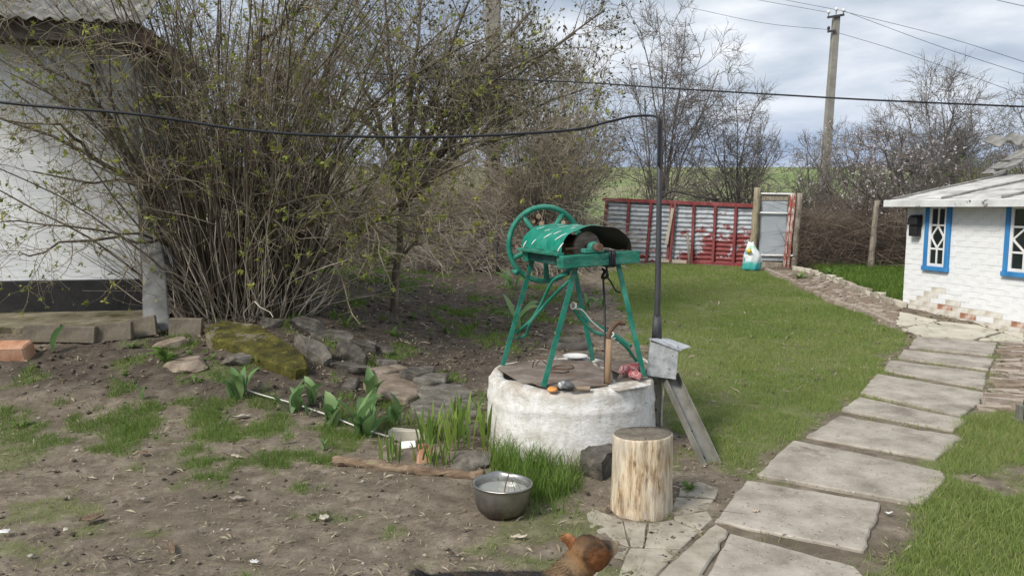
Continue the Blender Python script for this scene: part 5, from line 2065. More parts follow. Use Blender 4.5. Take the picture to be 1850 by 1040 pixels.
bs = stone_mesh((0.50, 0.45, 0.70), 27, 10, 0.5, 0.8)
bs.materials.append(M['stone'])
bp_ = at(880, 440, 15.4)
tag(place('stone', bs, (bp_.x, bp_.y, hz(bp_.x, bp_.y) + 0.34), (R(-8), R(12), 0.3)), 'grey upright boulder by the brush pile behind the wheel', 'stone')


def flag(uv, mat, label, seed, top=0.05, thick=0.09, tilt=0.03):
    o = slab_obj('flagstone', uv, M[mat], None, top, thick, seed, jag=0.016, tilt=tilt, bevel=0.012)
    return tag(o, label, 'stone', 'flat stones laid beside the well')


flag([(655, 690), (675, 676), (735, 672), (765, 690), (755, 712), (735, 720), (690, 712)], 'stone_brown', 'reddish dusty flat stone behind the tulips', 1, 0.05)
flag([(720, 672), (742, 660), (784, 658), (786, 668), (750, 680)], 'stone', 'dark thin slate lying on the reddish flat stone', 2, 0.10, 0.05, 0.05)
flag([(745, 684), (765, 671), (811, 672), (806, 686), (765, 691)], 'stone_light', 'tilted grey slate left of the well', 3, 0.09, 0.05, 0.05)
flag([(752, 705), (772, 690), (835, 694), (859, 706), (850, 716), (760, 719)], 'stone_light', 'broad grey flat stone left of the well', 4, 0.045)
flag([(740, 728), (755, 720), (850, 718), (868, 730), (862, 748), (800, 752), (745, 745)], 'stone_light', 'front most broad flat stone behind the irises', 5, 0.045)
flag([(616, 693), (630, 681), (652, 683), (645, 697)], 'stone', 'small dark slate on the soil behind the tulips', 6, 0.04, 0.04, 0.06)
flag([(664, 665), (720, 655), (742, 664), (690, 676)], 'stone_brown', 'brown flat stone at the right foot of the heap', 7, 0.05, 0.06)
flag([(1020, 640), (1078, 632), (1110, 650), (1060, 660)], 'stone', 'flat dark stone just behind the well', 8, 0.02, 0.05)

# bricks on edge along the ledge of the white house
EB = [with_mat(brick_mesh('edging_brick', (0.40, 0.07, 0.19), 400 + k, 0.006), M['edge_brick']) for k in range(3)]
LAB = ['edging brick furthest left along the white house ledge', 'low set edging brick, second along the white house ledge', 'edging brick with a pale top edge left of the bent grey sheet',
       'tilted edging brick half behind the bent grey sheet', 'reddish edging brick right of the bent grey sheet']
for i, (u0, u1, v0, v1, ro) in enumerate([(48, 111, 588, 618, 0), (110, 174, 591, 619, 0.02), (177, 239, 586, 614, -0.05), (236, 284, 573, 606, -0.16), (309, 366, 574, 606, 0.02)]):
    b = gz((u0 + u1) / 2, v1)
    k = ppm(b)
    o = place('edging_brick', EB[i % 3], (b.x, b.y, b.z + 0.08), (R(-8), ro, R(3)))
    o.scale = ((u1 - u0) / k / 0.40, 1, (v1 - v0) / k / 0.19 * 1.1)
    tag(o, LAB[i], 'brick', 'edging bricks along the house ledge')
b = gz(14, 648)
me = with_mat(brick_mesh('terracotta_brick', (0.42, 0.16, 0.15), 410, 0.005), M['terracotta'])
tag(place('terracotta_brick', me, (b.x - 0.02, b.y + 0.02, b.z + 0.065), (R(16), 0, R(2))), 'orange terracotta brick lying alone on the soil by the house', 'brick')
b = gz(767, 833)
me = with_mat(brick_mesh('broken_brick', (0.085, 0.07, 0.14), 411, 0.007), M['terracotta'])
tag(place('broken_brick', me, (b.x, b.y, b.z + 0.04), (R(-14), R(10), R(12))), 'broken orange brick standing among the iris leaves', 'brick')
b = gz(748, 792)
me = with_mat(brick_mesh('cement_block', (0.34, 0.07, 0.09), 412, 0.008), M['cement_pale'])
tag(place('cement_block', me, (b.x, b.y, b.z + 0.02), (0, R(3), R(-3))), 'pale narrow cement block lying among the irises', 'block')
b = gz(738, 808)
me = with_mat(brick_mesh('tile_shard', (0.10, 0.012, 0.06), 413, 0.003), M['ceramic'])
tag(place('tile_shard', me, (b.x, b.y, b.z + 0.022), (R(-50), R(-6), R(6))), 'white tile shard on the ground by the orange brick', 'shard')

a, b = gz(404, 689, 0.03), gz(702, 788, 0.03)
mid = [gz(u, v, 0.035) for u, v in ((470, 712), (530, 728), (600, 752), (650, 772))]
mb = MB().tube(arc_pts([a] + mid + [b], 24), 0.0062, 7)
tag(mb.build('white_rod', M['rope'], smooth=True), 'long thin white rod lying among the tulips', 'rod')
# rotten pole on the ground
P = [gz(u, v, 0.02) for u, v in ((604, 831), (660, 838), (720, 845), (780, 853), (840, 858), (874, 861))]
pts = arc_pts(P, 30)
rng = np.random.default_rng(6)
rot = MB().tube(pts, [0.031 + 0.005 * math.sin(k * 0.9) + rng.normal() * 0.003 for k in range(len(pts))], 14).build('rotten_log', M['rotten_wood'], smooth=True)
for v in rot.data.vertices:
    q_ = float(vnoise(np.array([v.co.x * 5]), np.array([v.co.y * 60 + v.co.z * 60]), 3)[0] - 0.5)
    v.co.z += q_ * 0.028
tag(rot, 'long rotten pole lying on the ground in front of the irises', 'log')
# old tyre flat on the ground behind the well
b = gz(1030, 628)
ty = MB().lathe([(0.155, 0.0), (0.15, 0.05), (0.165, 0.085), (0.20, 0.105), (0.24, 0.10), (0.268, 0.07), (0.272, 0.03), (0.26, 0.0)], 48, wob=lambda r, h, a: (r + 0.005 * math.sin(a * 24) * (1 if r > 0.2 else 0), h)).build('tyre', M['rubber'], smooth=True)
ty.location = (b.x, b.y + 0.1, b.z - 0.03)
tag(ty, 'old dusty tyre lying flat on the soil behind the well', 'tyre')
# foot of a green stand at the right edge
b = gz(1838, 762)
gst = thing('green_stand', 'teal metal post foot at the right edge on the grass', 'stand', b)
mb = MB().bar(b + Vector((0.045, 0, -0.05)), b + Vector((0.10, 0.0, 0.36)), 0.05, 0.05, up=(0, 1, 0))
mb.build('post', M['teal_dark'], gst, bevel=0.004)
mb = MB().box(b + Vector((0.01, 0.0, 0.06)), (0.03, 0.06, 0.16)).box(b + Vector((0.045, 0.02, 0.01)), (0.11, 0.09, 0.03))
mb.build('bracket', M['angle_iron'], gst, bevel=0.004)


# ------------------------------------------------------------------ trees, bush and thickets
def resample(pts, K):
    P = arc_pts(pts, 48)
    idx = np.linspace(0, len(P) - 1, K)
    return np.array([list(P[int(i)].lerp(P[min(int(i) + 1, len(P) - 1)], i - int(i))) for i in idx])


def stuff_part(name, VF, mat, parent, smooth=False, attrs=None):
    o = link(name, np_mesh(name, VF[0], VF[1], smooth, attrs), mat, parent)
    o['kind'] = 'stuff'
    return o


def build_bush():
    rng = np.random.default_rng(101)
    base = gz(425, 572)
    bush = thing('bush', 'big many stemmed lilac bush with first yellow green leaves', 'bush', base)
    # main limbs as seen
    LIMBS = [
        ([(360, 540, 8.4), (330, 450, 8.3), (256, 343, 8.15), (202, 303, 8.0), (158, 279, 7.9), (101, 249, 7.8), (0, 215, 7.7), (-90, 190, 7.6)], 0.032),
        ([(385, 545, 8.5), (300, 400, 8.3), (252, 313, 8.2), (215, 252, 8.1), (188, 202, 8.0), (162, 162, 7.9), (101, 135, 7.75), (44, 91, 7.6), (-30, 10, 7.5)], 0.036),
        ([(400, 540, 8.5), (320, 400, 8.5), (236, 269, 8.4), (195, 188, 8.3), (172, 125, 8.2), (145, 84, 8.1), (111, 47, 8.0), (34, -10, 7.9)], 0.033),
        ([(330, 470, 8.2), (302, 433, 8.0), (270, 440, 7.8), (228, 433, 7.7), (160, 433, 7.6), (107, 440, 7.55), (76, 463, 7.5), (35, 455, 7.45)], 0.022),
        ([(330, 455, 8.2), (263, 428, 7.9), (153, 415, 7.7), (25, 396, 7.6), (-40, 415, 7.5)], 0.016),
        ([(250, 330, 8.0), (158, 272, 7.8), (135, 249, 7.7), (121, 232, 7.65), (98, 230, 7.6), (0, 215, 7.5)], 0.024),
        ([(455, 560, 8.4), (500, 510, 8.3), (550, 483, 8.2), (637, 428, 8.1), (703, 387, 8.0), (770, 330, 8.0), (860, 285, 7.9)], 0.046),
        ([(400, 540, 8.8), (420, 330, 8.8), (450, 100, 8.6), (508, 50, 8.4), (546, 11, 8.3), (590, -60, 8.2)], 0.040),
        ([(440, 550, 8.6), (480, 420, 8.5), (560, 300, 8.4), (660, 200, 8.2), (760, 130, 8.1), (900, 60, 8.0)], 0.026),
        ([(380, 560, 8.2), (345, 470, 8.1), (320, 420, 8.0), (290, 380, 7.95), (240, 330, 7.85), (160, 330, 7.7), (60, 310, 7.6)], 0.030),
        ([(430, 560, 8.2), (440, 470, 8.0), (470, 400, 7.9), (520, 370, 7.75), (600, 350, 7.6), (690, 330, 7.5)], 0.018),
        ([(450, 560, 8.3), (480, 480, 8.0), (560, 400, 7.8), (650, 380, 7.6), (760, 390, 7.5), (860, 380, 7.4)], 0.018),
        ([(470, 565, 8.5), (540, 430, 8.4), (650, 330, 8.3), (800, 270, 8.2), (960, 240, 8.2), (1060, 235, 8.2)], 0.022),
        ([(370, 560, 8.8), (330, 330, 8.9), (300, 140, 8.9), (250, -20, 8.8)], 0.034),
        ([(430, 560, 9.0), (470, 300, 9.0), (540, 100, 8.9), (640, -40, 8.8)], 0.034),
    ]
    LP, LRd = [], []
    for pts, r in LIMBS:
        P3 = [at(u, v, Y) for u, v, Y in pts]
        Q = resample(P3, 12)
        Q[1:-1] += rng.normal(size=(10, 3)) * 0.015
        rad = r * np.linspace(1, 0.3, 12)
        LP.append(Q)
        LRd.append(rad)
        V, F = tubes(Q[None], rad[None], 8)
        link('branch', np_mesh('branch', V, F, True), M['limb_bark'], bush)
    LP, LRd = np.array(LP), np.array(LRd)
    # crowd of straight young stems
    n = 380
    a = rng.random(n) * 2 * np.pi
    rr = np.sqrt(rng.random(n))
    sx = base.x + np.cos(a) * rr * 0.72
    sy = base.y + 0.25 + np.sin(a) * rr * 0.55
    st = np.stack([sx, sy, H(sx, sy) - 0.05], -1)
    tilt = (0.02 + 0.32 * rng.random(n) ** 1.4) * (0.35 + rr)
    az = a + rng.normal(size=n) * 0.7
    dirs = np.stack([np.cos(az) * np.sin(tilt), np.sin(az) * np.sin(tilt), np.cos(tilt)], -1)
    lens = 2.2 + 2.4 * rng.random(n)
    out = np.stack([np.cos(az), np.sin(az), np.full(n, -0.1)], -1) * (0.04 + 0.13 * rng.random(n))[:, None]
    r0 = 0.006 + 0.016 * rng.random(n) ** 2.2
    SP, SR = stems_from(st, dirs, lens, 11, 0.085, 0.0, r0, 0.3, rng, out)
    stuff_part('stems', tubes(SP, SR, 5), M['bush_bark'], bush, True)
    # low dead shoots round the base
    m = 260
    a = rng.random(m) * 2 * np.pi
    sx = base.x + np.cos(a) * (0.3 + 0.55 * rng.random(m))
    sy = base.y + 0.2 + np.sin(a) * (0.2 + 0.45 * rng.random(m))
    st = np.stack([sx, sy, H(sx, sy) - 0.03], -1)
    dirs = np.stack([np.cos(a) * 0.55, np.sin(a) * 0.45, np.full(m, 0.85)], -1) + rng.normal(size=(m, 3)) * 0.25
    DP, DR = stems_from(st, dirs, 0.5 + 1.3 * rng.random(m), 7, 0.12, -0.02, 0.004 + 0.006 * rng.random(m), 0.4, rng)
    stuff_part('shoots', tubes(DP, DR, 3), M['brown_twig'], bush)
    # twigs
    lf = np.array([0, 1, 2, 3, 4, 5, 9])
    rt = np.array([6, 7, 8, 10, 11, 12, 13, 14])
    Ta, Ra = grow(LP[lf], LRd[lf], 19, (0.4, 1.2), (30, 85), 7, 0.02, 0.24, 0.22, 1.0, 0.42, 0.0035, rng, droop=0.06)
    Tb, Rb = grow(LP[rt], LRd[rt], 33, (0.5, 1.4), (30, 85), 7, 0.02, 0.24, 0.22, 1.0, 0.42, 0.0035, rng, droop=0.06)
    T1, R1 = np.concatenate([Ta, Tb]), np.concatenate([Ra, Rb])
    T2, R2 = grow(SP, SR, 5, (0.4, 1.1), (30, 85), 6, 0.02, 0.24, 0.35, 1.0, 0.5, 0.003, rng)
    U1, Q1 = grow(T1, R1, 8, (0.15, 0.6), (25, 75), 5, 0.05, 0.2, 0.15, 1.0, 0.6, 0.0024, rng)
    U2, Q2 = grow(T2, R2, 3, (0.12, 0.5), (25, 70), 4, 0.06, 0.18, 0.2, 1.0, 0.6, 0.0024, rng)
    stuff_part('twigs', join([tubes(T1, R1, 4), tubes(T2, R2, 3), tubes(U1, Q1, 3), tubes(U2, Q2, 3)]), M['twig'], bush)
    # young leaves at twig ends
    ends = [(T1[:, -1], T1[:, -1] - T1[:, -2], 1.0), (U1[:, -1], U1[:, -1] - U1[:, -2], 0.75), (U1[:, 2], U1[:, 3] - U1[:, 1], 0.35), (U2[:, -1], U2[:, -1] - U2[:, -2], 0.4), (T2[:, -1], T2[:, -1] - T2[:, -2], 0.7)]
    P, D = [], []
    for p, d, f in ends:
        k = rng.random(len(p)) < f
        P.append(p[k])
        D.append(unit(d[k]))
    P, D = np.concatenate(P), np.concatenate(D)
    big = rng.random(len(P)) < 0.22
    A = leaves(P[~big], D[~big], (0.014, 0.034), 4, 0.55, 0.26, rng)
    B = leaves(P[big], D[big], (0.035, 0.075), 8, 0.8, 0.20, rng)
    V, F = join([A[:2], B[:2]])
    stuff_part('leaves', (V, F), M['bush_leaf'], bush, attrs={'rnd': np.concatenate([A[2], B[2]])})


build_bush()


def build_tree(name, label, cat, base, stems, nl1, nl2, nl3, l1, l2, l3, bmat, tmat, seed, buds=None, blossom=0, rmin=0.004, up=0.10, group=None, spread=1.0, k1=8, tstart=0.3):
    """stems: list of (points, radius); three generations of shoots; buds: (share, size, material)"""
    rng = np.random.default_rng(seed)
    t = thing(name, label, cat, base, group)
    SP = np.array([resample(p, 10) for p, _ in stems])
    SP[:, 1:-1] += rng.normal(size=SP[:, 1:-1].shape) * 0.02
    SR = np.array([r * np.linspace(1, 0.25, 10) for _, r in stems])
    V, F = tubes(SP, SR, 8)
    link('trunk', np_mesh('trunk', V, F, True), bmat, t)
    A, RA = grow(SP, SR, nl1, l1, (28, 65), k1, up, 0.13, tstart, 1.0, 0.55, rmin * 2, rng)
    B, RB = grow(A, RA, nl2, l2, (28, 65), 6, up, 0.16, 0.2, 1.0, 0.55, rmin * 1.3, rng)
    C, RC = grow(B, RB, nl3, l3, (25, 60), 4, up, 0.15, 0.15, 1.0, 0.6, rmin, rng)
    stuff_part('crown', join([tubes(A, RA, 5), tubes(B, RB, 3), tubes(C, RC, 3)]), tmat, t)
    if buds:
        share, size, mat = buds
        P = np.concatenate([C[:, -1], C[:, 2], B[:, -1]])
        D = np.concatenate([C[:, -1] - C[:, -2], C[:, 2] - C[:, 1], B[:, -1] - B[:, -2]])
        k = rng.random(len(P)) < share
        V, F, rn = leaves(P[k], unit(D[k]), size, 4, 0.55, 0.3, rng)
        stuff_part('buds', (V, F), mat, t, attrs={'rnd': rn})
    if blossom:
        P = np.concatenate([C[:, -1], C[:, 1], C[:, 2], B[:, 3], B[:, 4]])
        k = rng.random(len(P)) < blossom
        P = P[k]
        V, F, rn = leaves(P, unit(rng.normal(size=P.shape)), (0.03, 0.055), 4, 1.2, 0.42, rng)
        stuff_part('blossom', (V, F), M['blossom'], t, attrs={'rnd': rn})
    return t


def fan(base_uv, Y, tips, r, zoff=0.0, dY=0.6, seed=0, mid=0.45, bend=0.0):
    """stems from one foot to tips given in the photo, each at a depth of its own"""
    rng = np.random.default_rng(seed)
    d = ray(*base_uv)
    b = at(base_uv[0], base_uv[1], Y)
    b.z = hz(b.x, b.y) + zoff - 0.1
    out = []
    for u, v in tips:
        e = at(u, v, Y + rng.normal() * dY)
        e = b.lerp(e, 0.84)
        m = b.lerp(e, mid) + Vector((rng.normal() * 0.1, rng.normal() * 0.1, (e - b).length * (0.10 + bend)))
        m.x -= (e.x - b.x) * 0.12
        out.append(([b + Vector((rng.normal() * 0.06, rng.normal() * 0.06, 0)), b.lerp(m, 0.45), m, e], r * (0.7 + 0.5 * rng.random())))
    return b, out


# young tree with dark buds behind the well, its trunk bare below
b = gz(712, 562)
Y0 = b.y
p = [at(712, 566, Y0), at(718, 480, Y0), at(726, 390, Y0), at(730, 300, Y0)]
hub = p[-1]
st = [(p + [at(760, 150, Y0)], 0.058)]
rngt = np.random.default_rng(2)
for u, v, dy in [(600, 40, .5), (680, -80, -.3), (780, -100, .8), (880, -60, -.5), (960, 20, .3), (1040, 60, -.4), (1060, 160, .4), (1000, 230, -.6), (860, 200, .9), (560, 150, .2), (900, 110, 1.2), (1090, 20, .8), (1010, 130, 0.1)]:
    e = at(u, v, Y0 + dy)
    s0 = p[2].lerp(p[3], rngt.random())
    m = s0.lerp(e, 0.5) + Vector((0, 0, 0.28))
    st.append(([s0, s0.lerp(m, 0.5) + Vector((0, 0, 0.1)), m, e], 0.040))
build_tree('young_tree', 'slim young tree with dark swelling buds behind the rubble heap', 'tree', b, st, 13, 8, 5, (0.5, 1.3), (0.25, 0.7), (0.1, 0.35), M['bush_bark'], M['twig'], 31,
           (0.28, (0.025, 0.055), M['bud']), rmin=0.0032, up=0.06, tstart=0.25)
# tangle of shrubs behind
for i, (u, v, Y, tips, sd, lab) in enumerate([
        (560, 440, 19.2, [(470, 30), (520, -60), (560, 20), (600, -90), (640, 60), (680, -30), (500, 160), (650, 190), (590, 120)], 41, 'tall twiggy shrub with many upright stems behind the bush'),
        (800, 440, 19.6, [(720, 10), (770, -70), (820, 40), (850, -80), (900, 90), (940, 10), (760, 180), (900, 200), (840, 150)], 42, 'brownish bare shrub between the young tree and concrete pole'),
        (1010, 430, 19.6, [(940, 150), (980, 90), (1020, 130), (1060, 200), (1100, 110), (1090, 240), (1000, 230), (1110, 180)], 43, 'bare shrub with dark buds rising behind the flywheel'),
        (330, 470, 12.0, [(290, 120), (320, 20), (350, -40), (380, 60), (410, -60), (430, 120), (450, 20)], 44, 'bare upright shrub behind the corner of the white house'),
        (1030, 435, 19.0, [(930, 60), (1000, 20), (1060, 40), (1080, 300), (960, 200)], 45, 'spreading dark budded shrub left of the iron pole'),
        (960, 452, 16.0, [(850, 210), (880, 130), (920, 90), (960, 60), (1010, 90), (1060, 110), (1100, 170), (1120, 230), (1000, 240), (930, 250)], 46, 'low bare shrub between the young tree and the flywheel')]):
    bb, stt = fan((u, v), Y, tips, 0.034, seed=sd, dY=0.7)
    build_tree('bare_shrub', lab, 'shrub', bb, stt, 9, 7, 4, (0.9, 2.1), (0.45, 1.15), (0.2, 0.6), M['tree_bark'], M['twig'], sd, (0.14 if i in (2, 4) else 0.07, (0.04, 0.08), M['bud']), rmin=0.0052, up=0.08, group='bare shrubs in the back of the yard')

# bare trees beyond the fence
for i, (u, v, Y, tips, r, cnt, ln, sd, lab, blo, buds) in enumerate([
        (1192, 372, 20, [(1130, 60), (1150, -30), (1185, -70), (1215, -20), (1250, -60), (1290, 10), (1320, 60), (1310, 120), (1280, 180), (1235, 100), (1120, 180), (1160, 120)], 0.042, (9, 8, 6), ((0.9, 2.0), (0.4, 1.1), (0.2, 0.5)), 51, 'tall bare tree standing right behind the iron pole', 0, None),
        (1335, 372, 21, [(1235, 250), (1265, 190), (1300, 160), (1330, 140), (1365, 145), (1400, 160), (1425, 190), (1410, 240), (1350, 200), (1285, 230), (1250, 300)], 0.040, (9, 8, 6), ((0.7, 1.6), (0.35, 0.9), (0.15, 0.45)), 52, 'dense bare tree forking low above the mesh gate', 0, None),
        (1552, 392, 19, [(1460, 260), (1485, 215), (1520, 200), (1560, 195), (1600, 190), (1640, 220), (1665, 260), (1480, 300), (1610, 290), (1440, 230)], 0.036, (9, 7, 6), ((0.5, 1.3), (0.3, 0.8), (0.12, 0.4)), 53, 'spreading fruit tree with first white blossom by the utility pole', 0.05, None),
        (1640, 345, 17, [(1560, 290), (1590, 220), (1630, 195), (1670, 215), (1700, 260), (1610, 260), (1655, 250), (1500, 280)], 0.05, (9, 7, 6), ((0.4, 1.0), (0.25, 0.7), (0.1, 0.35)), 54, 'reddish fruit tree dotted with blossom behind the shed', 0.10, None),
        (1702, 360, 22, [(1610, 200), (1630, 150), (1665, 120), (1700, 110), (1735, 120), (1770, 150), (1795, 190), (1690, 170), (1750, 210), (1650, 230), (1800, 250)], 0.042, (11, 9, 7), ((1.0, 2.2), (0.5, 1.2), (0.2, 0.6)), 55, 'tall round crowned bare tree behind the white shed', 0, None),
        (1880, 360, 20, [(1812, 200), (1830, 140), (1860, 110), (1900, 100), (1805, 250), (1840, 220), (1950, 160)], 0.042, (9, 7, 5), ((0.7, 1.5), (0.4, 0.9), (0.2, 0.5)), 56, 'bare tree cut off by the right edge above the roofs', 0, None),
        (1470, 400, 22, [(1440, 270), (1455, 240), (1480, 250), (1500, 290), (1430, 300), (1510, 260)], 0.04, (8, 6, 5), ((0.5, 1.1), (0.3, 0.8), (0.15, 0.4)), 57, 'low scrubby tree at the foot of the utility pole', 0, (0.12, (0.03, 0.05), M['weed_leaf'])),
        (1780, 360, 19, [(1720, 290), (1745, 270), (1775, 260), (1800, 270), (1825, 290)], 0.04, (9, 7, 6), ((0.5, 1.1), (0.3, 0.7), (0.12, 0.4)), 58, 'olive green budding shrub behind the ridge of the shed', 0, (0.25, (0.03, 0.05), M['weed_leaf']))]):
    bb, stt = fan((u, v), Y, tips, r, seed=sd, dY=0.9)
    build_tree('bare_tree', lab, 'tree', bb, stt, *cnt, *ln, M['tree_bark'], M['far_twig'], sd, buds, blo, rmin=0.0051, up=0.025, tstart=0.22, group='bare trees beyond the fence')


def thicket(name, label, n, box, hgt, mat, seed, K=5, arch=0.25, rad=(0.003, 0.008), lie=0.5, ln=(0.5, 1.6)):
    """tangle of dry canes that nobody could count"""
    rng = np.random.default_rng(seed)
    x = box[0] + (box[1] - box[0]) * rng.random(n)
    y = box[2] + (box[3] - box[2]) * rng.random(n)
    top = hgt * (0.6 + 0.8 * fbm(x, y * 0.3, 1.1, 3, seed))
    z = H(x, y) + top * rng.random(n) ** 1.3 * 0.8
    d = rng.normal(size=(n, 3))
    d[:, 2] = d[:, 2] * 0.5 + lie
    P, Rr = stems_from(np.stack([x, y, z], -1), d, ln[0] + (ln[1] - ln[0]) * rng.random(n), K, 0.16, -arch * 0.5, rad[0] + (rad[1] - rad[0]) * rng.random(n) ** 2, 0.5, rng)
    P[:, :, 2] = np.maximum(P[:, :, 2], H(P[:, :, 0], P[:, :, 1]) - 0.02)
    V, F = tubes(P, Rr, 3)
    return tag(link(name, np_mesh(name, V, F), mat), label, 'brush', None, 'stuff')


thicket('brush_pile', 'long tangled pile of dry brushwood behind the yard', 12000, (-6.5, 1.4, 16.2, 18.4), 2.0, M['brown_twig'], 61, ln=(0.6, 2.2), rad=(0.004, 0.010))
thicket('brush_pile', 'lower heap of cut twigs by the flywheel', 2600, (-2.2, 1.7, 15.2, 16.4), 0.55, M['brown_twig'], 62, lie=0.2, rad=(0.004, 0.009))
thicket('bramble_bank', 'brown bank of dry brambles beside the white shed', 9000, (6.2, 11.5, 15.4, 18.5), 1.25, M['thicket_twig'], 63, ln=(0.4, 1.2))
thicket('dry_hedge', 'strip of dry weeds and reeds along the far side of the fence', 3800, (1.5, 7.5, 18.6, 20.5), 0.85, M['thicket_twig'], 64, lie=1.2, ln=(0.4, 1.0))
thicket('far_scrub', 'grey scrub beyond the bramble bank under the bare trees', 5000, (5.5, 16.0, 20.0, 25.0), 1.6, M['far_twig'], 65, lie=0.9, rad=(0.005, 0.011), ln=(0.6, 1.8))
# fallen dark branches in front of the brush pile
for i, (pts, r, lab) in enumerate([
        ([(655, 470), (740, 490), (800, 470), (840, 445), (900, 440)], 0.035, 'dark fallen branch arching over the daffodil leaves'),
        ([(770, 430), (840, 455), (900, 458), (985, 465)], 0.05, 'thick dark branch lying at the foot of the brush pile'),
        ([(690, 400), (760, 420), (850, 415), (930, 445)], 0.04, 'crooked dark branch resting on the brush pile')]):
    P = [at(u, v, 15.9 - 0.3 * i) for u, v in pts]
    tag(MB().tube(arc_pts(P, 24), [r * (1 - 0.5 * k / 24) for k in range(len(arc_pts(P, 24)))], 8).build('fallen_branch', M['dark_bark'], smooth=True), lab, 'branch', 'fallen branches')
# cut logs whose ends show through the wheel
rng = np.random.default_rng(9)
for i, (u, v, r, lab) in enumerate([(973, 391, .06, 'topmost pale cut log end seen through the flywheel'), (964, 400, .045, 'cut log end just under the topmost one in the wheel'), (978, 404, .06, 'widest cut log end in the middle of the wheel'), (958, 410, .04, 'small cut log end low in the wheel'),
                                    (1018, 402, .05, 'single cut log end right of the upper wheel spoke'), (933, 445, .045, 'pinkish cut log end by the left rim of the wheel')]):
    c = at(u, v, 15.6)
    t = thing('cut_log', lab, 'log', c, 'cut logs stacked in the brush')
    dv = Vector((rng.normal() * 0.15, 1, rng.normal() * 0.1)).normalized()
    MB().tube([c, c + dv * 0.9], [r, r * 0.9], 12).build('bark', M['dark_bark'], t, smooth=True)
    MB().lathe([(0.001, 0.004), (r * 0.9, 0.003), (r * 0.93, 0.0)], 14, c, -dv).build('cut_face', M['cut_wood'], t)

# ------------------------------------------------------------------ utility poles and their wires
up_b = gz(1486, 392)
UY = 26.0
ub = at(1484, 360, UY)
ub.z = hz(ub.x, ub.y)
upole = thing('utility_pole', 'leaning concrete utility pole with two small crossarms', 'utility pole', ub)
utop = at(1511, 28, UY)
ud = (utop - ub)
mb = MB()
mb.bar(ub - ud * 0.05, utop, 0.25, 0.21, up=(0, -1, 0))
o = mb.build('pole', M['concrete_pole'], upole, bevel=0.02)
for v in o.data.vertices:
    t_ = (v.co.z - ub.z) / (utop.z - ub.z)
    c = ub + ud * t_
    k = 1.25 - 0.4 * t_
    v.co.x = c.x + (v.co.x - c.x) * k
arms = []
for (ua, va, ub_, vb) in ((1495, 32, 1525, 27), (1495, 57, 1510, 56)):
    mb = MB()
    mb.bar(at(ua, va, UY - 0.14), at(ub_, vb, UY - 0.14), 0.06, 0.07)
    mb.build('crossarm', M['pole_iron'], upole)
INS = [(1497, 25), (1511, 20), (1524, 22), (1497, 54)]
for u, v in INS:
    c = at(u, v, UY - 0.14)
    MB().lathe([(0.001, -0.10), (0.02, -0.10), (0.02, 0.0), (0.05, 0.01), (0.055, 0.07), (0.03, 0.11), (0.001, 0.12)], 10, c).build('insulator', M['ceramic'] if v < 30 else M['pole_iron'], upole, smooth=True)
p2 = at(890, 300, 20.5)
p2.z = hz(p2.x, p2.y)
t = thing('utility_pole', 'pale concrete pole rising behind the bush and shrubs', 'utility pole', p2)
mb = MB()
mb.bar(p2 - Vector((0, 0, 0.3)), at(891, -150, 20.5), 0.40, 0.26, up=(0, -1, 0))
mb.build('pole', M['concrete_pole'], t, bevel=0.03)
WIRES = [([(1100, -60, 30), (1330, -8, 27.5), (1497, 23, UY)], 'left upper power wire left of the leaning pole'), ([(1250, -40, 30), (1390, -6, 28), (1511, 18, UY)], 'upper middle power wire left of the leaning pole'),
         ([(1250, 15, 28), (1380, 42, 27), (1497, 54, UY)], 'lowest power wire left of the leaning pole'),
         ([(1524, 20, UY), (1700, 85, 23), (1900, 150, 20)], 'upper power wire right of the leaning pole'), ([(1511, 18, UY), (1700, 65, 23), (1900, 128, 20)], 'middle power wire right of the leaning pole'),
         ([(1509, 58, UY), (1640, 98, 24), (1900, 190, 20)], 'lowest power wire right of the leaning pole'), ([(1740, -20, 20), (1800, 0, 19), (1900, 22, 18)], 'power wire crossing the top right corner')]
for pts, lab in WIRES:
    tag(MB().tube(arc_pts([at(*q_) for q_ in pts], 16), 0.0065, 4).build('power_wire', M['cable'], smooth=True), lab, 'wire', 'power wires')

# ------------------------------------------------------------------ spring plants


def blade_leaf(mb, p, az, L, w, lean, curl, fold=0.25, n=7, tw=0.0, attrs=None):
    """one long leaf: rises, leans to az, tip curls over"""
    p = Vector(p)
    d = Vector((math.cos(az), math.sin(az), 0))
    sd0 = Vector((-d.y, d.x, 0))
    el = math.pi / 2 - lean
    vs_, fs = [], []
    q = p.copy()
    for k in range(n + 1):
        t = k / n
        ww = w * (math.sin(math.pi * (0.12 + 0.88 * t)) ** 0.8 if t < 1 else 0.02) * (0.55 + 0.45 * min(1, t * 3))
        dirv = d * math.cos(el) + Vector((0, 0, 1)) * math.sin(el)
        nv = -d * math.sin(el) + Vector((0, 0, 1)) * math.cos(el)
        sd = (sd0 * math.cos(tw * t) + nv * math.sin(tw * t))
        vs_ += [q - sd * ww / 2 + nv * fold * ww, q, q + sd * ww / 2 + nv * fold * ww]
        q = q + dirv * L / n
        el -= curl / n * (0.5 + t)
    for k in range(n):
        a = k * 3
        fs += [(a, a + 1, a + 4, a + 3), (a + 1, a + 2, a + 5, a + 4)]
    mb.add(vs_, fs)


def add_rnd(o, val, var, rng):
    me = o.data
    a = me.attributes.new('rnd', 'FLOAT', 'POINT')
    n = len(me.vertices)
    a.data.foreach_set('value', np.clip(val + rng.normal(size=n) * var, 0, 1).astype(np.float32))


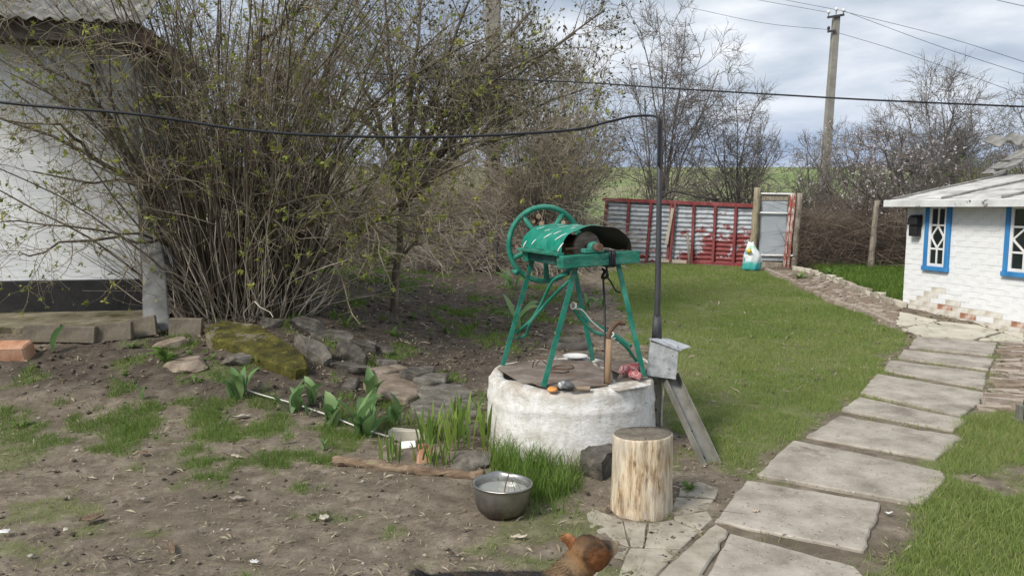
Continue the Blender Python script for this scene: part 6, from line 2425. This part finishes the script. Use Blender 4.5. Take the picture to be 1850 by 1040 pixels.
def plant(name, label, cat, u, v, h, kind, seed, group, nleaf=6, spread=0.5, wk=1.0):
    rng = np.random.default_rng(seed)
    b = gz(u, v)
    b.z = hz(b.x, b.y)
    L = h / ppm(b)
    t = thing(name, label, cat, b, group)
    mat, w, curl, fold = {'tulip': (M['tulip_leaf'], 0.34, 0.9, 0.22), 'iris': (M['iris_leaf'], 0.10, 0.35, 0.05), 'lily': (M['tulip_leaf'], 0.09, 2.4, 0.2), 'weed': (M['weed_leaf'], 0.24, 1.6, 0.15), 'daffodil': (M['lush_grass'], 0.045, 0.7, 0.1)}[kind]
    for k in range(nleaf):
        mb = MB()
        az = 2 * math.pi * (k / nleaf) + rng.normal() * 0.5
        l_ = L * (0.65 + 0.5 * rng.random()) * (1.15 if kind in ('lily', 'weed') else 1.05)
        lean = spread * (0.25 + 0.9 * rng.random())
        q = b + Vector((rng.normal() * L * 0.10 * (2.2 if kind in ('iris', 'daffodil') else 1), rng.normal() * L * 0.10 * (2.0 if kind in ('iris', 'daffodil') else 1), -0.01))
        if kind == 'iris':
            az = rng.random() * 6.28
        blade_leaf(mb, q, az, l_, l_ * w * wk * (0.8 + 0.4 * rng.random()), lean, curl * (0.6 + 0.8 * rng.random()), fold, 7 if kind != 'iris' else 6, rng.normal() * 0.5)
        o = mb.build('leaf', mat, t, smooth=True, fix=False)
        add_rnd(o, 0.15 + 0.7 * rng.random(), 0.06, rng)
    return t


TG = 'tulips coming up beside the well'
for i, (u, v, h, n, sp, lab) in enumerate([
        (433, 719, 52, 7, 0.35, 'dark tulip clump at the upper end of the white rod'), (532, 742, 52, 5, 0.6, 'tulip with two broad leaves left of the middle of the rod'),
        (566, 728, 52, 3, 0.25, 'slim yellowish tulip behind the white rod'), (558, 752, 30, 2, 0.5, 'tulip of a single drooping leaf before the white rod'),
        (594, 768, 62, 6, 0.4, 'upright tulip in the middle of the tulip row'), (662, 786, 80, 8, 0.75, 'largest tulip with wide spreading leaves'),
        (678, 728, 58, 4, 0.25, 'narrow light green tulip by the reddish flat stone'), (716, 765, 50, 4, 0.35, 'small tulip next to the pale cement block'),
        (580, 816, 36, 2, 0.15, 'lone tulip leaf standing in front of the row'), (409, 768, 22, 2, 0.4, 'tiny tulip leaf in the patchy grass'),
        (512, 803, 34, 1, 0.3, 'single thin tulip leaf in the patchy grass'), (258, 722, 34, 2, 0.35, 'lone tulip leaf on the bare left ground'),
        (92, 634, 44, 1, 0.08, 'single upright leaf before the edging bricks'), (868, 742, 42, 2, 0.2, 'broad leaf hugging the left side of the well')]):
    plant('tulip', lab, 'tulip', u, v, h * 1.08, 'tulip', 500 + i, TG, n + (2 if n > 3 else 0), sp * 0.85, 0.9)
IG = 'irises coming up beside the well'
for i, (u, v, h, n, sp, lab) in enumerate([
        (775, 800, 66, 16, 0.35, 'wide iris clump behind the pale cement block'), (845, 808, 92, 12, 0.22, 'tallest iris clump close to the well'), (826, 778, 66, 9, 0.22, 'iris clump between the flat stone and the well'),
        (808, 795, 48, 8, 0.25, 'short iris clump in the middle of the irises'), (710, 832, 48, 11, 0.22, 'left iris clump behind the rotten pole'), (762, 836, 52, 6, 0.3, 'iris leaves growing round the orange brick'),
        (797, 842, 54, 10, 0.2, 'front iris clump just behind the rotten pole'), (742, 772, 38, 7, 0.3, 'low iris tuft behind the white tile shard')]):
    plant('iris', lab, 'iris', u, v, h, 'iris', 540 + i, IG, int(n * 1.7), sp, 0.85)
for i, (u, v, h, n, sp, lab) in enumerate([(645, 478, 52, 26, 0.3, 'left clump of daffodil leaves under the shrubs'), (695, 486, 58, 30, 0.3, 'middle clump of daffodil leaves under the shrubs'), (750, 474, 56, 28, 0.3, 'right clump of daffodil leaves under the shrubs')]):
    plant('daffodil', lab, 'daffodil', u, v, h, 'daffodil', 560 + i, 'daffodil clumps under the shrubs', n, sp, 1.3)
for i, (u, v, h, n, sp, lab) in enumerate([(936, 598, 90, 8, 0.5, 'pale leaved day lily left of the windlass legs'), (925, 522, 52, 7, 0.5, 'day lily behind the flywheel'), (1062, 560, 45, 6, 0.4, 'day lily seen between the windlass legs'), (1085, 555, 36, 5, 0.4, 'small day lily right of the rear windlass leg')]):
    plant('day_lily', lab, 'day lily', u, v, h, 'lily', 580 + i, 'day lilies behind the well', n, sp, 1.4)
for i, (u, v, h, n, sp, lab) in enumerate([(300, 652, 42, 12, 0.8, 'big leafy weed beside the brown rock'), (478, 655, 26, 10, 0.8, 'leafy weed in front of the mossy slab'), (236, 628, 18, 8, 0.9, 'small weed before the bent grey sheet'), (226, 676, 18, 8, 0.9, 'small weed on the soil left of the brown rock'),
                                           (355, 690, 18, 8, 0.9, 'small weed right of the brown rock'), (40, 772, 22, 9, 0.8, 'leafy weed at the far left edge'), (380, 650, 16, 7, 0.9, 'small weed left of the grey rock'), (715, 608, 22, 8, 0.7, 'weed on the soil right of the heap'),
                                           (625, 590, 24, 8, 0.6, 'weed growing behind the heap stones'), (600, 575, 20, 8, 0.6, 'weed at the foot of the bush'), (745, 575, 20, 8, 0.8, 'weed beside the trunk of the young tree'), (806, 600, 18, 8, 0.8, 'weed in the middle of the dark soil'),
                                           (1245, 885, 22, 14, 0.7, 'weedy tuft on the cement right of the chopping log'), (880, 975, 10, 7, 0.9, 'tiny weed on the bare ground before the pot'), (345, 640, 14, 7, 0.9, 'small weed above the brown rock'),
                                           (1445, 505, 20, 12, 0.8, 'leafy weed on the verge by the brick path'), (1500, 500, 24, 12, 0.8, 'large weed on the lush verge')]):
    plant('weed', lab, 'weed', u, v, h, 'weed', 600 + i, 'weeds', n, sp)

# ------------------------------------------------------------------ grass, litter, crumbs of soil (nobody could count them)


def grass_patch(name, label, poly, dens, h, w, lean, mat, seed, thr=0.35, seg=1, near_boost=None):
    rng = np.random.default_rng(seed)
    P = np.array([(p.x, p.y) for p in poly])
    x0, y0 = P.min(0) - 0.4
    x1, y1 = P.max(0) + 0.4
    n = int((x1 - x0) * (y1 - y0) * dens)
    x = x0 + (x1 - x0) * rng.random(n)
    y = y0 + (y1 - y0) * rng.random(n)
    # thin out with distance, where blades fall below a pixel
    keep = rng.random(n) < np.clip((7.0 / np.maximum(y, 2)) ** 1.1, 0.12, 1)
    x, y = x[keep], y[keep]
    g, _ = masks(x, y)
    g = g * sm((sdf(poly, x, y) + 0.35) / 0.3)
    cl = fbm(x, y, 6.0, 3, seed)
    keep = rng.random(len(x)) < np.clip((g - thr * 0.5) * 1.3, 0, 1) * np.clip(0.25 + 1.5 * (cl - 0.2), 0.15, 1)
    for pl in [PATH_POLY]:
        keep &= sdf(pl, x, y) < 0.02 + 0.07 * rng.random(len(x))
    keep &= np.hypot(x - WC.x, y - WC.y) > WR + 0.02
    x, y = x[keep], y[keep]
    tall = 0.55 + 0.9 * fbm(x, y, 3.0, 3, seed + 5)
    k = np.clip(y / 7.0, 0.75, 2.0)
    hh = h[0] + (h[1] - h[0]) * rng.random(len(x))
    V, F, rn = blades(x, y, hh * tall, w * k * (0.7 + 0.6 * rng.random(len(x))), lean, rng, seg=seg)
    rn = np.clip(rn * 0.75 + np.repeat(0.55 * (fbm(x, y, 1.3, 3, seed + 9) - 0.3), len(V) // max(1, len(x))) + 0.05, 0, 1)
    return tag(link(name, np_mesh(name, V, F, False, {'rnd': rn}), mat), label, 'grass', None, 'stuff')


grass_patch('grass', 'short green lawn between the well, the fence and the path', LAWN, 15000, (0.018, 0.05), 0.0050, 0.8, M['grass'], 701)
grass_patch('grass', 'green verge right of the middle slabs', VERGE1, 15000, (0.03, 0.065), 0.0055, 0.8, M['grass'], 702)
grass_patch('grass', 'thick grass in the lower right corner by the slabs', VERGE2, 18000, (0.02, 0.055), 0.0050, 0.8, M['grass'], 703, seg=2)
grass_patch('grass', 'lush weeds and grass beside the white shed', LUSH, 9000, (0.06, 0.17), 0.010, 0.7, M['lush_grass'], 704)
grass_patch('grass', 'patchy new grass on the left of the yard', PATCH, 15000, (0.025, 0.075), 0.0045, 0.8, M['lush_grass'], 705, thr=0.2)
grass_patch('grass', 'grass tufts left of the cooking pot', PATCH2, 14000, (0.02, 0.07), 0.0040, 0.9, M['lush_grass'], 706, thr=0.2)
grass_patch('grass', 'tall fresh grass tuft in front of the well', TUFT, 5200, (0.08, 0.20), 0.0060, 0.6, M['lush_grass'], 707, seg=2)
YARD = px((-150, 640), (560, 620), (880, 700), (1200, 800), (1600, 880), (1850, 760), (2000, 900), (2000, 1130), (-200, 1130))
grass_patch('grass', 'straggling single grass blades over the bare yard', YARD, 6500, (0.012, 0.05), 0.0040, 1.0, M['grass'], 708, thr=0.1)


grass_patch('weeds', 'tiny green weeds sprouting over the dark soil', SOIL, 5200, (0.02, 0.08), 0.008, 0.9, M['lush_grass'], 709, thr=0.1)


def litter():
    rng = np.random.default_rng(801)
    # dry stems, straw and shards
    n = 26000
    y = 2.4 + 11.5 * rng.random(n) ** 1.6
    x = (rng.random(n) - 0.52) * 1.5 * y
    g, s = masks(x, y)
    keep = (rng.random(n) < (1.05 - 0.9 * g)) & (sdf(PATH_POLY, x, y) < 0.03) & (np.hypot(x - WC.x, y - WC.y) > WR + 0.02)
    x, y = x[keep], y[keep]
    n = len(x)
    a = rng.random(n) * np.pi * 2
    L = (0.008 + 0.045 * rng.random(n) ** 3) * np.clip(y / 5, 0.8, 2)
    W = (0.0018 + 0.006 * rng.random(n) ** 3) * np.clip(y / 5, 0.8, 2)
    z = H(x, y) + 0.006 + 0.012 * rng.random(n)
    dx, dy = np.cos(a), np.sin(a)
    dz = rng.normal(size=n) * 0.25
    c = np.stack([x, y, z], -1)
    d = np.stack([dx, dy, dz], -1) * L[:, None]
    sd = np.stack([-dy, dx, rng.normal(size=n) * 0.3], -1) * W[:, None]
    up = np.array([0, 0, 1.0]) * (0.15 * L)[:, None]
    V = np.stack([c - d, c + sd + up, c + d, c - sd + up], 1).reshape(-1, 3)
    F = np.arange(n * 4).reshape(-1, 4)
    tag(link('leaf_litter', np_mesh('leaf_litter', V, F, False, {'rnd': np.repeat(rng.random(n), 4)}), M['straw']), 'dry straw and bits of leaf scattered over the bare ground', 'litter', None, 'stuff')
    # crumbs and pebbles
    n = 16000
    y = 2.4 + 10.0 * rng.random(n) ** 1.5
    x = (rng.random(n) - 0.55) * 1.5 * y
    g, s = masks(x, y)
    keep = (rng.random(n) < (1.0 - 0.85 * g) * (0.45 + 0.55 * s)) & (sdf(PATH_POLY, x, y) < 0.0) & (np.hypot(x - WC.x, y - WC.y) > WR + 0.02)
    x, y, s = x[keep], y[keep], s[keep]
    n = len(x)
    r = (0.004 + 0.017 * rng.random(n) ** 4) * np.clip(y / 5, 0.8, 1.6)
    O = np.array([[1, 0, 0], [-1, 0, 0], [0, 1, 0], [0, -1, 0], [0, 0, 1], [0, 0, -1.0]])
    V = O[None] * (0.7 + 0.6 * rng.random((n, 6, 1))) * r[:, None, None] * np.array([1.2, 1.0, 0.7]) + np.stack([x, y, H(x, y) + r * 0.4], -1)[:, None]
    T = np.array([[0, 2, 4], [2, 1, 4], [1, 3, 4], [3, 0, 4], [2, 0, 5], [1, 2, 5], [3, 1, 5], [0, 3, 5]])
    F = (np.arange(n)[:, None, None] * 6 + T[None]).reshape(-1, 3)
    m, sh = new_mat('crumbs')
    c = sh.ramp(sh.attr('rnd'), [(0.0, (0.055, 0.045, 0.036)), (0.6, (0.14, 0.115, 0.09)), (0.93, (0.25, 0.22, 0.18)), (1.0, (0.42, 0.39, 0.34))])
    sh.out(c, 0.95, spec=0.15)
    tag(link('soil_crumbs', np_mesh('soil_crumbs', V.reshape(-1, 3), F, True, {'rnd': np.repeat(rng.random(n) * (1 - 0.35 * s), 6)}), m), 'crumbs of soil and pebbles on the bare ground', 'soil', None, 'stuff')


litter()
# a few larger dry leaves and chips that can be told apart
for i, (u, v, w, h, mt, lab) in enumerate([
        (258, 824, 24, 10, 'rotten_wood', 'curled brown dead leaf in the patchy grass'), (428, 830, 36, 6, 'pale_wood', 'short pale stick in the patchy grass'), (430, 906, 30, 8, 'path_brick_pale', 'flat tan leaf on the patchy grass'),
        (436, 757, 34, 8, 'cement_pale', 'pale chip beside the tiny tulip leaf'), (586, 942, 18, 14, 'cement_pale', 'crumpled cream leaf left of the pot'), (460, 1023, 18, 8, 'ceramic', 'small white chip near the bottom edge'),
        (938, 977, 30, 8, 'pale_wood', 'pale wood chip between pot and dog'), (10, 968, 22, 12, 'ceramic', 'white scrap at the left edge of the yard'), (255, 908, 18, 8, 'path_brick_pale', 'small tan leaf on the left yard'), (166, 944, 40, 16, 'rotten_wood', 'torn grey brown leaf on the left yard'),
        (120, 964, 14, 6, 'cement_pale', 'tiny pale chip on the left yard'), (1365, 930, 14, 5, 'pale_wood', 'tiny chip on the slab near the chopping log'), (1605, 934, 16, 5, 'ceramic', 'white chip on the wet soil beside the slabs'), (310, 998, 60, 8, 'rotten_wood', 'thin dark bark strip on the front yard')]):
    b = gz(u, v)
    k = ppm(b)
    ww, hh_ = w / k / 2, max(0.008, h / k / 2 * 1.6)
    rng = np.random.default_rng(900 + i)
    vs_, fs = [], []
    for a in range(7):
        for c in range(3):
            q_ = -1 + a / 3
            e = (1 - abs(q_) ** 2.2) * (c - 1)
            vs_.append((q_ * ww, e * hh_ * (0.8 + 0.3 * rng.random()), 0.010 + abs(e) * hh_ * 0.35 + 0.012 * rng.random() + 0.008 * q_ * q_))
    for a in range(6):
        for c in range(2):
            j = a * 3 + c
            fs.append((j, j + 1, j + 4, j + 3))
    o = MB().add(vs_, fs).build('dry_scrap', M[mt], smooth=True)
    o.location = (b.x, b.y, hz(b.x, b.y) + 0.004)
    o.rotation_euler = (0, 0, rng.normal() * 0.5)
    o.modifiers.new('thick', 'SOLIDIFY').thickness = 0.003
    tag(o, lab, 'scrap', 'scraps on the ground')
tw = MB()
for pts, lab in (([(436, 806), (455, 820), (478, 838)], 'thin brown twig in the patchy grass'), ([(185, 1005), (225, 1002), (240, 1012), (275, 1008)], 'long thin twig on the front left yard'), ([(1300, 922), (1390, 935), (1420, 945)], 'thin twig by the slab at the chopping log')):
    tag(MB().tube(arc_pts([gz(u, v, 0.015) for u, v in pts], 12), 0.004, 5).build('ground_twig', M['dark_bark'], smooth=True), lab, 'twig', 'twigs on the ground')


# ------------------------------------------------------------------ the dog
def build_dog():
    rng = np.random.default_rng(1001)
    Yh = 2.47
    C = at(1067, 1000, Yh)
    h = Vector((0.66, 0.74, -0.10)).normalized()
    e = Vector((0.74, -0.67, 0.0)).normalized()
    sh_ = at(985, 1074, 2.42)          # shoulders
    hip = at(815, 1072, 2.34)
    gz_ = 0.0
    skel = {}
    vs_, rs, ed = [], [], []

    def add(p, r, prev=None):
        vs_.append(Vector(p))
        rs.append(r if isinstance(r, tuple) else (r, r))
        if prev is not None:
            ed.append((prev, len(vs_) - 1))
        return len(vs_) - 1
    hp = add(hip, 0.085)
    mid = add(hip.lerp(sh_, 0.5) + Vector((0, 0, -0.014)), 0.086, hp)
    s_ = add(sh_, (0.098, 0.098), mid)
    ch = add(sh_ + Vector((0.06, 0.02, -0.01)), 0.085, s_)
    nk = add(sh_.lerp(C, 0.62) + Vector((-0.005, 0, 0.0)), 0.066, ch)
    hd = add(C + h * -0.01, (0.066, 0.063), nk)
    fr = add(C + h * 0.042 + Vector((0, 0, -0.006)), 0.050, hd)
    mz = add(C + h * 0.105 + Vector((0, 0, -0.010)), 0.037, fr)
    ns = add(C + h * 0.158 + Vector((0, 0, -0.008)), 0.026, mz)
    t1 = add(hip + Vector((-0.09, -0.01, 0.05)), 0.035, hp)
    t2 = add(at(768, 1046, 2.33), 0.026, t1)
    add(at(744, 1030, 2.32), 0.014, t2)
    side = Vector((0.05, 0.99, 0)).normalized()
    for sg in (-1, 1):
        a = add(ch_ := sh_ + side * 0.062 * sg + Vector((0.03, 0, -0.10)), 0.040, s_)
        b_ = add(Vector((ch_.x - 0.012, ch_.y, 0.15)), 0.026, a)
        c_ = add(Vector((ch_.x + 0.005, ch_.y, 0.05)), 0.018, b_)
        add(Vector((ch_.x + 0.03, ch_.y, 0.018)), 0.019, c_)
        a = add(q_ := hip + side * 0.062 * sg + Vector((0.03, 0, -0.10)), 0.048, hp)
        b_ = add(Vector((q_.x - 0.07, q_.y, 0.13)), 0.024, a)
        c_ = add(Vector((q_.x - 0.045, q_.y, 0.05)), 0.017, b_)
        add(Vector((q_.x - 0.015, q_.y, 0.018)), 0.019, c_)
    me = bpy.data.meshes.new('skeleton')
    me.from_pydata([v[:] for v in vs_], ed, [])
    o = bpy.data.objects.new('dog_skin', me)
    COL.objects.link(o)
    sk = o.modifiers.new('skin', 'SKIN')
    for i, r in enumerate(rs):
        me.skin_vertices[0].data[i].radius = r
        me.skin_vertices[0].data[i].use_root = (i == 0)
    su = o.modifiers.new('sub', 'SUBSURF')
    su.levels = su.render_levels = 2
    dg = bpy.context.evaluated_depsgraph_get()
    ev = bpy.data.meshes.new_from_object(o.evaluated_get(dg))
    bpy.data.objects.remove(o)
    bm = bmesh.new()
    bm.from_mesh(ev)
    # ears: thin drooping flaps; skull dome; stop of the brow
    earL = at(1030, 977, 2.50)
    earR = at(1085, 1011, 2.380)

    def blob(c, ax, size):
        g = bmesh.ops.create_icosphere(bm, subdivisions=3, radius=1)
        X, Y_, Z = [Vector(a).normalized() for a in ax]
        for v in g['verts']:
            q_ = v.co.copy()
            tp = 1 - 0.45 * max(0, -q_.z)
            v.co = Vector(c) + X * q_.x * size[0] * tp + Y_ * q_.y * size[1] + Z * q_.z * size[2]
    up = Vector((0, 0, 1))
    blob(C + Vector((0, 0, 0.012)) - h * 0.012, (h, e, up), (0.066, 0.060, 0.058))
    blob(C + h * 0.160 + Vector((0, 0, -0.002)), (h, e, up), (0.015, 0.016, 0.013))
    # right ear folds over the cheek, tip forward and down
    blob(earR, ((0.88, 0.42, -0.22), (0.45, -0.88, 0.1), (0.25, 0.0, 0.97)), (0.043, 0.011, 0.048))
    # left ear stands a little, its tip folded outwards
    blob(earL, ((0.9, -0.3, 0.45), (0.3, 0.95, 0), (-0.45, 0, 0.9)), (0.024, 0.012, 0.036))
    bm.to_mesh(ev)
    bm.free()
    dog = bpy.data.objects.new('dog', ev)
    COL.objects.link(dog)
    rm = dog.modifiers.new('remesh', 'REMESH')
    rm.mode = 'VOXEL'
    rm.voxel_size = 0.0065
    sm_ = dog.modifiers.new('smooth', 'SMOOTH')
    sm_.factor, sm_.iterations = 0.5, 4
    dg = bpy.context.evaluated_depsgraph_get()
    body = bpy.data.meshes.new_from_object(dog.evaluated_get(dg))
    dog.modifiers.clear()
    dog.data = body
    body.polygons.foreach_set('use_smooth', [True] * len(body.polygons))
    n = len(body.vertices)
    V = np.zeros(n * 3)
    body.vertices.foreach_get('co', V)
    V = V.reshape(-1, 3)
    Nn = np.zeros(n * 3)
    body.vertices.foreach_get('normal', Nn)
    Nn = Nn.reshape(-1, 3)

    def colour(P):
        """coat colour at points of the body, with painted shade round the right ear"""
        c = np.tile(np.array([[0.035, 0.032, 0.032]]), (len(P), 1))
        rel = P - np.array(C)
        dh, de, dz = rel @ np.array(h), rel @ np.array(e), rel[:, 2]
        nz_ = fbm(P[:, 0] + P[:, 1] * 0.7, P[:, 2] + P[:, 1] * 0.5, 40, 3, 4)

        def put(w, col):
            nonlocal c
            w = np.clip(w, 0, 1)[:, None]
            c = c * (1 - w) + np.array([col]) * w
        dist = np.linalg.norm(rel, axis=1)
        put((nz_ - 0.5) * 3.0, (0.12, 0.085, 0.055))
        # neck: tan grizzled
        dn = np.linalg.norm(P - np.array(sh_.lerp(C, 0.62)), axis=1)
        put(sm((0.125 - dn) / 0.05) * (0.1 + 1.1 * nz_), (0.22, 0.145, 0.078))
        put(sm((0.10 - dist) / 0.03), (0.225, 0.122, 0.054))
        put(sm((0.10 - dist) / 0.03) * sm((dz - 0.035) / 0.03) * (0.25 + 0.9 * nz_), (0.050, 0.030, 0.018))
        # dark mask at brow and cheek, cream muzzle, black nose
        put(sm((dh - 0.030) / 0.03) * sm((0.095 - dh) / 0.03) * sm((dz + 0.012) / 0.03) * (0.5 + 0.8 * nz_), (0.028, 0.024, 0.022))
        put(sm((dh - 0.070) / 0.035) * sm((0.022 - dz) / 0.03) * 0.9, (0.48, 0.36, 0.22))
        put(sm((dh - 0.095) / 0.02) * sm((dz - 0.000) / 0.02) * sm((0.150 - dh) / 0.02), (0.20, 0.13, 0.075))
        put(sm((dh - 0.156) / 0.006) * sm((dz + 0.030) / 0.008), (0.012, 0.011, 0.012))
        for ear, rad in ((earR, 0.050), (earL, 0.040)):
            r_ = P - np.array(ear)
            w = sm((rad - np.linalg.norm(r_ * np.array([1, 0.9, 1.05]), axis=1)) / 0.008)
            if ear is earR:
                w = w * sm((np.array(C)[1] - 0.012 - P[:, 1]) / 0.012)
            ear_shade = sm((rad * 1.35 - np.linalg.norm(r_ * np.array([1, 0.9, 1.05]), axis=1)) / 0.008) * (1 - w) * (ear is earR)  # shade of the gap between right ear and head, put into the coat
            put(ear_shade * 0.75, (0.055, 0.033, 0.02))
            put(w, (0.20, 0.083, 0.033))
            rim = sm((np.linalg.norm(r_ * np.array([1, 0.9, 1.05]), axis=1) - rad * 0.70) / 0.008)
            put(w * rim * 0.6, (0.07, 0.036, 0.02))
            if ear is earR:
                put(w * sm((r_[:, 0] - r_[:, 2] - 0.028) / 0.02), (0.045, 0.03, 0.024))
            else:
                put(w * sm((r_[:, 2] - 0.008) / 0.02), (0.34, 0.16, 0.07))
        # cream tail tip
        put(sm((P[:, 2] * 0 + (at(752, 1036, 2.33).x - P[:, 0])) / 0.02) * 0.7 * nz_ * 2, (0.55, 0.46, 0.34))
        return c

    def put_col(me_, cols, per):
        a = me_.color_attributes.new('coat', 'FLOAT_COLOR', 'POINT')
        a.data.foreach_set('color', np.concatenate([np.repeat(cols, per, axis=0), np.ones((len(cols) * per, 1))], 1).astype(np.float32).ravel())
    cols = colour(V)
    put_col(body, cols, 1)
    m, s = new_mat('dog_coat')
    at_ = s.n('ShaderNodeAttribute', attribute_name='coat')
    v = s.coord('Object')
    s.out(at_.outputs['Color'], 0.75, 0, s.noise(v, 220, 3), 0.4, 0.003, 0.2)
    body.materials.append(m)
    tag(dog, 'brown and black dog with folded ears looking away past the chopping log', 'dog')
    # fur strands
    tri = np.array([p.vertices[:3] for p in body.polygons])
    k = 22000
    w = Nn[tri].mean(1)
    vis = np.ones(len(tri))
    pick = rng.integers(len(tri), size=k)
    bc = rng.dirichlet((1, 1, 1), k)
    P = (V[tri[pick]] * bc[:, :, None]).sum(1)
    Np = unit((Nn[tri[pick]] * bc[:, :, None]).sum(1))
    rel = P - np.array(C)
    dh = rel @ np.array(h)
    onhead = np.linalg.norm(rel, axis=1) < 0.10
    keep = dh < 0.145
    P, Np, onhead = P[keep], Np[keep], onhead[keep]
    back = np.where(onhead[:, None], -np.array(h)[None], np.array([[-1.0, -0.05, -0.25]]))
    back = back - Np * (back * Np).sum(1, keepdims=True)
    D = unit(Np * 0.42 + unit(back) * 0.9 + rng.normal(size=P.shape) * 0.22)
    L = np.where(onhead, 0.006, 0.024) * (0.6 + 0.8 * rng.random(len(P)))
    tail = P[:, 0] < at(775, 1046, 2.33).x
    L = np.where(tail, 0.035, L)
    L = np.where(dh[keep] > 0.07, 0.004, L)
    sd = unit(np.cross(D, Np + 0.01)) * 0.0011
    T = P + D * L[:, None]
    VV = np.stack([P - sd - Np * 0.002, P + sd - Np * 0.002, T], 1).reshape(-1, 3)
    fm = np_mesh('fur', VV, np.arange(len(VV)).reshape(-1, 3))
    put_col(fm, np.clip(colour(P) * (0.65 + 0.9 * rng.random((len(P), 1))), 0, 1), 3)
    f = link('fur', fm, m, dog)
    f['kind'] = 'stuff'


build_dog()


# ------------------------------------------------------------------ grass in the joints between the slabs
def joint_grass():
    rng = np.random.default_rng(711)
    P = np.array([(p.x, p.y) for p in PATH_POLY])
    x0, y0 = P.min(0)
    x1, y1 = P.max(0)
    n = 60000
    x = x0 + (x1 - x0) * rng.random(n)
    y = y0 + (y1 - y0) * rng.random(n)
    ins = sdf(PATH_POLY, x, y) > -0.05
    for uv in SLABS:
        ins &= sdf([gz(u, v, 0.02) for u, v in uv], x, y) < 0.012
    ins &= rng.random(n) < np.clip((fbm(x, y, 3.2, 3, 77) - 0.47) * 5, 0, 1) * np.where(y > 5.4, 1, 0.3)
    x, y = x[ins], y[ins]
    h = (0.015 + 0.035 * rng.random(len(x)))
    V, F, rn = blades(x, y, h, 0.006 * np.clip(y / 6, 0.8, 2), 0.9, rng)
    tag(link('grass', np_mesh('grass', V, F, False, {'rnd': rn}), M['grass']), 'thin grass growing in the joints of the slab path', 'grass', None, 'stuff')


joint_grass()
